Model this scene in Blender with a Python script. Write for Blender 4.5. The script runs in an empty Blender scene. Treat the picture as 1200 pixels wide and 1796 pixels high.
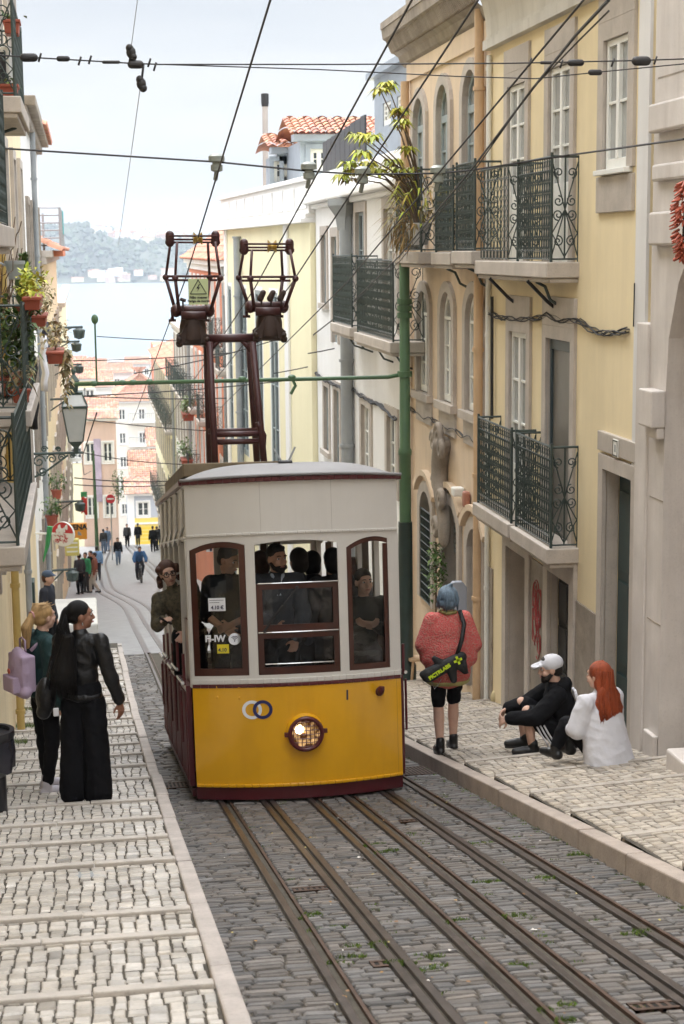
import bpy, bmesh, math, random
from math import sin, cos, pi, radians, sqrt, atan2
from mathutils import Vector, Matrix, Euler
random.seed(7)
V = Vector
SC = bpy.context.scene
COL = SC.collection
R = random.random
def U(a, b): return a + (b - a) * R()

# ------------------------------------------------------------------ camera
FPX = 2900.0
def cam_rot(yaw, pitch, roll):
    return (Matrix.Rotation(-yaw, 3, 'Z') @ Matrix.Rotation(pi/2 - pitch, 3, 'X') @ Matrix.Rotation(roll, 3, 'Z'))
def proj(rot, p):
    c = rot.transposed() @ V(p)
    return 600 + FPX * c.x / -c.z, 898 - FPX * c.y / -c.z
ROLL = radians(-0.55)
yaw, pitch = 0.15, 0.15
for _ in range(30):
    x, y = proj(cam_rot(yaw, pitch, ROLL), (0, 1, 0))
    yaw -= (x - 140) / -FPX * 1.0
    pitch -= (y - 440) / -FPX
ROT = cam_rot(yaw, pitch, ROLL)
cd = bpy.data.cameras.new('camera'); cam = bpy.data.objects.new('camera', cd); COL.objects.link(cam)
cam.rotation_euler = ROT.to_euler()
cd.sensor_fit = 'VERTICAL'; cd.sensor_height = 36.0; cd.lens = FPX / 1796 * 36.0
cd.clip_start = 0.1; cd.clip_end = 9000
cd.dof.use_dof = True; cd.dof.focus_distance = 14.6; cd.dof.aperture_fstop = 5.6
SC.camera = cam
def ray(px, py): return ROT @ V(((px - 600) / FPX, -(py - 898) / FPX, -1))
def aY(px, py, Y): r = ray(px, py); return r * (Y / r.y)
def aX(px, py, X): r = ray(px, py); return r * (X / r.x)
def YZ(px, py, X=5.7): p = aX(px, py, X); return p.y, p.z
def uX(px, X=None, py=600): return aX(px, py, XF_R if X is None else X).y
def cast(px, py, h, s=.203): r = ray(px, py); return r * (-h / (r.z + s * r.y))
def pxy(p): return proj(ROT, p)

# ------------------------------------------------------------------ ground profile
PROF = [(-20, 2.11), (0, -1.95), (16, -5.2), (22, -6.36), (28, -7.3), (33, -8.1), (45, -10.2), (68, -14.0), (76, -15.25),
        (103, -19.4), (116, -20.8), (122, -21.6), (140, -27), (180, -33), (230, -35)]
def gz(Y):
    for (a, za), (b, zb) in zip(PROF, PROF[1:]):
        if Y <= b: return za + (zb - za) * (Y - a) / (b - a)
    return PROF[-1][1]
XK_L, XK_R, XF_L, XF_R = 0.58, 3.23, -1.0, 5.0
def rz(X, Y):   # right pavement height
    return gz(Y) + 0.12 + 0.05 * max(0, X - XK_R)
def lz(X, Y): return gz(Y) + 0.12

# ------------------------------------------------------------------ materials
MATS = {}
def nodes_of(m):
    m.use_nodes = True
    nt = m.node_tree
    return nt, nt.nodes, nt.links, nt.nodes['Principled BSDF']
def sc(c, k): return (min(1, c[0]*k), min(1, c[1]*k), min(1, c[2]*k), 1)
def mat(name, col, rough=.6, var=.12, scale=4, bump=0., bscale=60, metal=0., spec=.5, stain=0., stain_col=None, attr=False,
        stretch=(1, 1, 1), coat=0., bdist=.01, speck=0.):
    if name in MATS: return MATS[name]
    m = bpy.data.materials.new(name); MATS[name] = m
    nt, N, L, B = nodes_of(m)
    B.inputs['Roughness'].default_value = rough; B.inputs['Metallic'].default_value = metal
    B.inputs['Specular IOR Level'].default_value = spec
    B.inputs['Coat Weight'].default_value = coat; B.inputs['Coat Roughness'].default_value = .15
    tc = N.new('ShaderNodeTexCoord'); mp = N.new('ShaderNodeMapping'); mp.inputs['Scale'].default_value = stretch
    L.new(tc.outputs['Object'], mp.inputs[0])
    nz = N.new('ShaderNodeTexNoise'); nz.inputs['Scale'].default_value = scale; nz.inputs['Detail'].default_value = 6
    nz.inputs['Roughness'].default_value = .62
    L.new(mp.outputs[0], nz.inputs[0])
    rp = N.new('ShaderNodeValToRGB'); rp.color_ramp.elements[0].position = .3; rp.color_ramp.elements[1].position = .72
    rp.color_ramp.elements[0].color = sc(col, 1 - var); rp.color_ramp.elements[1].color = sc(col, 1 + var)
    L.new(nz.outputs[0], rp.inputs[0])
    out = rp.outputs[0]
    if attr:
        at = N.new('ShaderNodeAttribute'); at.attribute_name = 'tint'
        mx = N.new('ShaderNodeMix'); mx.data_type = 'RGBA'; mx.blend_type = 'MULTIPLY'; mx.inputs[0].default_value = 1
        L.new(out, mx.inputs[6]); L.new(at.outputs[0], mx.inputs[7]); out = mx.outputs[2]
    if stain:
        mp2 = N.new('ShaderNodeMapping'); mp2.inputs['Scale'].default_value = (2.2, 2.2, .22); L.new(tc.outputs['Object'], mp2.inputs[0])
        n2 = N.new('ShaderNodeTexNoise'); n2.inputs['Scale'].default_value = 1.3; n2.inputs['Detail'].default_value = 8; n2.inputs['Roughness'].default_value = .7
        L.new(mp2.outputs[0], n2.inputs[0])
        r2 = N.new('ShaderNodeValToRGB'); r2.color_ramp.elements[0].position = .45; r2.color_ramp.elements[1].position = .75
        r2.color_ramp.elements[0].color = (0, 0, 0, 1); r2.color_ramp.elements[1].color = (stain, stain, stain, 1)
        L.new(n2.outputs[0], r2.inputs[0])
        mx = N.new('ShaderNodeMix'); mx.data_type = 'RGBA'
        mx.inputs[7].default_value = (*(stain_col or (col[0]*.5, col[1]*.47, col[2]*.45)), 1)
        L.new(r2.outputs[0], mx.inputs[0]); L.new(out, mx.inputs[6]); out = mx.outputs[2]
    if speck:
        n3 = N.new('ShaderNodeTexNoise'); n3.inputs['Scale'].default_value = 55; n3.inputs['Detail'].default_value = 3
        L.new(tc.outputs['Object'], n3.inputs[0])
        r3 = N.new('ShaderNodeValToRGB'); r3.color_ramp.elements[0].position = .55; r3.color_ramp.elements[1].position = .7
        r3.color_ramp.elements[0].color = (1, 1, 1, 1); k = 1 - speck; r3.color_ramp.elements[1].color = (k, k, k, 1)
        L.new(n3.outputs[0], r3.inputs[0])
        mx = N.new('ShaderNodeMix'); mx.data_type = 'RGBA'; mx.blend_type = 'MULTIPLY'; mx.inputs[0].default_value = 1
        L.new(out, mx.inputs[6]); L.new(r3.outputs[0], mx.inputs[7]); out = mx.outputs[2]
    L.new(out, B.inputs['Base Color'])
    if bump:
        n4 = N.new('ShaderNodeTexNoise'); n4.inputs['Scale'].default_value = bscale; n4.inputs['Detail'].default_value = 5
        L.new(mp.outputs[0], n4.inputs[0])
        bp = N.new('ShaderNodeBump'); bp.inputs['Strength'].default_value = bump; bp.inputs['Distance'].default_value = bdist
        L.new(n4.outputs[0], bp.inputs['Height']); L.new(bp.outputs[0], B.inputs['Normal'])
    return m
def emat(name, col, strength):
    m = bpy.data.materials.new(name); MATS[name] = m
    nt, N, L, B = nodes_of(m)
    B.inputs['Base Color'].default_value = (*col, 1)
    B.inputs['Emission Color'].default_value = (*col, 1); B.inputs['Emission Strength'].default_value = strength
    return m
def glass_see(name, tint=(.9, .93, .92), refl=.07):
    m = bpy.data.materials.new(name); MATS[name] = m
    m.use_nodes = True; nt = m.node_tree; N = nt.nodes; L = nt.links
    N.remove(N['Principled BSDF']); out = N['Material Output']
    t = N.new('ShaderNodeBsdfTransparent'); t.inputs[0].default_value = (*tint, 1)
    g = N.new('ShaderNodeBsdfGlossy'); g.inputs['Roughness'].default_value = .02
    f = N.new('ShaderNodeFresnel'); f.inputs[0].default_value = 1.5
    ad = N.new('ShaderNodeMath'); ad.operation = 'ADD'; ad.inputs[1].default_value = refl - .04; L.new(f.outputs[0], ad.inputs[0])
    mx = N.new('ShaderNodeMixShader'); L.new(ad.outputs[0], mx.inputs[0]); L.new(t.outputs[0], mx.inputs[1]); L.new(g.outputs[0], mx.inputs[2])
    L.new(mx.outputs[0], out.inputs[0])
    return m

# ------------------------------------------------------------------ objects
ORG = {}
def tag(o, label=None, cat=None, group=None, kind=None):
    if label: o['label'] = label
    if cat: o['category'] = cat
    if group: o['group'] = group
    if kind: o['kind'] = kind
    return o
def thing(name, loc, label, cat, group=None, rz_=0, scale=1):
    o = bpy.data.objects.new(name, None); COL.objects.link(o)
    o.location = loc; o.rotation_euler = (0, 0, rz_); o.scale = (scale,)*3; o.empty_display_size = .2
    ORG[o] = V(loc)
    return tag(o, label, cat, group)
def org(o):
    v = V((0, 0, 0))
    while o is not None:
        if o in ORG: return ORG[o]
        o = o.parent
    return v
class MB:
    def __init__(s): s.v = []; s.f = []; s.t = None; s.cur = (1, 1, 1); s.fc = []
    def add(s, vs, fs):
        b = len(s.v); s.v += [tuple(p) for p in vs]; s.f += [tuple(i + b for i in f) for f in fs]
        s.fc += [s.cur] * len(fs)
        return s
    def quad(s, a, b, c, d): return s.add([a, b, c, d], [(0, 1, 2, 3)])
    def poly(s, pts): return s.add(pts, [tuple(range(len(pts)))])
    def box(s, x0, x1, y0, y1, z0, z1):
        return s.add([(x0,y0,z0),(x1,y0,z0),(x1,y1,z0),(x0,y1,z0),(x0,y0,z1),(x1,y0,z1),(x1,y1,z1),(x0,y1,z1)],
                     [(0,3,2,1),(4,5,6,7),(0,1,5,4),(1,2,6,5),(2,3,7,6),(3,0,4,7)])
    def hexa(s, p):  # 8 points: bottom loop, top loop
        return s.add(p, [(0,3,2,1),(4,5,6,7),(0,1,5,4),(1,2,6,5),(2,3,7,6),(3,0,4,7)])
    def prism(s, pts, ext):
        n = len(pts); e = V(ext); q = [V(p) for p in pts]
        fs = [tuple(range(n))[::-1], tuple(range(n, 2*n))] + [(i, (i+1) % n, (i+1) % n + n, i + n) for i in range(n)]
        return s.add(q + [p + e for p in q], fs)
    def tube(s, pts, r, n=8, closed=False, cap=True):
        pts = [V(p) for p in pts]; m = len(pts)
        rs = r if isinstance(r, (list, tuple)) else [r] * m
        rings = []; prev = None
        for i, p in enumerate(pts):
            if closed: d = pts[(i+1) % m] - pts[i-1]
            else: d = pts[min(i+1, m-1)] - pts[max(i-1, 0)]
            if d.length < 1e-9: d = V((0, 0, 1))
            d.normalize()
            if prev is None:
                a = V((0, 0, 1)) if abs(d.z) < .9 else V((1, 0, 0))
                u = d.cross(a).normalized()
            else:
                u = (prev - d * prev.dot(d))
                u = u.normalized() if u.length > 1e-6 else d.orthogonal().normalized()
            prev = u; w = d.cross(u)
            rings.append([p + (u * cos(2*pi*k/n) + w * sin(2*pi*k/n)) * rs[i] for k in range(n)])
        vs = [q for g in rings for q in g]; fs = []
        for i in range(m if closed else m - 1):
            j = (i + 1) % m
            for k in range(n): fs.append((i*n+k, i*n+(k+1) % n, j*n+(k+1) % n, j*n+k))
        if cap and not closed: fs += [tuple(range(n))[::-1], tuple(range((m-1)*n, m*n))]
        return s.add(vs, fs)
    def lathe(s, prof, c=(0, 0, 0), n=16, axis='Z', sx=1, sy=1):
        c = V(c); vs = []
        for r, z in prof:
            for k in range(n):
                a = 2*pi*k/n; q = (r*cos(a)*sx, r*sin(a)*sy, z)
                if axis == 'Y': q = (q[0], q[2], q[1])
                if axis == 'X': q = (q[2], q[0], q[1])
                vs.append(c + V(q))
        fs = [(i*n+k, i*n+(k+1) % n, (i+1)*n+(k+1) % n, (i+1)*n+k) for i in range(len(prof)-1) for k in range(n)]
        fs += [tuple(range(n))[::-1], tuple(range((len(prof)-1)*n, len(prof)*n))]
        return s.add(vs, fs)
    def ell(s, c, r, rot=None, n=12, m=8):
        c = V(c); vs = []; rr = r if isinstance(r, (tuple, list)) else (r, r, r)
        for i in range(m + 1):
            t = -pi/2 + pi*i/m
            t = max(-pi/2 + .02, min(pi/2 - .02, t))
            for k in range(n):
                a = 2*pi*k/n; q = V((cos(t)*cos(a)*rr[0], cos(t)*sin(a)*rr[1], sin(t)*rr[2]))
                if rot is not None: q = rot @ q
                vs.append(c + q)
        fs = [(i*n+k, i*n+(k+1) % n, (i+1)*n+(k+1) % n, (i+1)*n+k) for i in range(m) for k in range(n)]
        fs += [tuple(range(n))[::-1], tuple(range(m*n, (m+1)*n))]
        return s.add(vs, fs)
    def cap(s, a, b, ra, rb, n=12):   # tapered capsule
        a = V(a); b = V(b); d = (b - a); l = d.length; d = d.normalized() if l > 1e-6 else V((0, 0, 1))
        pts = []; rs = []
        for i in range(4): t = pi/2 * i/4; pts.append(a - d * ra * cos(t)); rs.append(max(.0005, ra * sin(t)))
        pts.append(a); rs.append(ra); pts.append(b); rs.append(rb)
        for i in range(3, -1, -1): t = pi/2 * i/4; pts.append(b + d * rb * cos(t)); rs.append(max(.0005, rb * sin(t)))
        return s.tube(pts, rs, n)
    def build(s, name, m, parent=None, smooth=False, world=True, bevel=0, tint=False, angle=None):
        me = bpy.data.meshes.new(name)
        o0 = org(parent) if (parent is not None and world) else V((0, 0, 0))
        vs = [(p[0]-o0.x, p[1]-o0.y, p[2]-o0.z) for p in s.v]
        me.from_pydata(vs, [], s.f); me.update()
        o = bpy.data.objects.new(name, me); COL.objects.link(o)
        if parent is not None: o.parent = parent
        for mm in (m if isinstance(m, list) else [m]): me.materials.append(mm)
        if smooth:
            me.polygons.foreach_set('use_smooth', [True] * len(me.polygons))
            if angle: 
                try: me.set_sharp_from_angle(angle=radians(angle))
                except Exception: pass
        if tint:
            ca = me.color_attributes.new('tint', 'FLOAT_COLOR', 'CORNER')
            data = []
            for p, c in zip(me.polygons, s.fc): data += [c[0], c[1], c[2], 1.0] * p.loop_total
            ca.data.foreach_set('color', data)
        if bevel:
            b = o.modifiers.new('bevel', 'BEVEL'); b.width = bevel; b.segments = 2; b.limit_method = 'ANGLE'; b.angle_limit = radians(40)
        return o
def structure(o): o['kind'] = 'structure'; return o
def text_mb(txt, size, origin, ux, uy, depth=.002, align='CENTER', bold=0., spacing=1.0):
    """flat lettering: mesh of a text curve laid along ux (right) and uy (up) at origin"""
    cu = bpy.data.curves.new('lettering', 'FONT'); cu.body = txt; cu.size = size; cu.align_x = align; cu.align_y = 'CENTER'
    cu.extrude = depth; cu.offset = bold; cu.space_character = spacing; cu.resolution_u = 3
    ob = bpy.data.objects.new('lettering', cu); COL.objects.link(ob)
    dg = bpy.context.evaluated_depsgraph_get(); me = bpy.data.meshes.new_from_object(ob.evaluated_get(dg))
    ux = V(ux).normalized(); uy = V(uy).normalized(); uz = ux.cross(uy)
    mb = MB(); mb.add([V(origin) + ux * v.co.x + uy * v.co.y + uz * v.co.z for v in me.vertices], [tuple(p.vertices) for p in me.polygons])
    bpy.data.objects.remove(ob); bpy.data.curves.remove(cu); bpy.data.meshes.remove(me)
    return mb
def copy_thing(o, loc, rz_=None, label=None):
    c = o.copy(); COL.objects.link(c); c.location = loc; ORG[c] = V(loc)
    if rz_ is not None: c.rotation_euler.z = rz_
    if label: c['label'] = label
    def rec(src, dst):
        for ch in src.children:
            k = ch.copy(); COL.objects.link(k); k.parent = dst; rec(ch, k)
    rec(o, c)
    return c
def blob(mb, name, m, parent, voxel=.012, smooth=4, world=False, extra=None, shade=True):
    """one continuous skin round the overlapping volumes in mb"""
    me = bpy.data.meshes.new('tmp'); me.from_pydata(mb.v, [], mb.f); me.update()
    bm = bmesh.new(); bm.from_mesh(me); bmesh.ops.recalc_face_normals(bm, faces=bm.faces); bm.to_mesh(me); bm.free()
    ob = bpy.data.objects.new('tmp', me); COL.objects.link(ob)
    r = ob.modifiers.new('r', 'REMESH'); r.mode = 'VOXEL'; r.voxel_size = voxel; r.adaptivity = 0
    if smooth:
        s = ob.modifiers.new('s', 'SMOOTH'); s.factor = .5; s.iterations = smooth
    dg = bpy.context.evaluated_depsgraph_get(); me2 = bpy.data.meshes.new_from_object(ob.evaluated_get(dg))
    bpy.data.objects.remove(ob); bpy.data.meshes.remove(me)
    me2.name = name; me2.materials.clear()
    for mm in (m if isinstance(m, list) else [m]): me2.materials.append(mm)
    if shade: me2.polygons.foreach_set('use_smooth', [True] * len(me2.polygons))
    if extra: extra(me2)
    o = bpy.data.objects.new(name, me2); COL.objects.link(o)
    if parent is not None: o.parent = parent
    return o
# ------------------------------------------------------------------ world, sun, render settings
w = bpy.data.worlds.new('World'); SC.world = w; w.use_nodes = True
N = w.node_tree.nodes; L = w.node_tree.links; bg = N['Background']
SUN_EL, SUN_AZ = radians(52), radians(-16)     # azimuth from +Y towards +X
sky = N.new('ShaderNodeTexSky'); sky.sky_type = 'NISHITA'; sky.sun_disc = False; sky.sun_elevation = SUN_EL; sky.sun_rotation = SUN_AZ
tc = N.new('ShaderNodeTexCoord')
sp = N.new('ShaderNodeSeparateXYZ'); L.new(tc.outputs['Generated'], sp.inputs[0])
# overcast cloud cover: brighter towards the zenith, with soft grey bands of cloud
up = N.new('ShaderNodeMapRange'); up.inputs[1].default_value = .2; up.inputs[2].default_value = .9; up.inputs[3].default_value = 6.6; up.inputs[4].default_value = 48.0
L.new(sp.outputs[2], up.inputs[0])
mp = N.new('ShaderNodeMapping'); mp.inputs['Scale'].default_value = (1.6, 1.6, 7.5); mp.inputs['Location'].default_value = (3.1, 1.2, .35); L.new(tc.outputs['Generated'], mp.inputs[0])
nz = N.new('ShaderNodeTexNoise'); nz.inputs['Scale'].default_value = 1.5; nz.inputs['Detail'].default_value = 7; nz.inputs['Roughness'].default_value = .5
L.new(mp.outputs[0], nz.inputs[0])
rp = N.new('ShaderNodeValToRGB'); rp.color_ramp.elements[0].position = .38; rp.color_ramp.elements[1].position = .62
rp.color_ramp.elements[0].color = (.76, .80, .86, 1); rp.color_ramp.elements[1].color = (1.0, 1.0, 1.0, 1)
L.new(nz.outputs[0], rp.inputs[0])
vm = N.new('ShaderNodeVectorMath'); vm.operation = 'SCALE'; L.new(rp.outputs[0], vm.inputs[0]); L.new(up.outputs[0], vm.inputs[3])
mx = N.new('ShaderNodeMix'); mx.data_type = 'RGBA'; mx.inputs[0].default_value = .9
L.new(sky.outputs[0], mx.inputs[6]); L.new(vm.outputs[0], mx.inputs[7]); L.new(mx.outputs[2], bg.inputs[0])
bg.inputs[1].default_value = .085
sd = bpy.data.lights.new('sun', 'SUN'); sd.energy = 1.0; sd.angle = radians(18); sd.color = (1, .96, .9)
sun = bpy.data.objects.new('sun', sd); COL.objects.link(sun)
sdir = V((sin(SUN_AZ)*cos(SUN_EL), cos(SUN_AZ)*cos(SUN_EL), sin(SUN_EL)))
sun.rotation_euler = sdir.to_track_quat('Z', 'Y').to_euler()
SC.view_settings.view_transform = 'Standard'; SC.view_settings.look = 'None'; SC.view_settings.exposure = EXPO if 'EXPO' in globals() else .70
SC.view_settings.gamma = 1.0
SC.render.engine = 'CYCLES'
SC.cycles.max_bounces = 6; SC.cycles.transparent_max_bounces = 12; SC.cycles.volume_bounces = 0
SC.cycles.use_denoising = True

# ------------------------------------------------------------------ ground materials
M_joint = mat('joint_earth', (.075, .065, .05), .95, .35, 9, .4, 60)
M_set = mat('basalt_setts', (.118, .113, .11), .55, .25, 7, .5, 45, attr=True, bdist=.006, speck=.25)
M_lime = mat('limestone_cubes', (.52, .49, .45), .32, .25, 6, .35, 40, attr=True, bdist=.005, speck=.15)
M_kerb = mat('kerb_stone', (.44, .395, .365), .6, .2, 5, .3, 60, stain=.3, speck=.15)
M_steel = mat('rail_steel', (.10, .085, .078), .34, .35, 6, .1, 80, metal=.55)
M_rust = mat('rail_rust', (.085, .05, .035), .6, .4, 8, .2, 70, metal=.35)
M_black = mat('groove_black', (.012, .011, .01), .9, .2, 5)
M_far = mat('far_setts', (.25, .25, .255), .55, .22, 3, .3, 30)

# ---- base sheets
def sheet(name, x0, x1, Ys, zf, m, nx=1):
    mb = MB(); g = []
    for Y in Ys:
        for i in range(nx + 1):
            X = x0 + (x1 - x0) * i / nx; g.append((X, Y, zf(X, Y)))
    k = nx + 1
    fs = [(j*k+i, j*k+i+1, (j+1)*k+i+1, (j+1)*k+i) for j in range(len(Ys)-1) for i in range(nx)]
    mb.add(g, fs); return structure(mb.build(name, m, smooth=True))
def frange(a, b, s):
    out = []; x = a
    while x < b - 1e-6: out.append(x); x += s
    return out + [b]
YFAR = 33.0
# wide base below everything, reaching down the hill to the river bank
mb = MB(); xs = [-400, -60, -14, 0, 8, 20, 60, 400]; ys = [-20, 0, 16, 28, 45, 68, 103, 122, 140, 180, 230, 300, 420, 620]
for Y in ys:
    for X in xs: mb.v.append((X, Y, (gz(Y) if Y < 230 else -35 - (Y-230)*.004) - .16))
k = len(xs); mb.f = [(j*k+i, j*k+i+1, (j+1)*k+i+1, (j+1)*k+i) for j in range(len(ys)-1) for i in range(k-1)]
structure(mb.build('ground', mat('earth', (.2, .19, .17), .9, .3, .3), smooth=True))

RAILS = [1.09, 1.45, 1.85, 2.17, 2.52, 2.84]; SLOT = (1, 4)
# stones
def stones(mb, x0, x1, y0, y1, zf, wx, wy, axis, tint, hvar=.006, gap=.012, jit=.25, drop=.03, skip=None, dark=None):
    """rows of hand-cut stones; axis 'x': courses run across the street, 'y': columns run along it"""
    rows = []
    a0, a1, b0, b1 = (y0, y1, x0, x1) if axis == 'x' else (x0, x1, y0, y1)
    wa, wb = (wy, wx) if axis == 'x' else (wx, wy)
    a = a0; edges = [a0]
    n = max(1, round((a1 - a0) / wa)); phs = [U(0, 6.28) for _ in range(n+1)]
    for i in range(n):
        ea, eb = a0 + (a1-a0)*i/n, a0 + (a1-a0)*(i+1)/n
        b = b0 + U(-wb*.6, 0)
        while b < b1:
            lb = wb * U(1 - jit, 1 + jit*1.2); c0 = max(b, b0); c1 = min(b + lb, b1); b += lb
            if c1 - c0 < wb * .08: continue
            q = []
            for (ka, kb) in ((0, 0), (1, 0), (1, 1), (0, 1)):
                aa = (ea if ka == 0 else eb) + .13 * wa * (sin(phs[i+ka] + c0 * 6.3) + .6*sin(phs[i+ka]*2 + c0*17)); bb = c0 if kb == 0 else c1
                aa += (gap/2 if ka == 0 else -gap/2) + U(-1, 1) * wa * .045
                bb += (gap*.75 if kb == 0 else -gap*.75) + U(-1, 1) * wb * .045
                aa = min(max(aa, a0), a1)
                q.append((bb, aa) if axis == 'x' else (aa, min(max(bb, b0), b1)))
            cx = sum(p[0] for p in q)/4; cy = sum(p[1] for p in q)/4
            if skip and skip(cx, cy): continue
            dz = U(-hvar, hvar); tx = U(-.035, .035); ty = U(-.035, .035)
            top = []; mid = []; bot = []
            for (X, Y) in q:
                z = zf(X, Y) + dz + (X-cx)*tx + (Y-cy)*ty
                mid.append((X, Y, z - .008)); bot.append((X + (X-cx)*.1, Y + (Y-cy)*.1, z - drop))
                top.append((X + (cx-X)*.16, Y + (cy-Y)*.16, z))
            mb.cur = tint(cx, cy)
            fs = [(0,1,2,3)] + [(i2, i2+4, (i2+1) % 4 + 4, (i2+1) % 4) for i2 in range(4)] + [(i2+4, i2+8, (i2+1) % 4 + 8, (i2+1) % 4 + 4) for i2 in range(4)]
            mb.add(top + mid + bot, fs)
    return mb
def grey_tint(cx, cy):
    k = U(.72, 1.25); c = U(-.02, .1)
    if R() < .12: k *= 1.25
    return (k*(1+c), k, k*(1-c))
def white_tint(cx, cy):
    k = U(.8, 1.14); c = U(0, .06)
    if R() < .09: k *= .7
    return (k, k*(1-c*.6), k*(1-c*1.5))

# ---- road
sheet('road', XK_L, XK_R, frange(-6, YFAR, 1), lambda X, Y: gz(Y) - .014, M_joint, 4)
mb = MB()
rl = [XK_L] + RAILS + [XK_R]
for a, b in zip(rl, rl[1:]):
    i = rl.index(a)
    la = .06 if i > 0 else 0.0; lb = .06 if i < 6 else 0.0
    stones(mb, a + la, b - lb, 5.0, 15.5, lambda X, Y: gz(Y), .165, .074, 'x', grey_tint, hvar=.004, gap=.008)
    if i in (0, 6): stones(mb, a + la, b - lb, 15.5, YFAR, lambda X, Y: gz(Y), .2, .16, 'x', grey_tint, hvar=.006, gap=.02)
structure(mb.build('road_setts', M_set, tint=True))
# far road with a gentle cross fall, joins at YFAR
sheet('lower_road', -1.15, XF_R, frange(YFAR, 122, 1.5) , lambda X, Y: gz(Y) - .005, M_far, 6)
# ---- rails: steel head, dark groove, guard
def ribbon(mb, path, xo0, xo1, zo0, zo1=None):
    for (xa, ya), (xb, yb) in zip(path, path[1:]):
        za, zb = gz(ya), gz(yb); z1 = zo0 if zo1 is None else zo1
        mb.hexa([(xa+xo0, ya, za-.05), (xa+xo1, ya, za-.05), (xb+xo1, yb, zb-.05), (xb+xo0, yb, zb-.05),
                 (xa+xo0, ya, za+zo0), (xa+xo1, ya, za+z1), (xb+xo1, yb, zb+z1), (xb+xo0, yb, zb+zo0)])
for i, X in enumerate(RAILS):
    path = [(X, Y) for Y in (-4, 4, 8, 12, 16, 19, 22, 25, 28, 31, YFAR)]
    s = MB(); d = MB(); g = MB()
    if i in SLOT:
        ribbon(s, path, -.058, -.013, .010); ribbon(s, path, .013, .056, .010); ribbon(d, path, -.013, .013, -.045)
        o = s.build('cable_slot', M_steel, bevel=.003)
    else:
        ribbon(s, path, -.052, -.008, .012); ribbon(g, path, .036, .054, .006); ribbon(d, path, -.008, .036, -.035)
        o = s.build('rail', M_steel, bevel=.004)
        g.build('guard_rail', M_rust, o)
    d.build('groove', M_black, o)
    tag(o, kind='structure')
# the passing loop further down
def lerp_path(pts, n=24):
    out = []
    for j in range(n + 1):
        Y = pts[0][1] + (pts[-1][1] - pts[0][1]) * j / n
        for (xa, ya), (xb, yb) in zip(pts, pts[1:]):
            if ya <= Y <= yb + 1e-6:
                t = (Y - ya) / (yb - ya); t = t*t*(3-2*t); out.append((xa + (xb-xa)*t, Y)); break
    return out
lp = [(.0, 33), (.0, 52), (-.95, 74), (-.95, 100), (-.3, 121)]; rpth = [(.0, 33), (.0, 55), (.9, 76), (.9, 100), (.4, 121)]
for i, X in enumerate(RAILS):
    s = MB(); base = lp if i < 3 else rpth
    ribbon(s, [(x + X, y) for x, y in lerp_path(base, 40)], -.06, .06, .012)
    tag(s.build('lower_rail' if i not in SLOT else 'lower_cable_slot', M_steel), kind='structure')

# ---- left pavement with shallow steps, edged with kerb
STEPS = [4.6, 5.7, 6.8, 7.9, 8.5, 10.07, 11.05, 12.0, 13.07, 14.6] + [14.6 + 1.05*i for i in range(1, 18)]
def stepped(base, S):
    def f(X, Y):
        k = 0
        for i in range(len(S)-1):
            if S[i] <= Y: k = i
        y0, y1 = S[k], S[k+1]; 
        if Y < S[0]: return base(X, Y)
        t = min(1, (Y - y0)/(y1 - y0)); za, zb = base(X, y0), base(X, y1)
        return za + (zb - za + .045) * t if t < 1 else zb
    return f
LZ = stepped(lz, STEPS)
def step_rows(S, a, b): return sorted({a, b} | {y + e for y in S if a < y < b for e in (-.02, .0)})
sheet('left_pavement', -1.3, XK_L - .09, step_rows(STEPS, -6, 33.2), lambda X, Y: LZ(X, Y) - .009, M_joint, 2)
mb = MB()
for y0, y1 in zip(STEPS, STEPS[1:]):
    if y0 > 33: break
    y1 = min(y1, 33.2)
    stones(mb, -1.25, XK_L - .105, y0 + .035, y1 - .03, LZ, .074 if y0 < 22 else .11, .096, 'y', white_tint, hvar=.003, gap=.0095, jit=.35, drop=.02)
structure(mb.build('left_pavement_cubes', M_lime, tint=True))
mb = MB()
for y0 in STEPS:
    x = -1.3
    while x < XK_L - .11:
        l = U(.6, 1.3); x1 = min(x + l, XK_L - .105); z = lz(0, y0) + .048 + U(-.004, .004); dy = U(-.01, .01)
        mb.hexa([(x, y0-.035+dy, z-.12), (x1-.006, y0-.035+dy, z-.12), (x1-.006, y0+.04+dy, z-.14), (x, y0+.04+dy, z-.14),
                 (x, y0-.035+dy, z+.022), (x1-.006, y0-.035+dy, z+.022), (x1-.006, y0+.04+dy, z+.012), (x, y0+.04+dy, z+.012)]); x = x1
structure(mb.build('step_edges', mat('step_edge_stone', (.46, .42, .375), .55, .15, 5, .3, 60, speck=.15), bevel=.008))
def kerb(name, x0, x1, yy, zf, top=.02):
    mb = MB(); y = yy[0]
    while y < yy[1]:
        l = U(.9, 1.5); y1 = min(y + l, yy[1]); dx = U(-.006, .006); dz = U(-.004, .004)
        a, b = zf(y) + top + dz, zf(y1) + top + dz
        mb.hexa([(x0+dx, y, a-.4), (x1+dx, y, a-.4), (x1+dx, y1-.008, b-.4), (x0+dx, y1-.008, b-.4), (x0+dx, y, a), (x1+dx, y, a), (x1+dx, y1-.008, b), (x0+dx, y1-.008, b)])
        y = y1
    return structure(mb.build(name, M_kerb, bevel=.012))
kerb('left_kerb', XK_L - .1, XK_L, (3, 33.2), lambda Y: lz(0, Y), .045)
# pavement end facing the lower road
mb = MB(); mb.box(-1.3, XK_L, 33.2, 33.36, lz(0, 33)-.35, lz(0, 33)+.03); structure(mb.build('pavement_end', M_kerb, bevel=.01))
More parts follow.
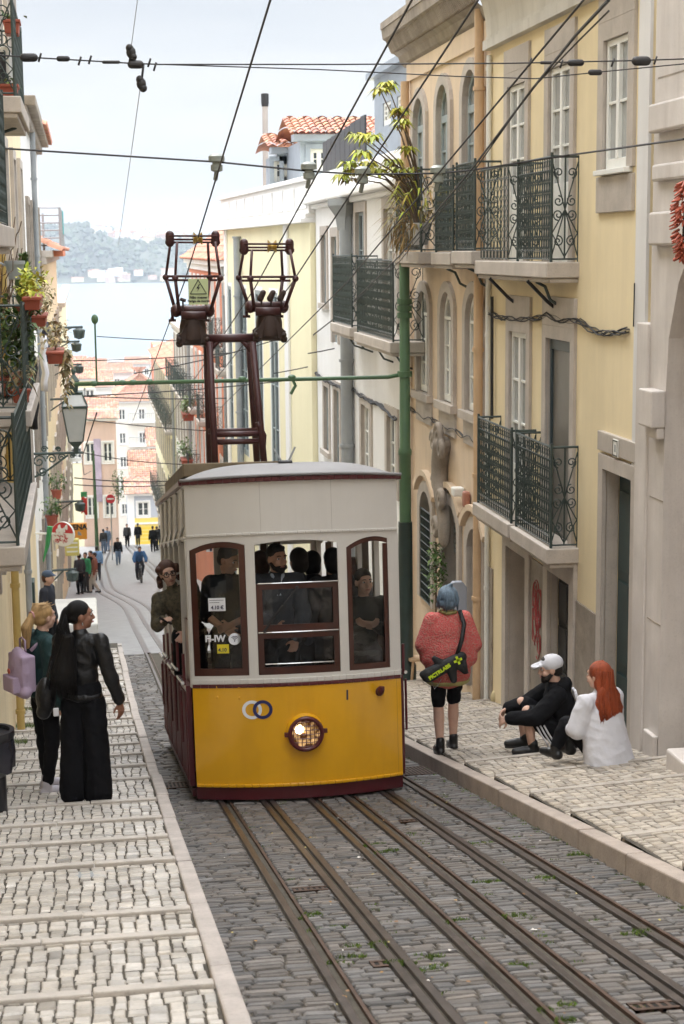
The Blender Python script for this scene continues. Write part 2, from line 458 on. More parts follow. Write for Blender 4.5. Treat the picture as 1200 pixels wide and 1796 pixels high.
# ---- right pavement
RST = [4.3 + 1.12*i for i in range(0, 34)]
def rzz(X, Y): return rz(X, Y)
RZ = stepped(rzz, RST)
sheet('right_pavement', XK_R + .12, XF_R + .4, step_rows(RST, -6, 42), lambda X, Y: RZ(X, Y) - .009, M_joint, 3)
M_lime2 = mat('limestone_cubes_warm', (.43, .385, .33), .5, .2, 9, .35, 40, attr=True, bdist=.005, speck=.15)
mb = MB()
for y0, y1 in zip(RST, RST[1:]):
    wx = .095 if y0 < 22 else .15
    stones(mb, XK_R + .14, XF_R + .3, y0 + .035, y1 - .03, RZ, wx*.85, .095, 'y', white_tint, hvar=.003, gap=.010, jit=.35, drop=.02)
structure(mb.build('right_pavement_cubes', M_lime2, tint=True))
mb = MB()
for y0 in RST:
    x = XK_R + .13
    while x < XF_R + .3:
        l = U(.5, 1.1); x1 = min(x + l, XF_R + .3); z0, z1 = rz(x, y0) + .044, rz(x1, y0) + .044; dy = U(-.01, .01)
        mb.hexa([(x, y0-.03+dy, z0-.12), (x1-.006, y0-.03+dy, z1-.12), (x1-.006, y0+.035+dy, z1-.12), (x, y0+.035+dy, z0-.12),
                 (x, y0-.03+dy, z0+.012), (x1-.006, y0-.03+dy, z1+.012), (x1-.006, y0+.035+dy, z1+.008), (x, y0+.035+dy, z0+.008)]); x = x1
M_kerb2 = mat('kerb_stone_brown', (.38, .32, .275), .6, .2, 5, .3, 60, stain=.3, speck=.15)
structure(mb.build('right_step_edges', mat('strip_stone', (.37, .33, .285), .6, .2, 5, .3, 60, speck=.15), bevel=.008))
o = kerb('right_kerb', XK_R, XK_R + .13, (3, 42), lambda Y: rz(XK_R, Y), .018); o.data.materials[0] = M_kerb2

# ---- river, far bank
M_water = mat('river_water', (.17, .23, .27), .3, .05, .01, .25, .06, spec=.5, bdist=.4)
mb = MB(); mb.quad((-3000, 380, -36.3), (3000, 380, -36.3), (3000, 2600, -36.3), (-3000, 2600, -36.3)); structure(mb.build('river', M_water))
def hnoise(x): return sin(x*.011+1.3)*.5 + sin(x*.027+.4)*.3 + sin(x*.071)*.2 + sin(x*.19+2)*.1
mb = MB(); xs = frange(-900, 1500, 12); ys = [1890, 1905, 1930, 1970, 2020, 2080, 2150, 2300, 2600]
hp = {0: -.6, 1: 1.2, 2: 16, 3: 36, 4: 52, 5: 62, 6: 66, 7: 62, 8: 30}
for j, Y in enumerate(ys):
    for x in xs:
        px = pxy((x, Y, 0))[0]
        k = 1.0 - .22 * max(0, min(1, (px - 165)/60)) + .12*max(0, min(1, (px-300)/120)) + .07 * hnoise(x)
        h = hp[j] * k + (U(-2, 2) if 1 < j < 8 else 0)
        mb.v.append((x, Y + 12*hnoise(x*1.7), -36.3 + h))
k = len(xs); mb.f = [(j*k+i, j*k+i+1, (j+1)*k+i+1, (j+1)*k+i) for j in range(len(ys)-1) for i in range(k-1)]
structure(mb.build('far_hills', mat('hill_scrub', (.075, .085, .06), .9, .45, .035, .0), smooth=True))
# ------------------------------------------------------------------ building helpers
class Fr:
    def __init__(s, o, ud, wd): s.o = V(o); s.u = V(ud).normalized(); s.w = V(wd).normalized()
    def __call__(s, u, v, w=0): return s.o + s.u * u + s.w * w + V((0, 0, v))
    def box(s, mb, u0, u1, v0, v1, w0, w1):
        return mb.hexa([s(u0,v0,w0), s(u1,v0,w0), s(u1,v0,w1), s(u0,v0,w1), s(u0,v1,w0), s(u1,v1,w0), s(u1,v1,w1), s(u0,v1,w1)])
FR = Fr((XF_R, 0, 0), (0, 1, 0), (-1, 0, 0))
FL = Fr((XF_L, 0, 0), (0, 1, 0), (1, 0, 0))
def arc_pts(op, n=10, grow=0):
    u0, u1, v1, rise = op['u0'] - grow, op['u1'] + grow, op['v1'] + grow, op.get('arch', 0)
    um = (u0+u1)/2; hw = (u1-u0)/2
    if not rise: return [(u0, v1), (u1, v1)]
    rad = (hw*hw + rise*rise)/(2*rise); cv = v1 - rad; a = math.asin(min(1, hw/rad))
    if rise > hw: a = pi - a
    return [(um + rad*sin(-a + 2*a*i/n), cv + rad*cos(-a + 2*a*i/n)) for i in range(n+1)]
def wall(fr, u0, u1, v0, v1, ops, m, parent, reveal=.2, depth=6, name='wall', roofed=True):
    mb = MB(); u0 += .003; u1 -= .003
    us = sorted({u0, u1} | {x for o in ops for x in (o['u0'], o['u1'])}); us = [u for u in us if u0 <= u <= u1]
    vs = sorted({v0, v1} | {x for o in ops for x in (o['v0'], o['v1'])}); vs = [v for v in vs if v0 <= v <= v1]
    for a, b in zip(us, us[1:]):
        run = None
        for c, d in zip(vs, vs[1:]):
            um, vm = (a+b)/2, (c+d)/2
            if any(o['u0'] < um < o['u1'] and o['v0'] < vm < o['v1'] for o in ops):
                if run is not None: mb.quad(fr(a, run), fr(b, run), fr(b, c), fr(a, c)); run = None
            elif run is None: run = c
        if run is not None: mb.quad(fr(a, run), fr(b, run), fr(b, vs[-1]), fr(a, vs[-1]))
    for o in ops:
        r = o.get('reveal', reveal); A = arc_pts(o)
        if o.get('arch'):
            for (ua, va), (ub, vb) in zip(A, A[1:]): mb.quad(fr(ua, va), fr(ub, vb), fr(ub, o['v1']), fr(ua, o['v1']))
        ring = [(o['u0'], o['v0'])] + A + [(o['u1'], o['v0'])]
        for (ua, va), (ub, vb) in zip(ring, ring[1:] + ring[:1]):
            mb.quad(fr(ua, va, 0), fr(ub, vb, 0), fr(ub, vb, -r), fr(ua, va, -r))
    if depth:
        mb.quad(fr(u0, v0), fr(u0, v1), fr(u0, v1, -depth), fr(u0, v0, -depth))
        mb.quad(fr(u1, v0), fr(u1, v1), fr(u1, v1, -depth), fr(u1, v0, -depth))
        mb.quad(fr(u0, v0, -depth), fr(u1, v0, -depth), fr(u1, v1, -depth), fr(u0, v1, -depth))
        if roofed: mb.quad(fr(u0, v1), fr(u1, v1), fr(u1, v1, -depth), fr(u0, v1, -depth))
    return mb.build(name, m, parent)
def lining(fr, op, m, parent, name='reveal_stone', wdt=.14, proud=.035, reveal=.2, inner=True, sill=True, closed_bottom=False):
    """stone surround proud of the wall, with its inner cheek"""
    mb = MB(); out = dict(op); A = arc_pts(op); B = arc_pts(op, grow=wdt)
    if op.get('arch'): B = arc_pts(dict(op, arch=op['arch']), grow=wdt)
    I = [(op['u0'], op['v0'])] + A + [(op['u1'], op['v0'])]
    O = [(op['u0']-wdt, op['v0'])] + B + [(op['u1']+wdt, op['v0'])]
    for i in range(len(I)-1):
        a, b, c, d = I[i], I[i+1], O[i+1], O[i]
        mb.hexa([fr(*a, -.02), fr(*b, -.02), fr(*c, -.02), fr(*d, -.02), fr(*a, proud), fr(*b, proud), fr(*c, proud), fr(*d, proud)])
        if inner: mb.hexa([fr(*a, -reveal+.004), fr(*b, -reveal+.004), fr(b[0], b[1]+.0, -.02), fr(*a, -.02)] +
                          [fr(a[0]+.012*(1 if a[0] < (op['u0']+op['u1'])/2 else -1), a[1]-.004, -reveal+.004), fr(b[0]+.012*(1 if b[0] < (op['u0']+op['u1'])/2 else -1), b[1]-.004, -reveal+.004),
                           fr(b[0]+.012*(1 if b[0] < (op['u0']+op['u1'])/2 else -1), b[1]-.004, -.0), fr(a[0]+.012*(1 if a[0] < (op['u0']+op['u1'])/2 else -1), a[1]-.004, -.0)])
    if sill: fr.box(mb, op['u0']-wdt-.04, op['u1']+wdt+.04, op['v0']-.11, op['v0'], -.15, proud+.05)
    return mb.build(name, m, parent, bevel=.006)
def casement(fr, op, fm, gm, parent, depth=.16, rows=3, border=.06, top_light=0, cols=2, name='window', bar=.028, solid=0.0, sm=None):
    mb = MB(); u0, u1, v0, v1 = op['u0']+.004, op['u1']-.004, op['v0']+.003, op['v1']-.003
    d0, d1 = -depth, -depth + .06; um = (u0+u1)/2; rise = op.get('arch', 0); va = v1 - rise
    fr.box(mb, u0, u0+border, v0, va, d0, d1); fr.box(mb, u1-border, u1, v0, va, d0, d1)
    fr.box(mb, u0+border, u1-border, v0, v0+border*1.6, d0, d1)
    if rise:
        A = arc_pts(dict(op, u0=u0, u1=u1, v1=v1)); B = [(um + (u-um)*(1-border*2/(u1-u0)), va + (v-va)*(1-border*1.4/max(rise, .05))) for u, v in A]
        for i in range(len(A)-1):
            mb.hexa([fr(*A[i], d0), fr(*A[i+1], d0), fr(*B[i+1], d0), fr(*B[i], d0), fr(*A[i], d1), fr(*A[i+1], d1), fr(*B[i+1], d1), fr(*B[i], d1)])
        fr.box(mb, u0+border, u1-border, va-border*.7, va, d0, d1+.01)
    else: fr.box(mb, u0+border, u1-border, v1-border, v1, d0, d1)
    vt = va - border
    if top_light: vt = va - top_light; fr.box(mb, u0+border, u1-border, vt, vt+border, d0, d1+.012)
    if cols == 2: fr.box(mb, um-border*.62, um+border*.62, v0+border*1.6, vt, d0, d1+.008)
    vb = v0 + border*1.6
    if solid:
        vs_ = vb + solid; fr.box(mb, u0+border, um-border*.62, vb, vs_, d0+.01, d0+.045); fr.box(mb, um+border*.62, u1-border, vb, vs_, d0+.01, d0+.045); vb = vs_
    for i in range(1, rows):
        v = vb + (vt - vb)*i/rows; fr.box(mb, u0+border, u1-border, v-bar/2, v+bar/2, d0+.02, d1-.006)
    o = mb.build(name, fm, parent, bevel=.004)
    g = MB(); dd = d0 + .03
    if rise:
        A = arc_pts(dict(op, u0=u0+.01, u1=u1-.01, v1=v1-.01)); g.poly([fr(u0+.01, v0, dd)] + [fr(*p, dd) for p in A] + [fr(u1-.01, v0, dd)])
    else: g.quad(fr(u0+.01, v0+.01, dd), fr(u1-.01, v0+.01, dd), fr(u1-.01, v1-.01, dd), fr(u0+.01, v1-.01, dd))
    g.build('pane', gm, o)
    return o
def spiral(mb, P, c, r, a0, turns, sgn, rad, n=14, k=4):
    pts = []
    for i in range(n+1):
        t = i/n; a = a0 + sgn*turns*2*pi*t; rr = r*(1 - .8*t)
        pts.append(P(c[0] + rr*cos(a), c[1] + rr*sin(a)))
    mb.tube(pts, rad, k)
def iron_dense(mb, P, Lh, H, sp=.15, r=.0050, k=4, rich=True):
    n = max(2, round(Lh/sp))
    for i in range(n+1): mb.tube([P(Lh*i/n, .03), P(Lh*i/n, H)], r, k)
    for i in range(n):
        s0 = Lh*(i+.5)/n; a = Lh/n*.42
        for sg in (-1, 1):
            mb.tube([P(s0 + sg*a*sin(2*pi*3.5*j/22), .13 + (H-.26)*j/22) for j in range(23)], r*.85, k)
        if rich:
            mb.tube([P(s0 + a*.8*cos(2*pi*j/8), H-.065 + a*.9*sin(2*pi*j/8)) for j in range(8)], r*.7, k, closed=True)
            mb.tube([P(s0 + a*.8*cos(2*pi*j/8), .075 + a*.9*sin(2*pi*j/8)) for j in range(8)], r*.7, k, closed=True)
    for z in (.03, .12, H-.13): mb.tube([P(0, z), P(Lh, z)], r*1.1, k)
    mb.tube([P(0, H), P(Lh, H)], r*2.4, 6)
def iron_scroll(mb, P, Lh, H, r=.007, k=4):
    mb.tube([P(0, .03), P(Lh, .03)], r*1.3, k); mb.tube([P(0, H), P(Lh, H)], r*1.8, k); mb.tube([P(Lh/2, .03), P(Lh/2, H)], r*1.3, k)
    mb.tube([P(Lh, 0), P(Lh, H)], r*1.3, k)
    q = Lh*.25
    for sg in (-1, 1):
        m_ = Lh/2
        for zc in (.2, .45, .58, .85):
            c = (m_ + sg*q, H*zc); spiral(mb, P, c, q*.8, pi/2 if zc in (.2, .58) else -pi/2, 1.4, sg, r, 16, k)
        mb.tube([P(m_ + sg*q*1.9*(1 - abs(2*t-1))**1, H*(.05 + .45*t)) for t in (0, .25, .5, .75, 1)][::1], r, k)
        mb.tube([P(m_, H*.5), P(m_ + sg*Lh*.48, H*.95)], r, k); mb.tube([P(m_, H*.5), P(m_ + sg*Lh*.48, H*.06)], r, k)
def balcony(fr, u0, u1, v, dep, H, parent, im, sm, slab=.16, over=.06, brackets=0, front='dense', ret=(1, 1), slab_u=None, sp=.085, rich=True):
    s = MB(); a, b = slab_u or (u0 - over, u1 + over)
    fr.box(s, a, b, v - slab, v, -.02, dep + over); fr.box(s, a+.03, b-.03, v - slab - .05, v - slab - .002, -.02, dep + over - .04)
    o = s.build('balcony', sm, parent, bevel=.012)
    r = MB()
    (iron_dense if front == 'dense' else iron_scroll)(r, (lambda s_, t: fr(u0 + s_, v + t, dep)), u1 - u0, H, *((sp,) if front == 'dense' else ()), **({'rich': rich} if front == 'dense' else {}))
    if ret[0]: iron_scroll(r, lambda s_, t: fr(u0, v + t, dep - s_), dep, H)
    if ret[1]: iron_scroll(r, lambda s_, t: fr(u1, v + t, dep - s_), dep, H)
    for u in (u0, u1): r.tube([fr(u, v, dep), fr(u, v + H + .04, dep)], .016, 6)
    r.build('railing', im, o)
    if brackets:
        g = MB()
        for i in range(brackets):
            u = u0 + (u1-u0)*(i+.5)/brackets
            g.tube([fr(u, v-slab-.3, .0), fr(u, v-slab-.24, dep*.35), fr(u, v-slab-.1, dep*.55), fr(u, v-slab-.05, dep*.9)], .018, 6)
        g.build('bracket', im, o)
    return o
def tile_roof(mb, e0, e1, r0, r1, tw=.24, amp=.035, rowlen=.4, jitter=True):
    """barrel tiles laid from the eave e0-e1 up to the ridge r0-r1"""
    e0, e1, r0, r1 = map(V, (e0, e1, r0, r1)); nrm = (e1-e0).cross(r0-e0).normalized()
    if nrm.z < 0: nrm = -nrm
    n = max(2, int((e1-e0).length/tw)); k = 6; rows = max(1, int((r0-e0).length/rowlen))
    for j in range(rows):
        t0, t1 = j/rows, (j+1)/rows
        if j % 1 == 0:
            vs = []
            for t, lift in ((t0, .03), (t1, 0)):
                a = e0.lerp(r0, t); b = e1.lerp(r1, t)
                for i in range(n*k+1):
                    s_ = i/(n*k); ph = (i % k)/k
                    vs.append(a.lerp(b, s_) + nrm*(amp*abs(sin(pi*i/k))*2 - amp + lift))
            m_ = n*k+1
            for i in range(n):
                g = U(.72, 1.25); mb.cur = (g, g*U(.88, 1.08), g*U(.85, 1.1))
                mb.add(vs[i*k:i*k+k+1] + vs[m_+i*k:m_+i*k+k+1], [(q, q+1, q+k+2, q+k+1) for q in range(k)])
    mb.cur = (1, 1, 1)
def O(px0, px1, pyt, pyb, X=XF_R, arch=0, **kw):
    pm = (px0+px1)/2; ym = (pyt+pyb)/2
    y0 = aX(px1, ym, X).y; y1 = aX(px0, ym, X).y; um = (y0+y1)/2
    d = dict(u0=min(y0, y1), u1=max(y0, y1), v1=aY(pm, pyt, um).z, v0=aY(pm, pyb, um).z, **kw)
    if arch: d['arch'] = arch
    return d
# building materials
P_yel = mat('plaster_yellow', (.77, .65, .42), .8, .08, .7, .15, 90, stain=.28, stain_col=(.5, .42, .28), bdist=.004)
P_bei = mat('plaster_ochre', (.70, .56, .41), .8, .09, .6, .15, 90, stain=.45, stain_col=(.45, .36, .27), bdist=.004)
P_wht = mat('plaster_white', (.82, .815, .80), .75, .05, .5, .1, 90, stain=.2, stain_col=(.55, .52, .48), bdist=.004)
P_crm = mat('plaster_cream', (.82, .76, .52), .8, .05, .5, .1, 90, stain=.12, bdist=.004)
P_grey = mat('plaster_grey', (.55, .54, .53), .8, .08, .8, .15, 70, stain=.3, bdist=.004)
P_ylo = mat('plaster_pale_ochre', (.80, .67, .44), .8, .07, .6, .1, 80, stain=.3, bdist=.004)
P_pink = mat('plaster_pink', (.68, .5, .42), .8, .07, .6, .1, 80, stain=.25, bdist=.004)
P_terr = mat('plaster_terracotta', (.62, .22, .12), .8, .1, .6, .1, 80, stain=.2, bdist=.004)
S_stone = mat('lime_stone', (.47, .42, .37), .65, .14, 3, .25, 50, stain=.4, stain_col=(.27, .23, .2), speck=.12, bdist=.004)
S_dark = mat('weathered_stone', (.32, .275, .225), .75, .28, 3, .35, 45, stain=.5, stain_col=(.12, .1, .085), speck=.2, bdist=.006)
S_marb = mat('pale_dressed_stone', (.60, .555, .52), .55, .12, 1.6, .2, 50, stain=.5, stain_col=(.36, .31, .28), speck=.08, bdist=.003)
W_wht = mat('white_paint', (.76, .76, .72), .45, .04, 5)
W_grey = mat('grey_paint', (.28, .33, .34), .5, .1, 5)
I_grn = mat('iron_green', (.035, .052, .048), .45, .3, 8)
I_blk = mat('iron_black', (.02, .02, .022), .5, .3, 8)
G_dark = mat('window_glass', (.05, .06, .065), .06, .5, .8, spec=.9)
G_lite = mat('window_glass_curtained', (.32, .33, .32), .1, .35, 1.1, spec=.9)
D_grn = mat('door_green', (.02, .045, .045), .4, .2, 4)
D_dark = mat('dark_interior', (.03, .028, .026), .8, .2, 2)
T_tile = mat('roof_tile', (.47, .21, .135), .75, .2, 4, .2, 40, attr=True)
C_pipe = mat('pipe_ochre', (.58, .40, .24), .5, .1, 3)
C_pgrey = mat('pipe_grey', (.3, .32, .33), .45, .1, 3)
C_cable = mat('cable_black', (.022, .02, .02), .6, .2, 5)
def pipe(fr, u, v0, v1, r, m, parent, w=.07, name='downpipe'):
    mb = MB(); mb.tube([fr(u, v0, w), fr(u, v1, w)], r, 10)
    v = v0 + .5
    while v < v1: mb.tube([fr(u, v, w), fr(u, v+.05, w)], r*1.25, 10); v += 1.6
    return mb.build(name, m, parent, smooth=True, angle=40)
def bundle(fr, pts, name, parent, n=5, spread=.02, r=.0065, m=None):
    """a loose bundle of service cables clipped to a wall"""
    mb = MB()
    for k in range(n):
        ph = U(0, 6); q = []
        for (ua, va), (ub, vb) in zip(pts, pts[1:]):
            m_ = max(2, int(abs(ub-ua)/.18) + 1)
            for i in range(m_):
                t = i/m_; q.append(fr(ua+(ub-ua)*t, va+(vb-va)*t + min(spread, .028)*sin(ph + 5*(ua+(ub-ua)*t)*(1+k*.13)) - .03*sin(pi*t), .03 + .02*sin(ph+k)))
        mb.tube(q, r, 4)
    return mb.build(name, m or C_cable, parent)
# ================================================================== RIGHT SIDE
YS0, YS1 = uX(1136), uX(858)
YSS = aX(1140, 600, 4.92).y           # yellow house
# ---- pale stone building with the archway, nearest on the right
h = thing('stone_building', (5.5, 14, -5.2), 'pale dressed stone building with a tall archway at the right edge', 'building')
FS = Fr((4.92, 0, 0), (0, 1, 0), (-1, 0, 0))
zi = aX(1150, 705 , 4.92).z
arch = dict(u0=10.4, u1=aX(1163, 900, 4.92).y, v0=-5.6, v1=zi + 1.75, arch=1.7, reveal=.9)
wall(FS, -26, YSS, -6, 7.5, [arch], S_marb, h, depth=5)
mb = MB(); FS.box(mb, 10.42, arch['u1']-.02, -5.6, zi+1.7, -.95, -.88); mb.build('archway_back', S_marb, h)
mb = MB()
for py, hh, pr in ((213, .12, .10), (306, .07, .06), (402, .14, .08)):
    z = aX(1140, py, 4.92).z; FS.box(mb, -25.9, YSS-.12, z-hh, z+hh, .002, pr)
mb.build('string_course', S_marb, h, bevel=.02)
mb = MB(); FS.box(mb, arch['u1']-.03, YSS-.12, zi-.2, zi+.12, .004, .14); FS.box(mb, arch['u1']-.02, YSS-.14, zi-.3, zi-.2, .004, .08); mb.build('impost', S_marb, h, bevel=.015)
mb = MB(); FS.box(mb, arch['u1']+.0, YSS-.16, -6, -4.3, .003, .05); mb.build('plinth', S_marb, h, bevel=.01)
mb = MB()
for (v) in (-3.3, -2.2, .2, 1.4): mb = MB(); FS.box(mb, arch['u1'] if v < 0 else 7.6, YSS-.08, v, v+.012, .0, .0035); mb.build('stone_joint', S_dark, h)
mb = MB(); FS.box(mb, YSS-.01, aX(1111, 900, 4.9).y, -6, aX(1116, 565, 4.9).z, -.2, .02); mb.build('corner_pilaster', S_marb, h, bevel=.012)
pt = aX(1190, 1300, 5.45)
mb = MB(); yst = aX(1172, 1310, 4.72).y; mb.box(4.7, 5.6, 10.4, yst, rz(4.7, yst)-.3, rz(4.7, yst)+.2); tag(mb.build('door_step', S_marb, bevel=.02), 'long stone step at the foot of the archway on the right', 'step')
# hanging string of dried peppers
ps = aX(1203, 318, 4.6); pe = aX(1196, 455, 4.6)
mb = MB()
for i in range(230):
    t = R(); c = ps.lerp(pe, t); rr = .015 + .045*sin(pi*min(1, t*1.1+.05)); a = U(0, 6.28)
    d = V((cos(a), sin(a), U(-.8, -.2)))*.05; q = c + V((cos(a)*rr, sin(a)*rr, 0)); mb.cap(q, q+d, .012, .006, 5)
g = thing('pepper_string', pe, 'long string of dried red peppers hanging by the stone archway', 'decoration')
mb.build('peppers', mat('dried_pepper', (.42, .10, .055), .5, .35, 20), g, smooth=True)
mb = MB(); mb.tube([ps + V((0, 0, .5)), ps, pe], .008, 5); mb.tube([ps + V((0, 0, .5)), V((4.93, ps.y, ps.z+.55))], .012, 5); mb.build('cord', C_cable, g)

# ---- yellow house
h = thing('yellow_house', (5.7, 20, -6.4), 'yellow plastered townhouse with two rows of iron balconies', 'house')
T1 = O(893, 924, 148, 470); T2 = O(965, 1003, 115, 472); T3 = O(1063, 1106, 64, 296)
M1 = O(896, 926, 583, 935); M2 = O(960, 1003, 596, 968)
G1 = O(892, 926, 968, 1262, reveal=.35); G2 = O(965, 1003, 1012, 1262, reveal=.5); G3 = O(1060, 1110, 832, 1345, reveal=.55)
zt = aX(930, 52, XF_R).z; zt = (aX(847, 92, XF_R).z + aX(1013, 6, XF_R).z)/2
wall(FR, YS0, YS1, -8.2, zt, [T1, T2, T3, M1, M2, G1, G2, G3], P_yel, h)
for o_, dr, sl in ((T1, 3, .75), (T2, 3, .8), (M1, 3, .7)):
    w_ = casement(FR, o_, W_wht, G_lite, h, depth=.062, rows=dr, solid=sl, top_light=0); lining(FR, o_, S_stone, w_, 'window_surround', .15, reveal=.05, sill=False)
    mb = MB(); FR.box(mb, o_['u0']-.15, o_['u1']+.15, o_['v1']+.15, o_['v1']+.42, -.01, .036); mb.build('lintel', S_stone, w_, bevel=.006)
w_ = casement(FR, T3, W_wht, G_lite, h, depth=.062, rows=2, top_light=0); lining(FR, T3, S_stone, w_, 'window_surround', .17, reveal=.05, sill=False)
mb = MB(); FR.box(mb, T3['u0']-.17, T3['u1']+.17, T3['v1']+.17, T3['v1']+.5, -.01, .036); mb.build('lintel', S_stone, w_, bevel=.006); mb = MB(); FR.box(mb, T3['u0']-.17, T3['u1']+.17, T3['v0']-.4, T3['v0']-.06, -.01, .036)
mb.build('apron_stone', S_stone, w_, bevel=.006)
mb = MB(); FR.box(mb, T3['u0']-.1, T3['u1']+.1, T3['v0']-.05, T3['v0'], -.1, .09); mb.build('sill', W_wht, w_, bevel=.006)
# dark screened balcony door
mb = MB(); FR.box(mb, M2['u0']+.004, M2['u0']+.09, M2['v0'], M2['v1']-.01, -.06, .0); FR.box(mb, M2['u1']-.06, M2['u1']-.004, M2['v0'], M2['v1']-.01, -.06, -.02)
FR.box(mb, M2['u0']+.09, M2['u1']-.06, M2['v1']-.12, M2['v1']-.01, -.06, -.02); d_ = mb.build('balcony_door', mat('door_teal', (.035, .055, .062), .4, .2, 5), h, bevel=.005)
mb = MB(); mb.quad(*[FR(u, v, -.045) for u, v in ((M2['u0'], M2['v0']), (M2['u1'], M2['v0']), (M2['u1'], M2['v1']), (M2['u0'], M2['v1']))]); mb.build('screen', mat('fly_screen', (.13, .12, .105), .35, .3, 1.2, spec=.6), d_)
lining(FR, M2, S_stone, d_, 'door_surround', .14, reveal=.03, sill=False)
mb = MB(); FR.box(mb, M2['u0']-.14, M2['u1']+.14, M2['v1']+.14, M2['v1']+.45, -.01, .036); mb.build('lintel', S_stone, d_, bevel=.006)
# street doors
for o_, dm, dd in ((G1, S_dark, .3), (G2, D_dark, .14), (G3, D_grn, .18)):
    mb = MB(); um = (o_['u0']+o_['u1'])/2
    FR.box(mb, o_['u0']+.004, o_['u1']-.004, o_['v0'], o_['v1']-.02, -dd, -dd+.05)
    for a, b in ((.08, .46), (.54, .92)):
        for c, d in ((.06, .3), (.34, .62), (.66, .93)):
            uu = o_['u0'] + (o_['u1']-o_['u0'])*a; ub = o_['u0'] + (o_['u1']-o_['u0'])*b; H_ = o_['v1']-o_['v0']
            FR.box(mb, uu, ub, o_['v0']+H_*c, o_['v0']+H_*d, -dd+.05, -dd+.072)
    d_ = mb.build('door', dm, h, bevel=.006)
    lining(FR, o_, S_stone, d_, 'door_surround', .17 if o_ is not G3 else .14, .045, reveal=dd-.055, sill=False)
    mb = MB(); FR.box(mb, o_['u0']-.17, o_['u1']+.17, o_['v1']+.17, o_['v1']+.36, -.01, .046); mb.build('lintel', S_stone, d_, bevel=.008)
    mb = MB(); mb.ell(FR(o_['u0']+.12, o_['v0']+1.05, -dd+.09), .035); mb.build('door_handle', I_blk, d_, smooth=True)
# stone plinth panels and graffiti panel
mb = MB(); p0 = aX(1012, 1060, XF_R); p1 = aX(1052, 1190, XF_R)
FR.box(mb, G3['u1']+.15, G2['u0']-.18, -8, aX(1030, 1065, XF_R).z, .0, .022); FR.box(mb, G2['u1']+.18, G1['u0']-.18, -8, aX(944, 1000, XF_R).z + .1, .0, .022)
FR.box(mb, YS1-.28, YS1-.01, -8, aX(868, 1000, XF_R).z, .0, .02)
mb.build('plinth', S_dark, h, bevel=.006)
um = (G2['u1'] + G1['u0'])/2; mb = MB(); vz = aX(944, 1020, XF_R).z; W2 = .17
for k in range(16):
    pts = []; cx, cz = U(-.3, .3)*W2/.2, -U(.12, .95); a = U(0, 6.28); rr = U(.06, .2)
    for i in range(14): pts.append(FR(um + max(-W2, min(W2, cx*.5 + rr*cos(a + i*.42)*(1-.03*i))), vz + cz + rr*1.2*sin(a + i*.42), .027))
    mb.tube(pts, .0055, 4)
mb.build('graffiti', mat('graffiti_red', (.34, .05, .05), .6, .2, 10), h)
# number plaques
for o_, tx in ((G3, '51'), (G2, '53')):
    u = (o_['u0']+o_['u1'])/2; v = o_['v1'] + .25; mb = MB(); FR.box(mb, u-.075, u+.075, v-.085, v+.085, .047, .06); pq = mb.build('number_plaque', W_wht, h, bevel=.004)
    mb = MB()
    for a, b, c, d in ((-.065, .065, .065, .075), (-.065, .065, -.075, -.065), (-.068, -.058, -.075, .075), (.058, .068, -.075, .075)): FR.box(mb, u+a, u+b, v+c, v+d, .06, .063)
    mb.build('plaque_border', I_blk, pq)
    mb = MB(); FR.box(mb, u-.02, u+.02, v-.035, v+.035, .0601, .0625); mb.build('plaque_mark', C_pgrey, pq)
# moulding, coved cornice
mb = MB(); FR.box(mb, YS0, YS1-.003, zt-.04, zt+.07, -.1, .1); FR.box(mb, YS0, YS1-.003, zt+.07, zt+.12, -.1, .06)
n = 8
for i in range(n):
    a0, a1 = pi/2*i/n, pi/2*(i+1)/n
    w0, w1 = .05 + .75*(1-cos(a0)), .05 + .75*(1-cos(a1)); z0, z1 = zt+.12+1.0*sin(a0), zt+.12+1.0*sin(a1)
    mb.quad(FR(YS0, z0, w0), FR(YS1-.003, z0, w0), FR(YS1-.003, z1, w1), FR(YS0, z1, w1))
FR.box(mb, YS0, YS1-.003, zt+1.12, zt+1.5, -.1, .9)
mb.build('cornice', mat('cornice_paint', (.62, .6, .55), .75, .08, 1.2, .2, 60, stain=.5, stain_col=(.3, .28, .24)), h)
DEP = XF_R - aY(965, 400, aX(1012, 400, XF_R).y).x; XD = XF_R - DEP
fb = dict(dep=DEP, H=1.05, parent=h, im=I_grn, sm=S_stone)
vb = aX(930, 459, XF_R - .28).z
balcony(FR, uX(965, XD), uX(907, XD), vb, brackets=1, slab_u=(uX(965, XD)-.06, uX(840, XD)), **fb)
ua, ub_ = uX(890, XD), uX(843, XD); b2 = MB(); iron_dense(b2, lambda s_, t: FR(ua+s_, vb+t, DEP), ub_-ua, 1.05); iron_scroll(b2, lambda s_, t: FR(ua, vb+t, DEP-s_), DEP, 1.05); b2.build('railing', I_grn, h)
for u in (uX(975), uX(905)): b2 = MB(); b2.tube([FR(u, vb-.5, 0), FR(u, vb-.42, .1), FR(u, vb-.3, .22), FR(u, vb-.2, .32)], .02, 6); b2.build('balcony_bracket', I_blk, h)
vb2 = aX(940, 945, XF_R - .28).z
balcony(FR, uX(970, XD), uX(908, XD), vb2, brackets=0, **fb); balcony(FR, uX(899, XD), uX(840, XD), vb2, brackets=0, **fb)
mb = MB(); FR.box(mb, YS0, uX(1117), -3.0, zt, .002, .03); mb.build('corner_strip', mat('white_limewash', (.7, .69, .68), .7, .06, 1, stain=.25), h)
FR_ = FR
pipe(FR, YS1-.1, -8, zt-.1, .032, W_wht, h, w=.04)
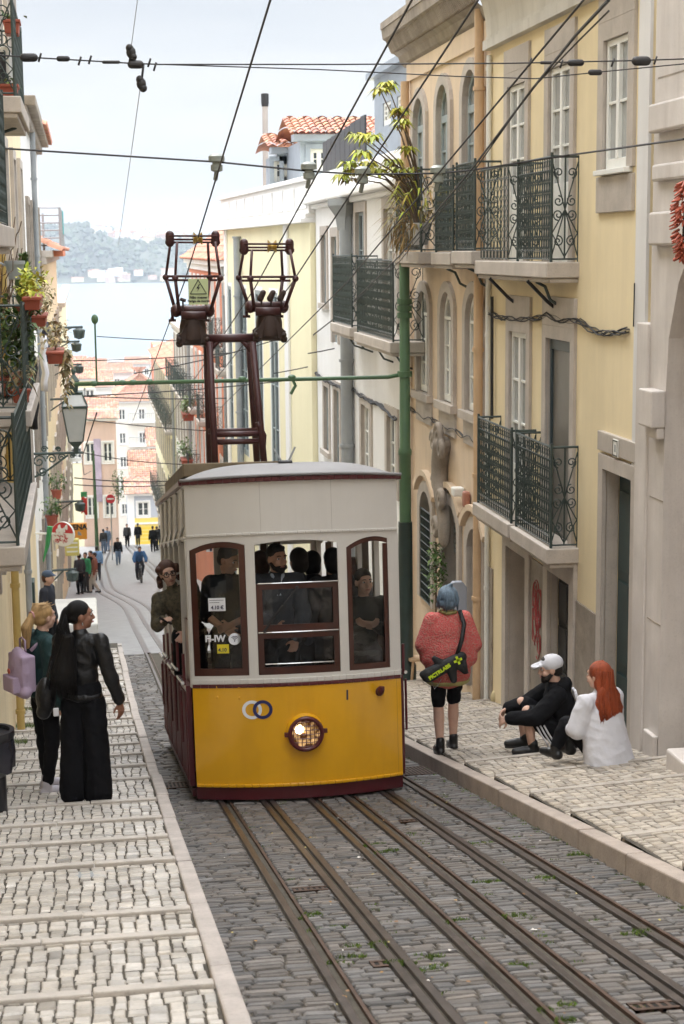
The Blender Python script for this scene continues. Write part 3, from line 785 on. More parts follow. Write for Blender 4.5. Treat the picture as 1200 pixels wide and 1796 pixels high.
bundle(FR, [(YS1-.1, aX(865, 548, XF_R).z), (uX(905), aX(905, 558, XF_R).z), (uX(965), aX(965, 552, XF_R).z), (uX(1020), aX(1020, 562, XF_R).z), (uX(1065), aX(1065, 584, XF_R).z), (uX(1116), aX(1120, 572, XF_R).z)], 'wall_cable', h, 6, .05)
bundle(FR, [(uX(1119), aX(1124, 572, XF_R).z), (uX(1120), aX(1130, 405, XF_R).z)], 'wall_cable', h, 2, .02)
mb = MB(); mb.tube([FR(YS1-.3, aX(870, 520, XF_R).z, .04), FR(YS1-.32, aX(870, 735, XF_R).z, .04)], .02, 6); mb.build('conduit', I_blk, h)

# ---- ochre house with arched windows
YB0, YB1 = YS1, uX(719)
h = thing('ochre_house', (5.7, 26, -7.6), 'ochre house with arched windows, carved scroll and heavy stone cornice', 'house')
cols = [(816, 844), (771, 793), (729, 749)]
U_ = [O(816, 842, 122, 440, arch=.42), O(770, 791, 148, 440, arch=.4), O(729, 748, 172, 436, arch=.38)]
Mm = [O(821, 846, 514, 724, arch=.36), O(777, 797, 512, 706, arch=.34), O(736, 755, 510, 688, arch=.32)]
Gg = [O(824, 848, 928, 1215, arch=.3, reveal=.3), O(781, 806, 886, 1165, arch=.3, reveal=.3), O(741, 760, 862, 1055, arch=.3, reveal=.2)]
zb = aX(770, 60, XF_R).z
zb = aX(722, 118, XF_R).z + .1
wall(FR, YB0, YB1, -9.4, zb, U_ + Mm + Gg, P_bei, h)
for o_ in U_:
    w_ = casement(FR, o_, W_grey, G_lite, h, depth=.09, rows=3, top_light=.1, solid=.5); lining(FR, o_, S_stone, w_, 'window_surround', .15, .05, reveal=.09, sill=False)
for o_ in Mm:
    w_ = casement(FR, o_, W_wht, G_lite, h, depth=.08, rows=3); lining(FR, o_, S_stone, w_, 'window_surround', .15, .05, reveal=.08, sill=True)
    mb = MB(); FR.box(mb, o_['u0']-.15, o_['u1']+.15, o_['v0']-.45, o_['v0']-.11, -.01, .03); mb.build('apron_stone', S_stone, w_, bevel=.006)
for i, o_ in enumerate(Gg):
    d_ = casement(FR, o_, D_grn, G_dark, h, depth=.28 if i < 2 else .18, rows=1 if i else 3, border=.09, name='shop_door' if i < 2 else 'grille_window'); lining(FR, o_, S_stone, d_, 'door_surround', .16, .05, reveal=.18, sill=False)
    mb = MB(); A = arc_pts(o_, grow=.24); B = arc_pts(o_, grow=.32)
    for j in range(len(A)-1): mb.hexa([FR(*A[j], 0), FR(*A[j+1], 0), FR(*B[j+1], 0), FR(*B[j], 0), FR(*A[j], .09), FR(*A[j+1], .09), FR(*B[j+1], .09), FR(*B[j], .09)])
    mb.build('hood_mould', P_bei, d_)
    if i == 2:
        mb = MB()
        for k in range(9): u = o_['u0'] + (o_['u1']-o_['u0'])*k/8; mb.tube([FR(u, o_['v0'], .02), FR(u, o_['v1']-.3, .02)], .012, 4)
        for k in range(12): v = o_['v0'] + (o_['v1']-.3-o_['v0'])*k/11; mb.tube([FR(o_['u0'], v, .025), FR(o_['u1'], v, .025)], .012, 4)
        mb.build('grille', I_grn, d_)
    if i == 1:
        mb = MB()
        for k in range(9): v = o_['v1'] - .15 - .07*k; FR.box(mb, o_['u0']+.01, o_['u1']-.01, v-.03, v+.025, -.16, -.12)
        mb.build('roller_shutter', C_pgrey, d_)
# carved scroll ornament
c0 = aX(778, 780, 4.92)
mb = MB()
for t in range(26):
    k = t/25; u = c0.y + .16*sin(k*5.2) ; v = c0.z - k*1.3; mb.ell(FR(u, v, .1), (.14*(1-.35*k), .17*(1-.35*k), .13), n=10, m=6)
for (du, dv, r) in ((.25, .02, .16), (-.2, -.05, .15), (.18, -.55, .13), (-.2, -.75, .15), (.12, -1.2, .17), (-.05, .12, .2)):
    spiral(mb, lambda s_, t: FR(c0.y + du + s_, c0.z + dv + t, .16), (0, 0), r, 0, 1.3, 1, .05, 16, 8)
o = blob(mb, 'carved_scroll', S_dark, h, .025, 2, extra=lambda me: [setattr(v_, 'co', v_.co - ORG[h]) for v_ in me.vertices])
# cornice, wavy underside, parapet
mb = MB(); prof = [(.0, -.05), (.06, .0), (.1, .1), (.2, .17), (.27, .32), (.34, .36), (.36, .5)]
for (w0, z0), (w1, z1) in zip(prof, prof[1:]): mb.quad(FR(YB0, zb+z0, w0), FR(YB1+.35, zb+z0, w0), FR(YB1+.35, zb+z1, w1), FR(YB0, zb+z1, w1))
FR.box(mb, YB0, YB1+.35, zb+.5, zb+.6, -.3, .375)
mb.poly([FR(YB1+.35, zb+z, w_) for w_, z in prof] + [FR(YB1+.35, zb+.5, -.3), FR(YB1+.35, zb-.05, -.3)])
for i in range(60):
    u = YB0 + (YB1+.3-YB0)*(i+.5)/60; mb.cap(FR(u, zb+.18, .2), FR(u, zb+.33, .28), .04, .03, 6)
mb.build('cornice', S_dark, h)
mb = MB(); FR.box(mb, YB0, YB1, zb+.6, zb+1.6, -.2, .05); mb.build('parapet', mat('parapet_stone', (.36, .33, .28), .8, .15, 1, .2, 50, stain=.6, stain_col=(.17, .15, .13)), h)
mb = MB(); FR.box(mb, YB0, YB1, zb-.3, zb-.05, .0, .04); mb.build('frieze', P_bei, h)
pipe(FR, uX(850), -8.2, zb+.1, .062, C_pipe, h, .08); pipe(FR, YB1-.12, -9.2, zb-.3, .065, C_pipe, h, .09)
vbb = aX(806, 440, XF_R - .28).z
balcony(FR, uX(838, XD), uX(806, XD), vbb, brackets=1, dep=.32, H=1.05, parent=h, im=I_grn, sm=S_stone)
balcony(FR, uX(800, XD), uX(770, XD), vbb-.02, brackets=1, dep=.32, H=1.05, parent=h, im=I_grn, sm=S_stone)
vbp = aX(722, 442, XF_R-.4).z
balcony(FR, uX(757, XD), uX(697, XF_R-.42), vbp, brackets=0, dep=.42, H=1.1, parent=h, im=I_grn, sm=S_stone)
bundle(FR, [(YB1-.1, aX(727, 718, XF_R).z), (uX(760), aX(760, 735, XF_R).z), (uX(795), aX(795, 750, XF_R).z), (uX(830), aX(830, 768, XF_R).z), (uX(856), aX(858, 780, XF_R).z)], 'wall_cable', h, 5, .05)
mb = MB(); q = aX(801, 862, 4.9); mb.box(4.84, 4.99, q.y-.09, q.y+.09, q.z-.06, q.z+.06); mb.build('floodlight', W_wht, h, bevel=.02)
mb = MB(); q = aX(812, 876, 4.9); mb.box(4.9, 4.99, q.y-.07, q.y+.07, q.z-.11, q.z+.11); mb.build('alarm_box', mat('box_dull_red', (.36, .16, .11), .6, .1, 4), h, bevel=.03)
q = aX(805, 1060, 4.75)
mb = MB(); mb.prism([(4.62, q.y, q.z-1.05), (4.86, q.y, q.z-1.05), (4.86, q.y, q.z+.22), (4.8, q.y, q.z+.3), (4.68, q.y, q.z+.3), (4.62, q.y, q.z+.22)], (0, .1, 0))
tag(mb.build('menu_board', mat('board_grey', (.33, .36, .42), .5, .1, 4), bevel=.012), 'blank grey rounded notice board standing by the ochre shop door', 'board')

# ---- white house
YW0, YW1 = YB1+.02, uX(556)
h = thing('white_house', (5.7, 35, -9), 'white plastered house with twin iron balconies and grey drainpipe', 'house')
Wo = [O(676, 697, 365, 582), O(626, 641, 372, 570), O(602, 613, 410, 586), O(584, 593, 415, 602), O(566, 574, 412, 532)]
Wl = [O(681, 697, 732, 870), O(636, 651, 712, 850), O(609, 617, 690, 850), O(588, 597, 684, 840), O(570, 578, 678, 790)]
zw = aX(650, 330, XF_R).z
zw = (aX(560, 372, XF_R).z + aX(690, 335, XF_R).z)/2
wall(FR, YW0, YW1, -11, zw, Wo + Wl, P_wht, h)
for i, o_ in enumerate(Wo + Wl):
    w_ = casement(FR, o_, W_wht if i in (0, 5, 6) else W_grey, G_dark if i % 3 else G_lite, h, depth=.1, rows=3); lining(FR, o_, S_stone, w_, 'window_surround', .18, .03, reveal=.1, sill=i in (4, 9))
vbw = aX(660, 590, XF_R-.4).z
balcony(FR, uX(690, XF_R-.45), uX(628, XF_R-.45), vbw, dep=.45, H=1.2, parent=h, im=I_grn, sm=S_stone, brackets=2)
balcony(FR, uX(618, XF_R-.45), uX(586, XF_R-.45), vbw+.05, dep=.45, H=1.2, parent=h, im=I_grn, sm=S_stone, brackets=2)
mb = MB(); FR.box(mb, YW0, YW1+.2, zw, zw+.1, -.2, .1); FR.box(mb, YW0, YW1+.2, zw+.1, zw+.24, -.2, .26); FR.box(mb, YW0, YW1+.1, zw+.24, zw+.7, -.25, .03); mb.build('cornice', P_wht, h, bevel=.03)
pipe(FR, uX(620), -10.6, zw-.2, .12, C_pgrey, h, .13)
mb = MB(); mb.lathe([(.12, -.45), (.16, -.2), (.3, 0), (.3, .12)], FR(uX(620), zw-.05, .16), 4); mb.build('rain_hopper', C_pgrey, h)
bundle(FR, [(YW1, aX(558, 655, XF_R).z), (uX(585), aX(585, 672, XF_R).z), (uX(620), aX(620, 682, XF_R).z), (uX(672), aX(672, 712, XF_R).z), (uX(703), aX(705, 738, XF_R).z)], 'wall_cable', h, 5, .06, .016)
# roof loft with grey-blue cladding and tiled dormers
LB = mat('zinc_cladding', (.30, .345, .40), .4, .12, 3, metal=.2)
lw = Fr((5.6, 0, 0), (0, 1, 0), (-1, 0, 0))
l0, l1 = aX(718, 200, 5.6).y, aX(657, 200, 5.6).y; zl0, zl1 = aX(690, 275, 5.6).z, aX(690, 122, 5.6).z
g = thing('roof_loft', (7, 31, zw+1), 'tall grey blue clad loft with white windows on the white house roof', 'loft')
ops = [dict(u0=l0+.4, u1=l0+1.1, v0=zl0+.6, v1=zl1-.5), dict(u0=l0+1.7, u1=l0+2.5, v0=zl0+.6, v1=zl1-.5)]
wall(lw, l0, l1, zl0-.6, zl1, ops, LB, g, depth=3)
for o_ in ops: casement(lw, o_, W_wht, G_lite, g, depth=.08, rows=3)
mb = MB(); lw.box(mb, l0-.1, l1+.1, zl1, zl1+.12, -3, .15); mb.build('roof', LB, g)

# ---- cream house with curved front and white parapet
h = thing('cream_house', (5.7, 50, -11), 'cream yellow house with curved corner and white balustrade parapet', 'house')
zc = aX(540, 392, XF_R).z
FC = Fr((XF_R - .12, YW1 + .02, 0), V((-.05, 1, 0)), V((-1, -.05, 0)))
Lc = 13.5
opsC = []
for px, t, b in ((447, 447, 640), (468, 445, 640), (488, 443, 640)): pass
for k in range(4):
    u = uX((508, 488, 468, 449)[k]) - YW1 - .5; opsC += [dict(u0=u, u1=u+1.15, v0=zc-6.2, v1=zc-1.6), dict(u0=u, u1=u+1.15, v0=zc-11.4, v1=zc-7.4)]
wall(FC, 0, Lc, -14.5, zc, opsC, P_crm, h, depth=7)
for i, o_ in enumerate(opsC):
    w_ = casement(FC, o_, W_grey, G_dark, h, depth=.06, rows=4, border=.1); lining(FC, o_, P_wht, w_, 'window_surround', .1, .008, reveal=.05, sill=False)
mb = MB()
for i in range(6):  # the curved end turning down the side lane
    a0, a1 = pi/2*i/6, pi/2*(i+1)/6
    def cp(a, z): return FC(Lc + 2.2*sin(a), z, -2.2*(1-cos(a)))
    mb.quad(cp(a0, -14.5), cp(a1, -14.5), cp(a1, zc), cp(a0, zc))
mb.build('rounded_corner', P_crm, h)
mb = MB()
FC.box(mb, .0, Lc+1.0, zc, zc+.1, -.3, .2); FC.box(mb, 0, Lc+.8, zc+.1, zc+.2, -.3, .1); FC.box(mb, 0, Lc+.6, zc+.2, zc+.88, -.3, .02); FC.box(mb, -.02, Lc+.7, zc+.88, zc+.98, -.4, .1)
for k in range(9): FC.box(mb, .2+k*1.5, 1.1+k*1.5+.2, zc+.3, zc+.78, .021, .05)
FC.box(mb, 2.6, 3.1, -14, zc, 0, .06); FC.box(mb, 12.9, 13.3, -14, zc, 0, .06)
mb.build('parapet', P_wht, h, bevel=.03)
pipe(FC, 10.2, -13, zc-.2, .1, C_pgrey, h, .12)
c = aX(466, 320, 6.3); c1 = aX(465, 186, 6.3)
mb = MB(); mb.tube([c - V((0, 0, 1)), c1 + V((0, 0, 0))], .1, 10); g = tag(mb.build('chimney_pipe', mat('chimney_metal', (.42, .38, .35), .5, .1, 2), smooth=True, angle=40), 'tall thin chimney pipe with a dark cap above the cream house', 'chimney')
mb = MB(); mb.lathe([(.11, -.02), (.13, .1), (.13, .4), (.08, .42)], c1, 10); mb.build('chimney_cap', I_blk, g)
pa, pb = aX(566, 265, 5.9), aX(632, 222, 5.9)
mb = MB(); n = 9
for i in range(n):
    k = i/(n-1); y = pa.y + (pb.y-pa.y)*k; zt_ = pa.z + (pb.z-pa.z)*k; y2 = pa.y + (pb.y-pa.y)*(k + .95/(n-1)) if i < n-1 else y + (pb.y-pa.y)*.1
    mb.box(5.9, 5.94, min(y, y2), max(y, y2), zw+1.0, zt_ + .2)
tag(mb.build('roof_screen', I_blk), 'black slatted screen on the white house roof terrace', 'screen')

# ---- houses further down on the right
def row_house(name, label, Y0, Y1, pxm, pyt, m, floors, roof=True, wm=W_wht, bal=True, X=XF_R, seed=1, trim=S_stone, ridge=1.6, gl=G_dark):
    random.seed(seed)
    f = Fr((X, 0, 0), (0, 1, 0), (-1, 0, 0)); zt_ = aX(pxm, pyt, X).z; z0 = gz(Y1) - 1
    t = thing(name, (X, (Y0+Y1)/2, gz((Y0+Y1)/2)), label, 'house'); ops = []
    nb = max(2, round((Y1-Y0)/2.6))
    for k in range(nb):
        for fl in range(floors):
            u = Y0 + (Y1-Y0)*(k+.5)/nb - .45; v = zt_ - 2.9 - 3.3*fl
            if v > z0 + 1.2: ops.append(dict(u0=u, u1=u+.95, v0=v, v1=v+2.3))
    wall(f, Y0, Y1, z0, zt_, ops, m, t, depth=7, roofed=True)
    for i, o_ in enumerate(ops):
        w_ = casement(f, o_, wm, gl if i % 3 else G_lite, t, depth=.15, rows=3, border=.09); lining(f, o_, trim, w_, 'window_surround', .16, .04, reveal=.15, sill=False)
        if bal and i % 2 == 0: balcony(f, o_['u0']-.25, o_['u1']+.25, o_['v0'], .5, 1.05, t, I_grn, S_stone, sp=.16, rich=False)
    mb = MB(); f.box(mb, Y0, Y1, zt_, zt_+.2, -.2, .25); f.box(mb, Y0, Y1, zt_-.25, zt_-.02, 0, .1); mb.build('cornice', trim, t)
    if roof:
        mb = MB(); tile_roof(mb, f(Y0-.1, zt_+.2, .4), f(Y1+.1, zt_+.2, .4), f(Y0+.8, zt_+.2+ridge, -3.4), f(Y1-.8, zt_+.2+ridge, -3.4), tw=.35, amp=.06)
        tile_roof(mb, f(Y0-.1, zt_+.2, .4), f(Y0-.1, zt_+.2, -7), f(Y0+.8, zt_+.2+ridge, -3.4), f(Y0+.8, zt_+.2+ridge, -3.5), tw=.35, amp=.06)
        tile_roof(mb, f(Y1+.1, zt_+.2, .4), f(Y1+.1, zt_+.2, -7), f(Y1-.8, zt_+.2+ridge, -3.4), f(Y1-.8, zt_+.2+ridge, -3.5), tw=.35, amp=.06)
        mb.build('roof', T_tile, t, tint=True, smooth=True)
    pipe(f, Y0+.25, z0, zt_, .08, C_pgrey, t, .1)
    return t
row_house('townhouse', 'narrow grey white house with stone trim just beyond the cream house', YW1+14.6, 57.5, 420, 500, P_grey, 4, roof=False, seed=3)
# roof level stone pediment of that house
q = aX(408, 520, 4.9)
mb = MB(); mb.box(4.7, 5.3, q.y-1.2, q.y+1.2, q.z, q.z+.5); mb.box(4.8, 5.25, q.y-.9, q.y+.9, q.z+.5, q.z+1.1); mb.box(4.85, 5.2, q.y-.45, q.y+.45, q.z+1.1, q.z+2.3); mb.box(4.8, 5.25, q.y-.6, q.y+.6, q.z+2.3, q.z+2.5)
tag(mb.build('chimney_stack', S_stone, bevel=.03), 'weathered stone chimney stack on the grey white house', 'chimney')
row_house('townhouse', 'terracotta house with a hipped orange tile roof behind the current collectors', 57.6, 78, 385, 466, P_terr, 3, roof=True, seed=4, ridge=2.6, trim=P_wht)
row_house('townhouse', 'white house with green iron balconies below the terracotta house', 78.2, 93, 330, 588, P_wht, 5, roof=False, seed=5)
row_house('townhouse', 'pale yellow house low down the street on the right', 93.2, 120, 305, 668, P_crm, 4, roof=True, seed=6)
random.seed(11)
# ---- green tram pole with cross arm
PY_ = aX(711, 900, 4.62).y; pb_ = V((4.62, PY_, rz(4.62, PY_)))
t = thing('tram_pole', pb_, 'tall green steel tramway pole standing at the right wall with cross arm', 'pole')
zarm = aY(705, 656, PY_).z; ztop = aY(711, 455, PY_).z
M_pg = mat('pole_green', (.075, .15, .075), .45, .15, 3, spec=.5, stain=.25, stain_col=(.04, .07, .05)); M_pd = mat('pole_dark_green', (.018, .035, .03), .4, .3, 4)
mb = MB(); zj = aY(712, 915, PY_).z; zk = aY(712, 797, PY_).z
mb.lathe([(.088, zj), (.088, zk-.02), (.1, zk), (.1, zk+.06), (.08, zk+.1), (.075, ztop+.0), (.06, ztop+.05)], (pb_.x, pb_.y, 0), 16); mb.build('shaft', M_pg, t, smooth=True, angle=35)
mb = MB(); mb.lathe([(.16, pb_.z-.3), (.16, pb_.z+.25), (.115, pb_.z+.34), (.105, zj-.004)], (pb_.x, pb_.y, 0), 16); mb.build('lower_shaft', M_pd, t, smooth=True, angle=35)
mb = MB(); a0 = aY(128, 674, PY_); mb.tube([(pb_.x, pb_.y, zarm), (pb_.x-.25, pb_.y, zarm-.04), (a0.x, pb_.y, a0.z)], .03, 10)
for px in (165, 215, 233, 262, 425, 512): q = aY(px, 667, PY_); mb.ell((q.x, q.y, zarm + (a0.z-zarm)*(pb_.x-q.x)/(pb_.x-a0.x)), (.06, .042, .042))
mb.build('cross_arm', M_pg, t, smooth=True)
for v in (zarm, zarm+.85, zarm+.95, zarm+1.05): mb = MB(); mb.lathe([(.11, v-.04), (.11, v+.04)], (pb_.x, pb_.y, 0), 14); mb.build('clamp', M_pg, t)
mb = MB(); q = aY(512, 662, PY_); mb.tube([(q.x, q.y, q.z), (q.x+.05, q.y, q.z-.12), (q.x-.02, q.y, q.z-.24)], .025, 6); mb.build('hook', M_pg, t); mb = MB()
q = aY(170, 672, PY_); mb.tube([(q.x, q.y, q.z), (q.x, q.y, q.z+.85)], .015, 6); mb.ell((q.x, q.y, q.z+.9), (.05, .05, .07))
mb.build('wire_post', M_pg, t)
# ================================================================== LEFT SIDE
def left_house(name, label, Y0, Y1, zt_, m, ops, cornice=True, trim=S_stone, wm=W_wht):
    t = thing(name, (XF_L, (Y0+Y1)/2, gz((Y0+Y1)/2)), label, 'house')
    wall(FL, Y0, Y1, gz(Y1)-1, zt_, ops, m, t, depth=6)
    for i, o_ in enumerate(ops):
        w_ = casement(FL, o_, wm, G_lite if i % 2 else G_dark, t, depth=.12, rows=3, border=.08); lining(FL, o_, trim, w_, 'window_surround', .15, .06, reveal=.12, sill=False)
    if cornice:
        mb = MB(); FL.box(mb, Y0, Y1, zt_-.02, zt_+.16, -.2, .14); FL.box(mb, Y0, Y1, zt_+.16, zt_+.34, -.2, .3); mb.build('cornice', trim, t, bevel=.02)
    return t
def lops(Y0, Y1, zs, n, hgt=2.2, wd=.95):
    return [dict(u0=Y0+(Y1-Y0)*(k+.5)/n-wd/2, u1=Y0+(Y1-Y0)*(k+.5)/n+wd/2, v0=z, v1=z+hgt) for k in range(n) for z in zs]
# nearest house
hA = left_house('ochre_townhouse', 'pale ochre house nearest on the left with three iron balconies', -26, 20.6, 7, P_ylo, lops(10.2, 19.8, (2.9, -.4, -3.6), 3) )
M_iron = I_grn
XB = XF_L + .42
za = aX(20, 402, XB).z; balcony(FL, uX(-30, XB), uX(20, XB), za, .42, 1.05, hA, I_grn, S_stone, brackets=2)
zb2 = aX(45, 893, XB).z; balcony(FL, uX(17, XB), uX(45, XB), zb2, .42, 1.05, hA, I_grn, S_stone, brackets=2)
yac = uX(57, XB); zac = aX(57, 242, XB).z; balcony(FL, yac-2.6, yac, zac, .42, .95, hA, I_grn, S_stone, brackets=1)
pipe(FL, 20.3, gz(20)-.2, 5.8, .05, mat('pipe_mustard', (.5, .36, .12), .5, .1, 3), hA, .08)
# air conditioner on that balcony
mb = MB(); mb.box(-.98, -.66, yac-1.4, yac-.7, zac+.02, zac+.62)
g = tag(mb.build('air_conditioner', W_wht, bevel=.02), 'white air conditioner standing on the upper left balcony', 'air conditioner')
mb = MB(); mb.box(-.94, -.7, yac-1.415, yac-1.401, zac+.08, zac+.56); mb.build('vent_grille', I_blk, g)
M_pot = mat('terracotta_pot', (.33, .075, .04), .6, .15, 6)
M_leaf = mat('leaf_green', (.085, .15, .04), .5, .4, 9, attr=True, spec=.35)
M_leafy = mat('leaf_yellow_green', (.38, .40, .05), .5, .35, 9, attr=True, spec=.35)
M_dry = mat('leaf_dry', (.28, .23, .12), .6, .3, 9, attr=True)
M_bark = mat('bark', (.13, .09, .06), .9, .3, 10, .4, 40)
M_soil = mat('soil', (.05, .035, .025), .95, .3, 10)
def leaf(mb, p, d, ln, wd, droop=.3):
    d = V(d).normalized(); s_ = d.cross(V((0, 0, 1)));
    if s_.length < .1: s_ = V((1, 0, 0))
    s_.normalize(); g = U(.6, 1.45); mb.cur = (g*U(.85, 1.2), g, g*U(.7, 1.1))
    m1 = p + d*ln*.5 + V((0, 0, ln*.06)); e = p + d*ln - V((0, 0, ln*droop))
    mb.add([p, m1 + s_*wd/2, e, m1 - s_*wd/2, m1 - V((0, 0, wd*.12))], [(0, 4, 1), (1, 4, 2), (2, 4, 3), (3, 4, 0)]); mb.cur = (1, 1, 1)
def bush(mb, c, r, n, ln=.1, wd=.05, stems=None):
    c = V(c); r = V(r)
    cl = [V((U(-1, 1), U(-1, 1), U(-1, 1))) for _ in range(max(3, n//14))]
    for i in range(n):
        k = cl[i % len(cl)]; q = k*.75 + V((random.gauss(0, .28), random.gauss(0, .28), random.gauss(0, .28)))
        p = c + V((q.x*r.x, q.y*r.y, q.z*r.z)); d = V((U(-1, 1), U(-1, 1), U(-.5, .9)))
        leaf(mb, p, d, ln*U(.6, 1.3), wd*U(.7, 1.2), U(0, .5))
def planter(loc, size, label, kind='box', plant='bush', lm=None, hgt=.3, n=120, ln=.12, wd=.05, group=None, name='planter'):
    t = thing(name, loc, label, 'planter', group); x, y, z = loc; sx, sy, sz = size; mb = MB()
    if kind == 'box':
        mb.hexa([(x-sx/2*.85, y-sy/2*.95, z), (x+sx/2*.85, y-sy/2*.95, z), (x+sx/2*.85, y+sy/2*.95, z), (x-sx/2*.85, y+sy/2*.95, z), (x-sx/2, y-sy/2, z+sz), (x+sx/2, y-sy/2, z+sz), (x+sx/2, y+sy/2, z+sz), (x-sx/2, y+sy/2, z+sz)])
        mb.box(x-sx/2-.012, x+sx/2+.012, y-sy/2-.012, y+sy/2+.012, z+sz-.03, z+sz+.002)
    else: mb.lathe([(sx*.36, 0), (sx*.46, sz*.8), (sx*.52, sz*.8), (sx*.52, sz), (sx*.44, sz)], loc, 14)
    mb.build('pot', M_pot, t, bevel=.006)
    mb = MB(); c = V((x, y, z + sz + hgt*.45))
    if plant == 'bush': bush(mb, c, (sx*.55+.05, sy*.55, hgt*.5), n, ln, wd)
    elif plant == 'conifer':
        for i in range(n):
            k = R(); rr = .02 + sx*.55*(1-k); a = U(0, 6.28); p = V((x + cos(a)*rr*U(.3, 1), y + sin(a)*rr*U(.3, 1), z+sz+hgt*k)); leaf(mb, p, (cos(a), sin(a), 1.2), ln, wd, 0)
    elif plant == 'cactus':
        for (dx, dy, dz, r) in ((0, 0, .12, .1), (.03, .05, .28, .09), (-.03, -.06, .26, .07), (.0, .02, .42, .06)): mb.cur = (U(.8, 1.1),)*3; mb.ell((x+dx, y+dy, z+sz+dz), (r*.9, r*.35, r*1.25), n=10, m=8)
    elif plant == 'trail':
        bush(mb, c, (sx*.6+.06, sy*.6, hgt*.5), n//2, ln, wd)
        for i in range(14):
            a = U(-.5, .5)*sy; p = V((x+sx*.5+.02, y+a, z+sz)); L_ = U(.2, .9)
            for j in range(10): leaf(mb, p + V((U(-.03, .05), U(-.03, .03), -L_*j/10)), (U(-1, 1), U(-1, 1), -.4), ln, wd)
    mb.build('foliage', lm or M_leaf, t, tint=True)
    mb = MB(); mb.tube([(x, y, z+sz-.05), (x+.01, y, z+sz+hgt*.6)], .012, 5); mb.build('stem', M_bark, t)
    return t
planter((-.62, yac-1.5, zac+.72), (.16, .3, .14), 'empty looking red pot on the rail above the air conditioner', 'box', n=30, hgt=.1, ln=.06)
planter((-.66, yac-1.9, zac+.01), (.18, .3, .16), 'red pot on the floor of the upper left balcony', 'box', n=24, hgt=.1, ln=.06)
# second and further left houses
hB = left_house('yellow_townhouse', 'yellow ochre house on the left behind the planted balcony', 20.7, 31.2, 7.5, P_ylo, lops(22, 31, (2.7, -.8, -4.4), 3))
hC = left_house('white_townhouse', 'white washed house with a weathered eave behind the street lantern', 31.3, 44, aY(80, 262, 42).z, P_wht, lops(32, 43, (-1.3, -4.6, -8), 4), cornice=True, trim=S_dark)
hD = left_house('cream_townhouse', 'cream house with tiled eave low on the left beyond the lantern', 44.1, 72, aY(105, 455, 66).z, P_ylo, lops(44.5, 71, (-4.6, -8.2, -11.4), 7))
mb = MB(); z_ = ORG[hD]; zt_ = aY(105, 455, 66).z
tile_roof(mb, FL(44.1, zt_+.35, .55), FL(72, zt_+.35, .55), FL(44.1, zt_+1.7, -2.4), FL(72, zt_+1.7, -2.4), tw=.4, amp=.06); mb.build('roof', T_tile, hD, tint=True, smooth=True)
mb = MB(); zt2 = aY(80, 240, 42).z; tile_roof(mb, FL(37, zt2-.05, .38), FL(44.2, zt2-.05, .38), FL(37, zt2+.6, -2), FL(44.2, zt2+.6, -2), tw=.35, amp=.05); mb.build('roof', T_tile, hC, tint=True, smooth=True)
hE = left_house('grey_townhouse', 'grey white house far down on the left before the pink house', 72.2, 112, aY(118, 520, 95).z, P_crm, lops(73, 111, (-9, -12.5, -15.6), 10, 2.2, 1.1))
# roof terrace box above the cream house
zt3 = aY(92, 440, 52).z
g = thing('roof_terrace_cage', (-.9, 50, zt3), 'grey wire caged roof terrace with a turquoise cloth on the left', 'terrace')
mb = MB()
for x, y in ((-.5, 46), (-.5, 53), (-1.1, 46), (-1.1, 53)): mb.tube([(x, y, zt3), (x, y, zt3+1.15)], .04, 5)
for k in range(6): mb.tube([(-.5, 46, zt3+.2*k+.15), (-.5, 53, zt3+.2*k+.15)], .02, 4); mb.tube([(-.5, 46, zt3+.2*k+.15), (-1.1, 46, zt3+.2*k+.15)], .02, 4)
for k in range(20): mb.tube([(-.5, 46+k*.36, zt3), (-.5, 46+k*.36, zt3+1.15)], .015, 4)
mb.build('cage', C_pgrey, g); mb = MB(); mb.box(-1.3, -.45, 45.8, 53.2, zt3-.15, zt3); mb.build('floor_slab', P_terr, g)
mb = MB(); mb.box(-.49, -.47, 51.5, 53, zt3+.5, zt3+1.2); mb.build('cloth', mat('cloth_turquoise', (.05, .4, .42), .7, .1, 5), g)
# balcony with the planters
ybp = uX(58, XB); zbp = aX(58, 680, XB).z; YP = ybp - 2.2
balcony(FL, ybp-3.4, ybp, zbp, .42, 1.02, hA, I_grn, S_stone, brackets=0)
zr_ = zbp + 1.12
planter((-.5, YP+.3, aX(30, 577, -.5).z), (.17, 1.5, .13), 'long terracotta trough with yellow green succulents on the planted balcony rail', 'box', 'bush', M_leafy, .3, 260, .1, .045)
planter((-.5, ybp+.25, aX(66, 577, -.5).z), (.17, 1.1, .13), 'short terracotta trough with dry pale flowers on the planted balcony rail', 'box', 'bush', M_dry, .3, 220, .09, .04)
planter((-.62, YP+1.0, aX(38, 560, -.62).z), (.26, .26, .1), 'prickly pear cactus behind the long terracotta trough', 'pot', 'cactus', M_leaf, .5)
planter((-.66, ybp+.3, aX(62, 556, -.66).z), (.34, .34, .12), 'small dark conifer rising above the terracotta troughs', 'pot', 'conifer', M_leaf, .75, 420, .09, .03)
planter((-.72, YP+.6, zbp+.02), (.3, .9, .2), 'big leafy plant behind the bars of the planted balcony', 'box', 'bush', M_leaf, .75, 420, .14, .07)
planter((-.35, ybp+1.6, aX(84, 662, -.4).z), (.2, 1.0, .15), 'terracotta trough with trailing dry plants hung beyond the planted balcony', 'box', 'trail', M_dry, .42, 420, .1, .045)
planter((-.64, YP-.6, zbp+.02), (.2, .3, .14), 'spiky dry houseplant at the balcony edge', 'pot', 'bush', M_dry, .3, 80, .2, .02)
mb = MB(); q = aX(27, 490, -.7); mb.lathe([(.07, 0), (.1, .16), (.11, .16), (.11, .2)], (q.x, q.y, q.z), 12); mb.tube([(q.x, q.y, q.z+.1), (XF_L, q.y, q.z+.25)], .012, 5)
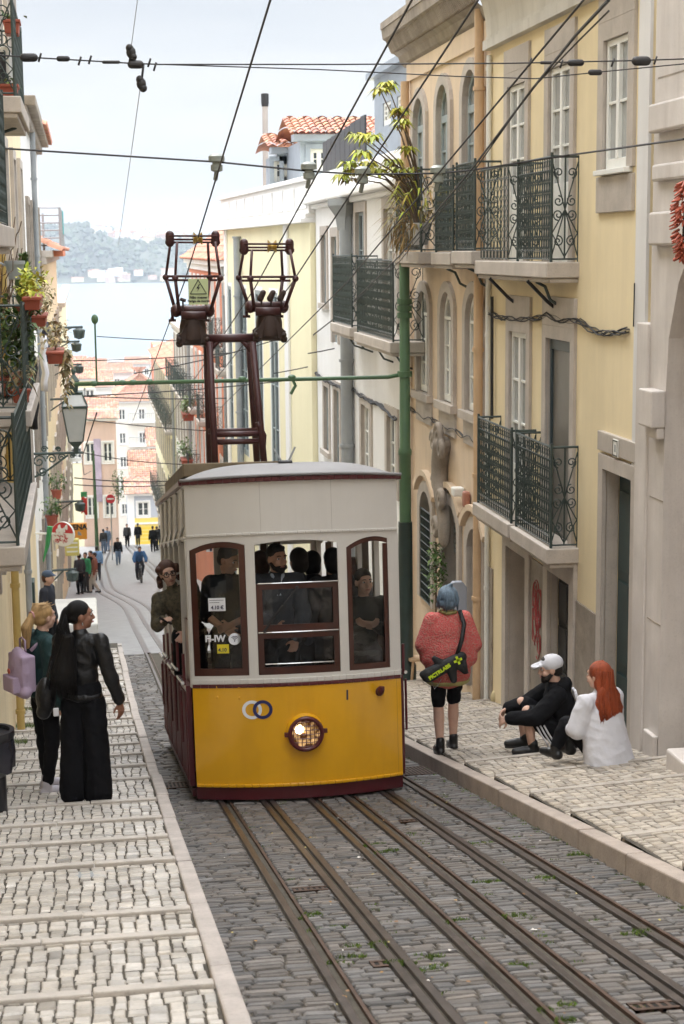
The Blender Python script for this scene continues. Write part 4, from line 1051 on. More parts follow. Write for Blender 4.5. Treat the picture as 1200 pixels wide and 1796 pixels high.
tag(mb.build('wall_pot', C_pgrey, smooth=True, angle=40), 'small grey pot on a wall bracket above the planted balcony', 'pot')
# climbing wires with twigs on the near wall
mb = MB()
for k in range(12):
    p = V((XF_L+.05, U(18.5, 20.5), aY(8, 560, 19).z + U(-.2, .3))); q = [p]
    for j in range(10): p = p + V((U(.0, .05), U(-.14, .1), U(.0, .14))); q.append(p)
    mb.tube(q, .006, 4)
for k in range(90): pass
tag(mb.build('climbing_plant', M_bark), 'bare twigs of a climber on the near left wall', 'plant')
# washing hung from balconies further down
M_cl = [mat('cloth_white', (.75, .75, .78), .8, .05, 4), mat('cloth_dark_blue', (.03, .04, .08), .8, .2, 4), mat('cloth_black', (.02, .02, .022), .8, .2, 4)]
for px, py, Y, w_, h_, c_, lb in ((75, 590, 25, .5, .8, 0, 'white sheet drying below the planted balcony'), (78, 565, 26, .35, .6, 1, 'dark blue shirt drying beside the white sheet'),
                           (55, 625, 21, .35, .9, 2, 'black clothes drying under the balcony slab')):
    q = aY(px, py, Y); mb = MB(); nn = 8
    vs = [(q.x + .05*sin(i*1.7) + .02*sin(j*2), q.y + w_*(i/nn-.5), q.z - h_*j/6) for j in range(7) for i in range(nn+1)]
    mb.add(vs, [(j*(nn+1)+i, j*(nn+1)+i+1, (j+1)*(nn+1)+i+1, (j+1)*(nn+1)+i) for j in range(6) for i in range(nn)])
    o = mb.build('washing', M_cl[c_], smooth=True); s_ = o.modifiers.new('thick', 'SOLIDIFY'); s_.thickness = .012; tag(o, lb, 'laundry', 'laundry hung on the left')
# ---- street lantern on scrolled bracket
LY = 30.0
lp_ = aY(132, 735, LY); bz = aY(100, 795, LY).z
t = thing('street_lantern', (XF_L, LY, bz), 'old green street lantern on a scrolled iron wall bracket', 'lantern')
G_gr = mat('lantern_green', (.045, .075, .065), .5, .3, 6); 
mb = MB()
mb.tube([(XF_L, LY, bz), (lp_.x+.12, LY, bz)], .025, 6); mb.tube([(XF_L, LY, bz-.45), (XF_L+.3, LY, bz-.3), (lp_.x-.15, LY, bz-.04)], .02, 6)
PP = lambda s_, t_: V((XF_L + s_, LY, bz + t_))
for c, r, a, sg in (((.15, -.14), .12, 0, 1), ((.38, -.1), .09, pi, -1), ((.55, -.08), .07, 0, 1), ((.2, -.32), .09, pi, 1), ((.25, .08), .06, 0, 1), ((.5, .07), .05, pi, -1), ((.75, -.06), .05, 0, 1)): spiral(mb, PP, c, r, a, 1.5, sg, .014, 18, 5)
mb.tube([PP(.0, -.55), PP(0, .12)], .025, 6); mb.build('bracket', G_gr, t)
lx = lp_.x; z0 = aY(132, 772, LY).z; z1 = aY(132, 715, LY).z; z2 = aY(132, 692, LY).z; z3 = aY(132, 668, LY).z
def sq(mb, r0, za, r1, zb_): 
    c = [(-1, -1), (1, -1), (1, 1), (-1, 1)]
    mb.hexa([(lx+a*r0, LY+b*r0, za) for a, b in c] + [(lx+a*r1, LY+b*r1, zb_) for a, b in c])
mb = MB(); sq(mb, .03, bz+.0, .05, z0-.12); sq(mb, .05, z0-.12, .13, z0-.02); sq(mb, .225, z1, .235, z1+.04); sq(mb, .13, z2, .15, z2+.05); sq(mb, .06, z2+.05, .09, z3); sq(mb, .1, z3, .02, z3+.12)
mb.lathe([(.03, 0), (.05, .06), (.02, .14)], (lx, LY, z3+.12), 8)
for a, b in ((-1, -1), (1, -1), (1, 1), (-1, 1)):
    mb.tube([(lx+a*.125, LY+b*.125, z0-.02), (lx+a*.22, LY+b*.22, z1)], .012, 4); mb.tube([(lx+a*.22, LY+b*.22, z1+.04), (lx+a*.14, LY+b*.14, z2)], .012, 4)
mb.build('lamp_frame', G_gr, t)
mb = MB(); sq(mb, .118, z0-.015, .212, z1); sq(mb, .212, z1+.045, .132, z2); mb.build('glass', mat('lantern_glass', (.48, .5, .49), .25, .1, 2, spec=.6), t)
mb = MB(); mb.lathe([(.12, -.05), (.1, .01)], (lx-.02, LY, bz-.1), 12); mb.build('cap_ring', W_wht, t)
# ---- wall signs down the left
q = aY(110, 937, 30.6); t = thing('round_sign', (XF_L, 30.6, q.z), 'round red and white shop sign on the left wall', 'sign')
sgn_n = V((-.55, -1, 0)).normalized(); ux = V((0, 0, 1)).cross(sgn_n).normalized()
def disc(mb, c, r, n=28, off=0., th=.03, a0=0, a1=2*pi):
    A = [c + sgn_n*off + ux*r*cos(a0+(a1-a0)*i/n) + V((0, 0, r*sin(a0+(a1-a0)*i/n))) for i in range(n + (0 if a1-a0 > 6.2 else 1))]
    mb.prism(A, sgn_n*th)
rd = .232
mb = MB(); disc(mb, q, rd, th=-.05); mb.tube([q - sgn_n*.02, (XF_L, 30.6+.2, q.z)], .02, 5); mb.build('sign_disc', W_wht, t)
mb = MB(); disc(mb, q, rd*.96, off=.003, th=.003, a0=.12, a1=pi-.12); mb.build('red_field', mat('sign_red', (.5, .03, .035), .5, .1, 5), t)
mb = MB()
for k in range(15): 
    cx, cz = U(-.65, .65), U(-.75, -.0); p = q + sgn_n*.006 + ux*rd*cx*.9 + V((0, 0, rd*cz*.85)); a = U(0, 3)
    mb.tube([p + (ux*cos(a+i*.8) + V((0, 0, sin(a+i*.8))))*.03 for i in range(6)], .006, 4)
mb.build('red_scribble', MATS['sign_red'], t)
mb = MB(); 
for k in range(9): p = q + sgn_n*.008 + ux*rd*U(-.45, .45) + V((0, 0, rd*U(.1, .6))); mb.ell(p, (.04, .006, .05), n=8, m=6)
mb.build('pale_motif', W_wht, t)
q = aY(137, 931, 56); t = thing('banner_sign', q, 'orange box sign with dark lettering over the group on the left', 'sign')
mb = MB(); mb.box(q.x-.32, q.x+.3, q.y, q.y+.2, q.z-.3, q.z+.25); mb.tube([(XF_L, q.y+.1, q.z), (q.x-.3, q.y+.1, q.z)], .03, 5); mb.build('sign_box', mat('sign_orange', (.72, .3, .03), .5, .08, 3), t, bevel=.02)
text_mb('BENA', .24, (q.x, q.y-.006, q.z+.12), (1, 0, 0), (0, 0, 1), bold=.012).build('lettering', I_blk, t)
mb = MB(); disc(mb, V((q.x, q.y-.002, q.z-.15)), .13, 14, th=.004, a0=0, a1=pi); mb.build('sign_mark', C_pgrey, t)
q = aY(128, 958, 53); mb = MB(); mb.box(q.x-.25, q.x+.2, q.y, q.y+.3, q.z-.32, q.z+.22); t = tag(mb.build('wall_box', mat('box_yellow', (.62, .55, .16), .5, .1, 3), bevel=.03), 'pale yellow box on the wall under the orange sign', 'box')
mb = MB(); [mb.box(q.x-.2, q.x+.15, q.y-.01, q.y-.002, q.z-.2+k*.14, q.z-.15+k*.14) for k in range(3)]; mb.build('stripe', W_wht, t)
q = aY(148, 885, 64); mb = MB(); nn = 6
vs = [(q.x + .22*(i/nn-.5) , q.y+.08*sin(i*1.4+j*.6), q.z + .3 - .65*j/6 + .06*sin(i)) for j in range(7) for i in range(nn+1)]
mb.add(vs, [(j*7+i, j*7+i+1, (j+1)*7+i+1, (j+1)*7+i) for j in range(6) for i in range(nn)]); o = mb.build('flag', mat('flag_red', (.6, .05, .03), .7, .1, 5), smooth=True); s_ = o.modifiers.new('thick', 'SOLIDIFY'); s_.thickness = .02
tag(o, 'red flag with a green top hanging over the street on the left', 'flag')
mb = MB(); mb.box(q.x-.12, q.x+.12, q.y-.03, q.y+.03, q.z+.3, q.z+.5); mb.build('green_band', mat('flag_green', (.05, .3, .1), .7, .1, 5), o)
q = aY(89, 955, 27); mb = MB(); mb.tube([(q.x, q.y, q.z+.3), (q.x-.05, q.y, q.z), (q.x-.13, q.y, q.z-.28)], [.05, .04, .01], 6); tag(mb.build('green_ribbon', MATS['flag_green']), 'bright green ribbon hanging on the left wall below the round sign', 'ribbon')
for px, py, Y, lb in ((99, 860, 40, 'red flower pot on a small ledge beyond the lantern'), (84, 905, 34, 'pale potted plant on the wall above the round sign')):
    q = aY(px, py, Y); planter((max(q.x, XF_L+.25), Y, q.z-.2), (.26, .3, .22), lb, 'pot', 'bush', M_leaf, .4, 140, .12, .05)
    mb = MB(); 
# clutter of small lamps, brackets and wires hung along the left fronts
for i, (px, py, Y) in enumerate(((125, 575, 44), (122, 600, 50), (128, 640, 56), (118, 700, 46), (128, 880, 48), (112, 1000, 40))):
    q = aY(px, py, Y); mb = MB(); mb.tube([(XF_L, Y, q.z), (q.x+.3, Y, q.z+.02)], .03, 5); mb.tube([(XF_L, Y, q.z-.35), (q.x, Y, q.z)], .02, 5); mb.lathe([(.03, -.3), (.13, -.26), (.16, -.06), (.05, 0)], (q.x+.2, Y, q.z), 8)
    tag(mb.build('wall_bracket', I_grn), ['topmost dark wall bracket lamp on the left fronts', 'second wall bracket lamp from the top on the left', 'wall bracket lamp level with the green pole arm', 'wall bracket lamp just above the street lantern glass', 'wall bracket lamp above the orange sign', 'lowest wall bracket lamp on the left near the crowd'][i], 'bracket', 'wall brackets on the left')
q = aY(57, 1050, 26); mb = MB(); mb.box(XF_L, XF_L+.12, 25.8, 26.2, q.z-.3, q.z+.3); tag(mb.build('meter_box', D_grn, bevel=.01), 'dark green meter box on the left wall by the women', 'box')
pipe(FL, 24.6, gz(25), -1, .05, C_pgrey, hB, .08); pipe(FL, 36, gz(36), zt2-.3, .06, C_pgrey, hC, .1)
# pale stone ramp block beyond the pavement end
mb = MB(); mb.hexa([(-.99, 35.5, gz(35.5)-.3), (.12, 35.5, gz(35.5)-.3), (.12, 40.5, gz(40.5)-.3), (-.99, 40.5, gz(40.5)-.3), (-.99, 35.5, gz(35.5)+.55), (.12, 35.5, gz(35.5)+.55), (.12, 40.5, gz(40.5)+.95), (-.99, 40.5, gz(40.5)+.95)])
tag(mb.build('stone_ramp', mat('pale_render', (.62, .6, .56), .7, .08, 2), bevel=.05), 'pale rendered ramp block at the foot of the left wall', 'ramp')
# ---- litter bin at the left edge
bq = aY(-8, 1395, 13.0); bzz = lz(-1, 13.0)
bx = aY(-14, 1400, 13.0).x
t = thing('litter_bin', (bx, 13.0, bzz), 'black litter bin with liner at the left edge of the picture', 'bin')
M_bin = mat('bin_black', (.018, .018, .022), .35, .2, 8); zt_ = aY(0, 1290, 13).z
mb = MB(); mb.lathe([(.1, 0), (.12, .02), (.12, .35), (.14, .36)], (bx, 13, bzz), 16); mb.build('post', M_bin, t, smooth=True, angle=35)
mb = MB(); mb.lathe([(.12, .34), (.155, .38), (.185, zt_-bzz-.05), (.185, zt_-bzz)], (bx, 13, bzz), 20); mb.build('bucket', M_bin, t, smooth=True, angle=35)
mb = MB(); H_ = zt_-bzz; mb.lathe([(.19, H_-.02), (.2, H_), (.2, H_+.05), (.165, H_+.05), (.165, H_+.02)], (bx, 13, bzz), 20); mb.build('rim', M_bin, t, smooth=True, angle=35)
mb = MB(); n = 24
for j, (r, z) in enumerate(((.19, H_-.02), (.195, H_-.12), (.19, H_-.26))):
    for k in range(n): a = 2*pi*k/n; mb.v.append((bx+(r+.008*sin(k*2.3+j))*cos(a), 13+(r+.008*sin(k*2.3+j))*sin(a), bzz+z+.03*sin(k*1.1)*(j == 2)))
mb.f = [(j*n+k, j*n+(k+1) % n, (j+1)*n+(k+1) % n, (j+1)*n+k) for j in range(2) for k in range(n)]; mb.fc = [(1, 1, 1)]*len(mb.f)
mb.build('liner', mat('bin_liner', (.02, .02, .028), .25, .2, 12), t, smooth=True)
# ================================================================== THE TOWN BELOW
random.seed(21)
def block(name, label, px0, px1, pyt, Y, zb_, m, dep=8, rows=3, cols=3, roof=None, ww=.9, wh=1.5, wm=None, trim=None, bal=False, cat='house', group=None, top=.8, gap=None, ridge=2, skip=(), rm=None):
    pm = (px0+px1)/2; x0 = aY(px0, pyt, Y).x; x1 = aY(px1, pyt, Y).x; zt_ = aY(pm, pyt, Y).z
    t = thing(name, ((x0+x1)/2, Y, zb_), label, cat, group); f = Fr((0, Y, 0), (1, 0, 0), (0, -1, 0)); ops = []; gap = gap or wh*2
    for k in range(cols):
        for r in range(rows):
            u = x0 + (x1-x0)*(k+.5)/cols - ww/2; v = zt_ - top - wh - r*gap
            if v > zb_ and (k, r) not in skip: ops.append(dict(u0=u, u1=u+ww, v0=v, v1=v+wh))
    wall(f, x0, x1, zb_, zt_, ops, m, t, depth=dep)
    for o_ in ops:
        w_ = casement(f, o_, wm or W_wht, G_dark, t, depth=.12, rows=2, border=.1)
        mb = MB(); [f.box(mb, a, b, c, d, .002, .05) for a, b, c, d in ((o_['u0']-.13, o_['u0'], o_['v0']-.1, o_['v1']+.13), (o_['u1'], o_['u1']+.13, o_['v0']-.1, o_['v1']+.13), (o_['u0'], o_['u1'], o_['v1'], o_['v1']+.13), (o_['u0'], o_['u1'], o_['v0']-.1, o_['v0']))]
        mb.build('window_surround', trim or P_wht, w_)
    if bal:
        for r in range(rows):
            v = zt_ - top - wh - r*gap - .05; um = (x0+x1)/2; mb = MB(); f.box(mb, um-2*ww, um+2*ww, v-.2, v, 0, .7); o = mb.build('balcony', P_wht, t); mb = MB()
            for i in range(15): mb.tube([f(um-2*ww+4*ww*i/14, v, .66), f(um-2*ww+4*ww*i/14, v+.9, .66)], .02, 4)
            mb.tube([f(um-2*ww, v+.9, .66), f(um+2*ww, v+.9, .66)], .03, 4); mb.build('railing', C_pgrey, o)
    mb = MB(); f.box(mb, x0-.2, x1+.2, zt_, zt_+.18, -.3, .25); mb.build('cornice', trim or P_wht, t)
    if roof:
        mb = MB(); z_ = zt_ + .2
        a, b, c, d = f(x0-.3, z_, .4), f(x1+.3, z_, .4), f(x0-.3, z_, -dep-.3), f(x1+.3, z_, -dep-.3)
        if roof == 'hip': e, g = f(x0+dep*.35, z_+ridge, -dep/2), f(x1-dep*.35, z_+ridge, -dep/2)
        else: e, g = f(x0-.3, z_+ridge, -dep/2), f(x1+.3, z_+ridge, -dep/2)
        tile_roof(mb, a, b, e, g, .2, .03, .3); tile_roof(mb, c, d, e, g, .4, .06, .9)
        if roof == 'hip': tile_roof(mb, a, c, e, e + V((0, .05, 0)), .5, .08, .9); tile_roof(mb, b, d, g, g + V((0, .05, 0)), .5, .08, .9)
        mb.build('roof', rm or T_glare, t, tint=True, smooth=True)
    return t
T_glare = mat('roof_tile_glare', (.46, .265, .19), .8, .25, 2, attr=True)  # paler tile for distant roofs, glare painted into the colour
for a_, b_, ye, Y_, rg, lb in ((526, 660, 248, 46, .55, 'larger grey attic with a terracotta tiled roof above the white house'), (486, 521, 270, 49, .45, 'smaller grey attic with a terracotta tiled roof beside the thin chimney')):
    block('tiled_attic', lb, a_, b_, ye, Y_, aY(540, 330, Y_).z, LB, 3, 1, 2, 'gable', .5, .6, top=.2, ridge=rg, cat='attic', rm=T_tile, trim=LB)
P_blk = mat('plaster_cream_white', (.78, .74, .66), .8, .05, .4, stain=.12)
block('pink_house', 'pink and grey corner house with an orange tiled roof at the bottom of the street', 141, 203, 738, 121.5, -24, P_pink, 7, 2, 2, 'gable', .7, 1.5, ridge=1.3, top=1.6, gap=4.0)
f_ = Fr((0, 121.5, 0), (1, 0, 0), (0, -1, 0)); a = aY(164, 770, 121.4); b = aY(180, 880, 121.4)
mb = MB(); f_.box(mb, a.x, b.x, b.z, a.z, .06, .1); tag(mb.build('poster', mat('poster_lilac', (.48, .4, .52), .6, .3, .8)), 'tall faded lilac poster on the pink corner house', 'poster')
t = block('corner_house', 'small grey and yellow corner house with a red tiled roof closing the street', 224, 330, 868, 136, -31, mat('plaster_blue_grey', (.45, .48, .54), .8, .05, .6), 5, 1, 2, 'gable', .95, 1.25, ridge=1.0, top=.55)
f_ = Fr((0, 136, 0), (1, 0, 0), (0, -1, 0)); za = aY(260, 908, 136).z; zb_ = aY(260, 917, 136).z; x0 = aY(224, 900, 136).x; x1 = aY(330, 900, 136).x; xm = aY(236, 900, 136).x
mb = MB(); f_.box(mb, xm, x1, zb_, za, .004, .05); f_.box(mb, xm, x1, -31, zb_, .004, .03); mb.build('yellow_base', mat('plaster_lemon', (.8, .62, .16), .7, .06, .8), t)
mb = MB(); f_.box(mb, x0, xm, -31, aY(230, 868, 136).z, .005, .06); f_.box(mb, xm, x1, zb_-.1, zb_+.06, .05, .09); mb.build('white_pilaster', P_wht, t)
xa, xb = aY(244, 930, 136).x, aY(276, 930, 136).x; mb = MB(); f_.box(mb, xa, xb, -31, aY(260, 924, 136).z, .031, .05); d_ = mb.build('garage_door', mat('door_yellow', (.82, .58, .07), .5, .05, 2), t)
mb = MB(); [mb.box(xa, xb, 135.94, 135.955, -31+.3*k, -31+.3*k+.03) for k in range(30) if -31+.3*k < aY(260, 926, 136).z]; mb.build('door_groove', P_crm, d_)
block('apartment_house', 'cream white apartment house with stacked balconies under a red hipped roof', 196, 300, 706, 188, -36, P_blk, 12, 5, 3, 'hip', .75, 1.3, bal=True, ridge=3.4, top=.7, gap=2.7, trim=P_wht)
block('gabled_house', 'white gabled house with an orange roof behind the corner house', 232, 330, 838, 152, -32, P_wht, 7, 1, 3, 'gable', .8, 1.1, ridge=2.0)
block('gabled_house', 'small house with a red roof tucked below the apartment house', 262, 330, 785, 170, -34, P_pink, 6, 1, 2, 'gable', .8, 1.1, ridge=1.6)
block('yellow_townhouse', 'pale yellow house with an orange roof behind the pink corner house', 112, 166, 668, 150, -32, P_crm, 9, 3, 3, 'gable', .8, 1.3, ridge=1.6)
block('white_townhouse', 'narrow white house between the pale yellow house and the red hipped roof', 160, 196, 682, 170, -34, P_wht, 8, 3, 2, 'gable', .7, 1.3, ridge=1.2)
block('brick_block', 'plain terracotta block standing against the river', 271, 318, 608, 250, -36, P_terr, 14, 0, 2)
block('white_block', 'low white block beneath the terracotta block', 275, 330, 652, 235, -36, P_wht, 10, 1, 3, None, .8, 1.2)
for i, (a, b, y, Y, m_, rf, lb) in enumerate(((118, 150, 640, 330, P_pink, 'gable', 'pinkish waterfront house furthest left of the roofs by the river'), (150, 186, 646, 300, P_ylo, 'gable', 'ochre waterfront house with an orange roof left of the lone wire post'),
        (186, 226, 634, 380, P_grey, None, 'grey flat roofed waterfront shed'), (222, 262, 640, 350, P_wht, 'gable', 'white waterfront house with a low red roof'), (252, 275, 628, 400, P_crm, None, 'cream waterfront block left of the terracotta block'),
        (160, 232, 656, 270, P_wht, 'gable', 'long white house with a red roof in front of the waterfront roofs'), (310, 372, 632, 300, P_wht, 'gable', 'white waterfront house behind the tram mast'))):
    block('waterfront_house', lb, a, b, y, Y, -37, m_, 9, 2, 4, rf, .9, 1.4, ridge=1.3, group='houses along the waterfront')
# green pole and no entry sign at the foot of the street
q = aY(170, 940, 104); t = thing('lamp_pole', (q.x, 104, gz(104)), 'thin green pole at the foot of the street by the pink house', 'pole')
mb = MB(); mb.tube([(q.x, 104, gz(104)-.3), (q.x-.05, 104, aY(167, 790, 104).z)], [.14, .07], 8); mb.build('shaft', M_pg, t); mb = MB(); mb.lathe([(.18, 0), (.16, .5), (.13, .6)], (q.x, 104, gz(104)-.3), 8); mb.build('foot', M_pd, t)
q = aY(194, 875, 106); t = thing('no_entry_sign', (q.x, 106, gz(106)), 'round red no entry sign on a grey post below the pink house', 'sign')
mb = MB(); mb.lathe([(.29, -.02), (.29, .0)], q, 20, 'Y'); mb.build('disc', mat('signal_red', (.55, .02, .03), .4, .05, 2), t); mb = MB(); mb.box(q.x-.2, q.x+.2, q.y-.028, q.y-.021, q.z-.05, q.z+.05); mb.build('white_bar', W_wht, t)
mb = MB(); mb.tube([(q.x, 106.03, gz(106)), (q.x, 106.03, q.z+.2)], .04, 6); mb.build('post', C_pgrey, t)
random.seed(5)
# greenery hanging on the pink house and on the right fronts
for px, py, Y, r, lb in ((207, 850, 112, (.35, .4, 1.0), 'tall green creeper at the corner of the pink house'), (296, 905, 98, (.4, .8, .6), 'dark shrub on a balcony beside the tram roof')):
    q = aY(px, py, Y); t = thing('creeper', q, lb, 'plant'); mb = MB(); bush(mb, q, r, 260, .22, .12); mb.build('foliage', M_leaf, t, tint=True); mb = MB(); mb.tube([q - V((0, 0, r[2]*1.3)), q + V((0, 0, r[2]*.5))], .04, 5); mb.build('stem', M_bark, t)
for px, py, Y, lb in ((333, 720, 88, 'balcony shrub high on the right fronts beyond the tram'), (331, 800, 92, 'balcony shrub just above the tram roof on the right')):
    q = aX(px, py, XF_R-.4); planter((q.x-.1, q.y, q.z-.4), (.5, 1.4, .3), lb, 'box', 'bush', M_leaf, .8, 200, .22, .1)
# ---- houses and woods on the far bank
woods = MB(); 
for i in range(4200):
    x = U(-380, 520); Y = U(1900, 2120); px = pxy((x, Y, 0))[0]
    k = 1.0 - .22 * max(0, min(1, (px - 165)/60)) + .12*max(0, min(1, (px-300)/120)) + .07 * hnoise(x)
    yy = [1890, 1905, 1930, 1970, 2020, 2080, 2150]; hh = [-.6, 1.2, 16, 36, 52, 62, 66]
    for (a, ha), (b, hb) in zip(zip(yy, hh), zip(yy[1:], hh[1:])):
        if a <= Y <= b: h_ = ha + (hb-ha)*(Y-a)/(b-a)
    if h_ < 8 and R() < .75: continue
    if h_*k > 47 and px > 190 and R() < .75: continue
    g = U(.5, 1.5); woods.cur = (g*U(.85, 1.15), g, g*U(.8, 1.1)); r = U(2, 5.5)
    c = V((x, Y, -36.3 + h_*k + r*.4)); woods.add([c + V((cos(a)*r*U(.7, 1.2), sin(a)*r, U(-.3, .3)*r)) for a in (0, 1.26, 2.5, 3.8, 5)] + [c + V((U(-.3, .3)*r, 0, r*U(.7, 1.1))), c - V((0, 0, r))],
        [(0, 1, 5), (1, 2, 5), (2, 3, 5), (3, 4, 5), (4, 0, 5), (1, 0, 6), (2, 1, 6), (3, 2, 6), (4, 3, 6), (0, 4, 6)])
tag(woods.build('hillside_woods', mat('woodland', (.055, .075, .045), .9, .3, .05, attr=True), tint=True), 'dark green woods covering the far bank of the river', 'woods', kind='stuff')
def far_house(s=1.0, m_=P_wht):
    t = bpy.data.objects.new('hill_house', None); COL.objects.link(t); ORG[t] = V((0, 0, 0)); tag(t, None, 'house', 'houses on the far bank')
    mb = MB(); mb.box(-6, 6, -4, 4, -6, 6*s); [mb.box(-5+k*4, -3.6+k*4, -4.05, -3.9, 2, 4) for k in range(3)]; mb.build('wall', m_, t)
    mb = MB(); mb.prism([(-6.5, -4.6, 6*s), (-6.5, 4.6, 6*s), (-6.5, 0, 6*s+2.4)], (13, 0, 0)); mb.build('roof', T_tile if s < 1.5 else P_grey, t, tint=True)
    return t
protos = [far_house(1, P_wht), far_house(.7, P_crm), far_house(1.9, P_wht), far_house(.8, P_pink)]
spots = []
for i in range(70):
    if i < 44: px = U(150, 345); py = U(402, 438) + (6 if px > 230 else 0); Y = 2050
    else: px = U(130, 345); py = U(478, 493); Y = 1900
    spots.append((px, py, Y))
for i, (px, py, Y) in enumerate(spots):
    p_ = protos[i % 4]; q = aY(px, py, Y)
    o = p_ if i < 4 else copy_thing(p_, q)
    o.location = q; o.rotation_euler.z = U(-.5, .5); o.scale = (U(.6, 1.3), 1, U(.7, 1.2)) if Y > 2000 else (U(.5, 1.2), .8, U(.35, .6))
    o['label'] = 'small pale house on the wooded ridge across the river' if Y > 2000 else 'small pale house at the waterline on the far bank'
    o['group'] = 'houses on the far ridge' if Y > 2000 else 'houses at the far waterline'
q = aY(252, 412, 2060); mb = MB(); mb.box(q.x-11, q.x+11, 2055, 2070, q.z-16, q.z+11); t = tag(mb.build('apartment_tower', P_wht), 'tall pale block rising above the far ridge', 'building'); mb = MB(); [mb.box(q.x-9+k*5, q.x-7+k*5, 2054.8, 2054.97, q.z-14+r*4, q.z-12+r*4) for k in range(4) for r in range(6)]; mb.build('window_band', C_pgrey, t)

# ================================================================== OVERHEAD WIRES
def wire(name, pts, r, label, n=5, m=None, cat='wire', group=None):
    mb = MB(); mb.tube(pts, r, n); return tag(mb.build(name, m or C_cable, smooth=True), label, cat, group)
def wz(c, Y): return c + gz(Y) + 1.95
MY = 17.6
for (px, py), lb in (((347, 418), 'contact wire running to the left current collector'), ((487, 432), 'contact wire running to the right current collector'), ((635, 310), 'contact wire of the second track between the tram wires and the ochre house'), ((770, 303), 'contact wire nearest the right hand houses')):
    if px < 600: p_ = aY(px, py, MY); c = p_.z + .203*MY; X = p_.x
    else: c = c + .03; X = cast(px, py, -c).x
    wire('contact_wire', [(X, Y, c - .203*Y) if Y < 20 else (X, Y, c - .203*20 - .172*(Y-20)) for Y in (2, 8, 14, 17, 20, 24, 28, 34, 44)], .008, lb, group='overhead contact wires')
a = aY(1075, -30, 9.0); b = aY(772, 365, 17); c_ = aY(610, 590, 29); d_ = aY(520, 640, 40)
mb = MB(); pts = [V(aY(1068, 0, 8.5)), V(aY(1010, 62, 9.8)), V(aY(935, 155, 12)), V(aY(833, 290, 15.4)), V(aY(700, 450, 22)), V(aY(600, 548, 30)), V(aY(520, 610, 40))]
mb.tube(pts, .010, 5); mb.tube([p + V((.02*sin(i*2.1), 0, -.035 - .02*cos(i*1.7))) for i, p in enumerate(pts)], .007, 4); tag(mb.build('feeder_cable', C_cable), 'thick twisted feeder cable sloping across the yellow house', 'cable')
def insulator(mb, c, s_=1.0, ax='Z'):
    mb.lathe([(.03*s_, -.09*s_), (.055*s_, -.08*s_), (.055*s_, -.03*s_), (.04*s_, -.02*s_), (.04*s_, .0), (.075*s_, .005*s_), (.075*s_, .05*s_), (.05*s_, .07*s_), (.03*s_, .075*s_)], c, 12, ax)
M_ins = mat('porcelain_grey', (.22, .24, .21), .4, .2, 10, spec=.6)
# lower span wire with bell insulators
YS = 15.6
t = thing('span_wire', (XF_L, YS, aY(0, 260, YS).z), 'span wire crossing the street with bell insulators above the tram', 'span wire')
sp_ = [aY(px, py, YS) for px, py in ((-60, 256), (0, 260), (380, 284), (540, 300), (635, 306), (770, 304), (830, 298), (1000, 272))] + [aY(1100, 258, 13.6), aY(1200, 244, 12.2)]
mb = MB(); mb.tube(sp_, .009, 5); mb.build('cable', C_cable, t)
for px, py in ((380, 284), (542, 298), (636, 306), (768, 304)): q = aY(px, py, YS); mb = MB(); insulator(mb, q, 1.0); mb.tube([q - V((0, 0, .08)), q - V((.01, -.05, .16))], .022, 6); mb.build('insulator', M_ins, t, smooth=True, angle=40)
# upper span wire with turnbuckles
YU = 12.3
t = thing('span_wire', (XF_L, YU, aY(0, 98, YU).z), 'upper double span wire with turnbuckles and two hanging pulleys', 'span wire')
s1 = [aY(px, py, YU) for px, py in ((-80, 94), (0, 97), (60, 101), (230, 111), (280, 113), (600, 113), (900, 111), (1125, 106), (1300, 100))]
s2 = [aY(px, py, YU) for px, py in ((280, 113), (560, 122), (800, 134), (940, 138), (1045, 127), (1200, 112), (1300, 104))]
mb = MB(); mb.tube(s1, .0055, 5); mb.tube(s2, .0045, 5); mb.build('cable', C_cable, t)
mb = MB()
for px, py, l, r in ((51, 101, 17, .03), (111, 103, 14, .02), (195, 109, 26, .012), (238, 113, 14, .03), (1010, 110, 18, .025), (1125, 107, 18, .035), (1044, 127, 15, .022), (960, 110, 20, .012)):
    a, b = aY(px-l/2, py, YU), aY(px+l/2, py, YU); mb = MB(); mb.cap(a, b, r, r, 8); mb.build('turnbuckle', C_cable, t, smooth=True)
for px, py in ((70, 101), (140, 107), (158, 105), (262, 110), (272, 117), (930, 109), (985, 112), (1075, 110), (1150, 106)): q = aY(px, py, YU); mb = MB(); mb.tube([q - V((.01, 0, .03)), q + V((.01, 0, .03))], .008, 5); mb.build('wire_clip', C_cable, t, smooth=True)
mb = MB()
for (px, py, sg) in ((230, 92, 1), (248, 147, -1)):
    q = aY(px, py, YU); mb.ell(q, (.035, .03, .045), n=8, m=6); mb.ell(q + V((.012, 0, -.03)), (.03, .03, .03), n=8, m=6); mb.ell(q + V((-.01, 0, .03)), (.028, .03, .03), n=8, m=6)
    e = aY(px + (-3 if sg > 0 else 4), 112, YU); mb.tube([q, e], .009, 5)
mb.build('pulley', C_cable, t, smooth=True)
pl = MB(); q0, q1 = aY(230, 85, YU), aY(244, -20, 11); pl.tube([q0, q1], .0025, 4); q0, q1 = aY(246, 155, YU), aY(208, 430, 24); pl.tube([q0, q1], .003, 4); pl.build('thin_line', C_pgrey, t)
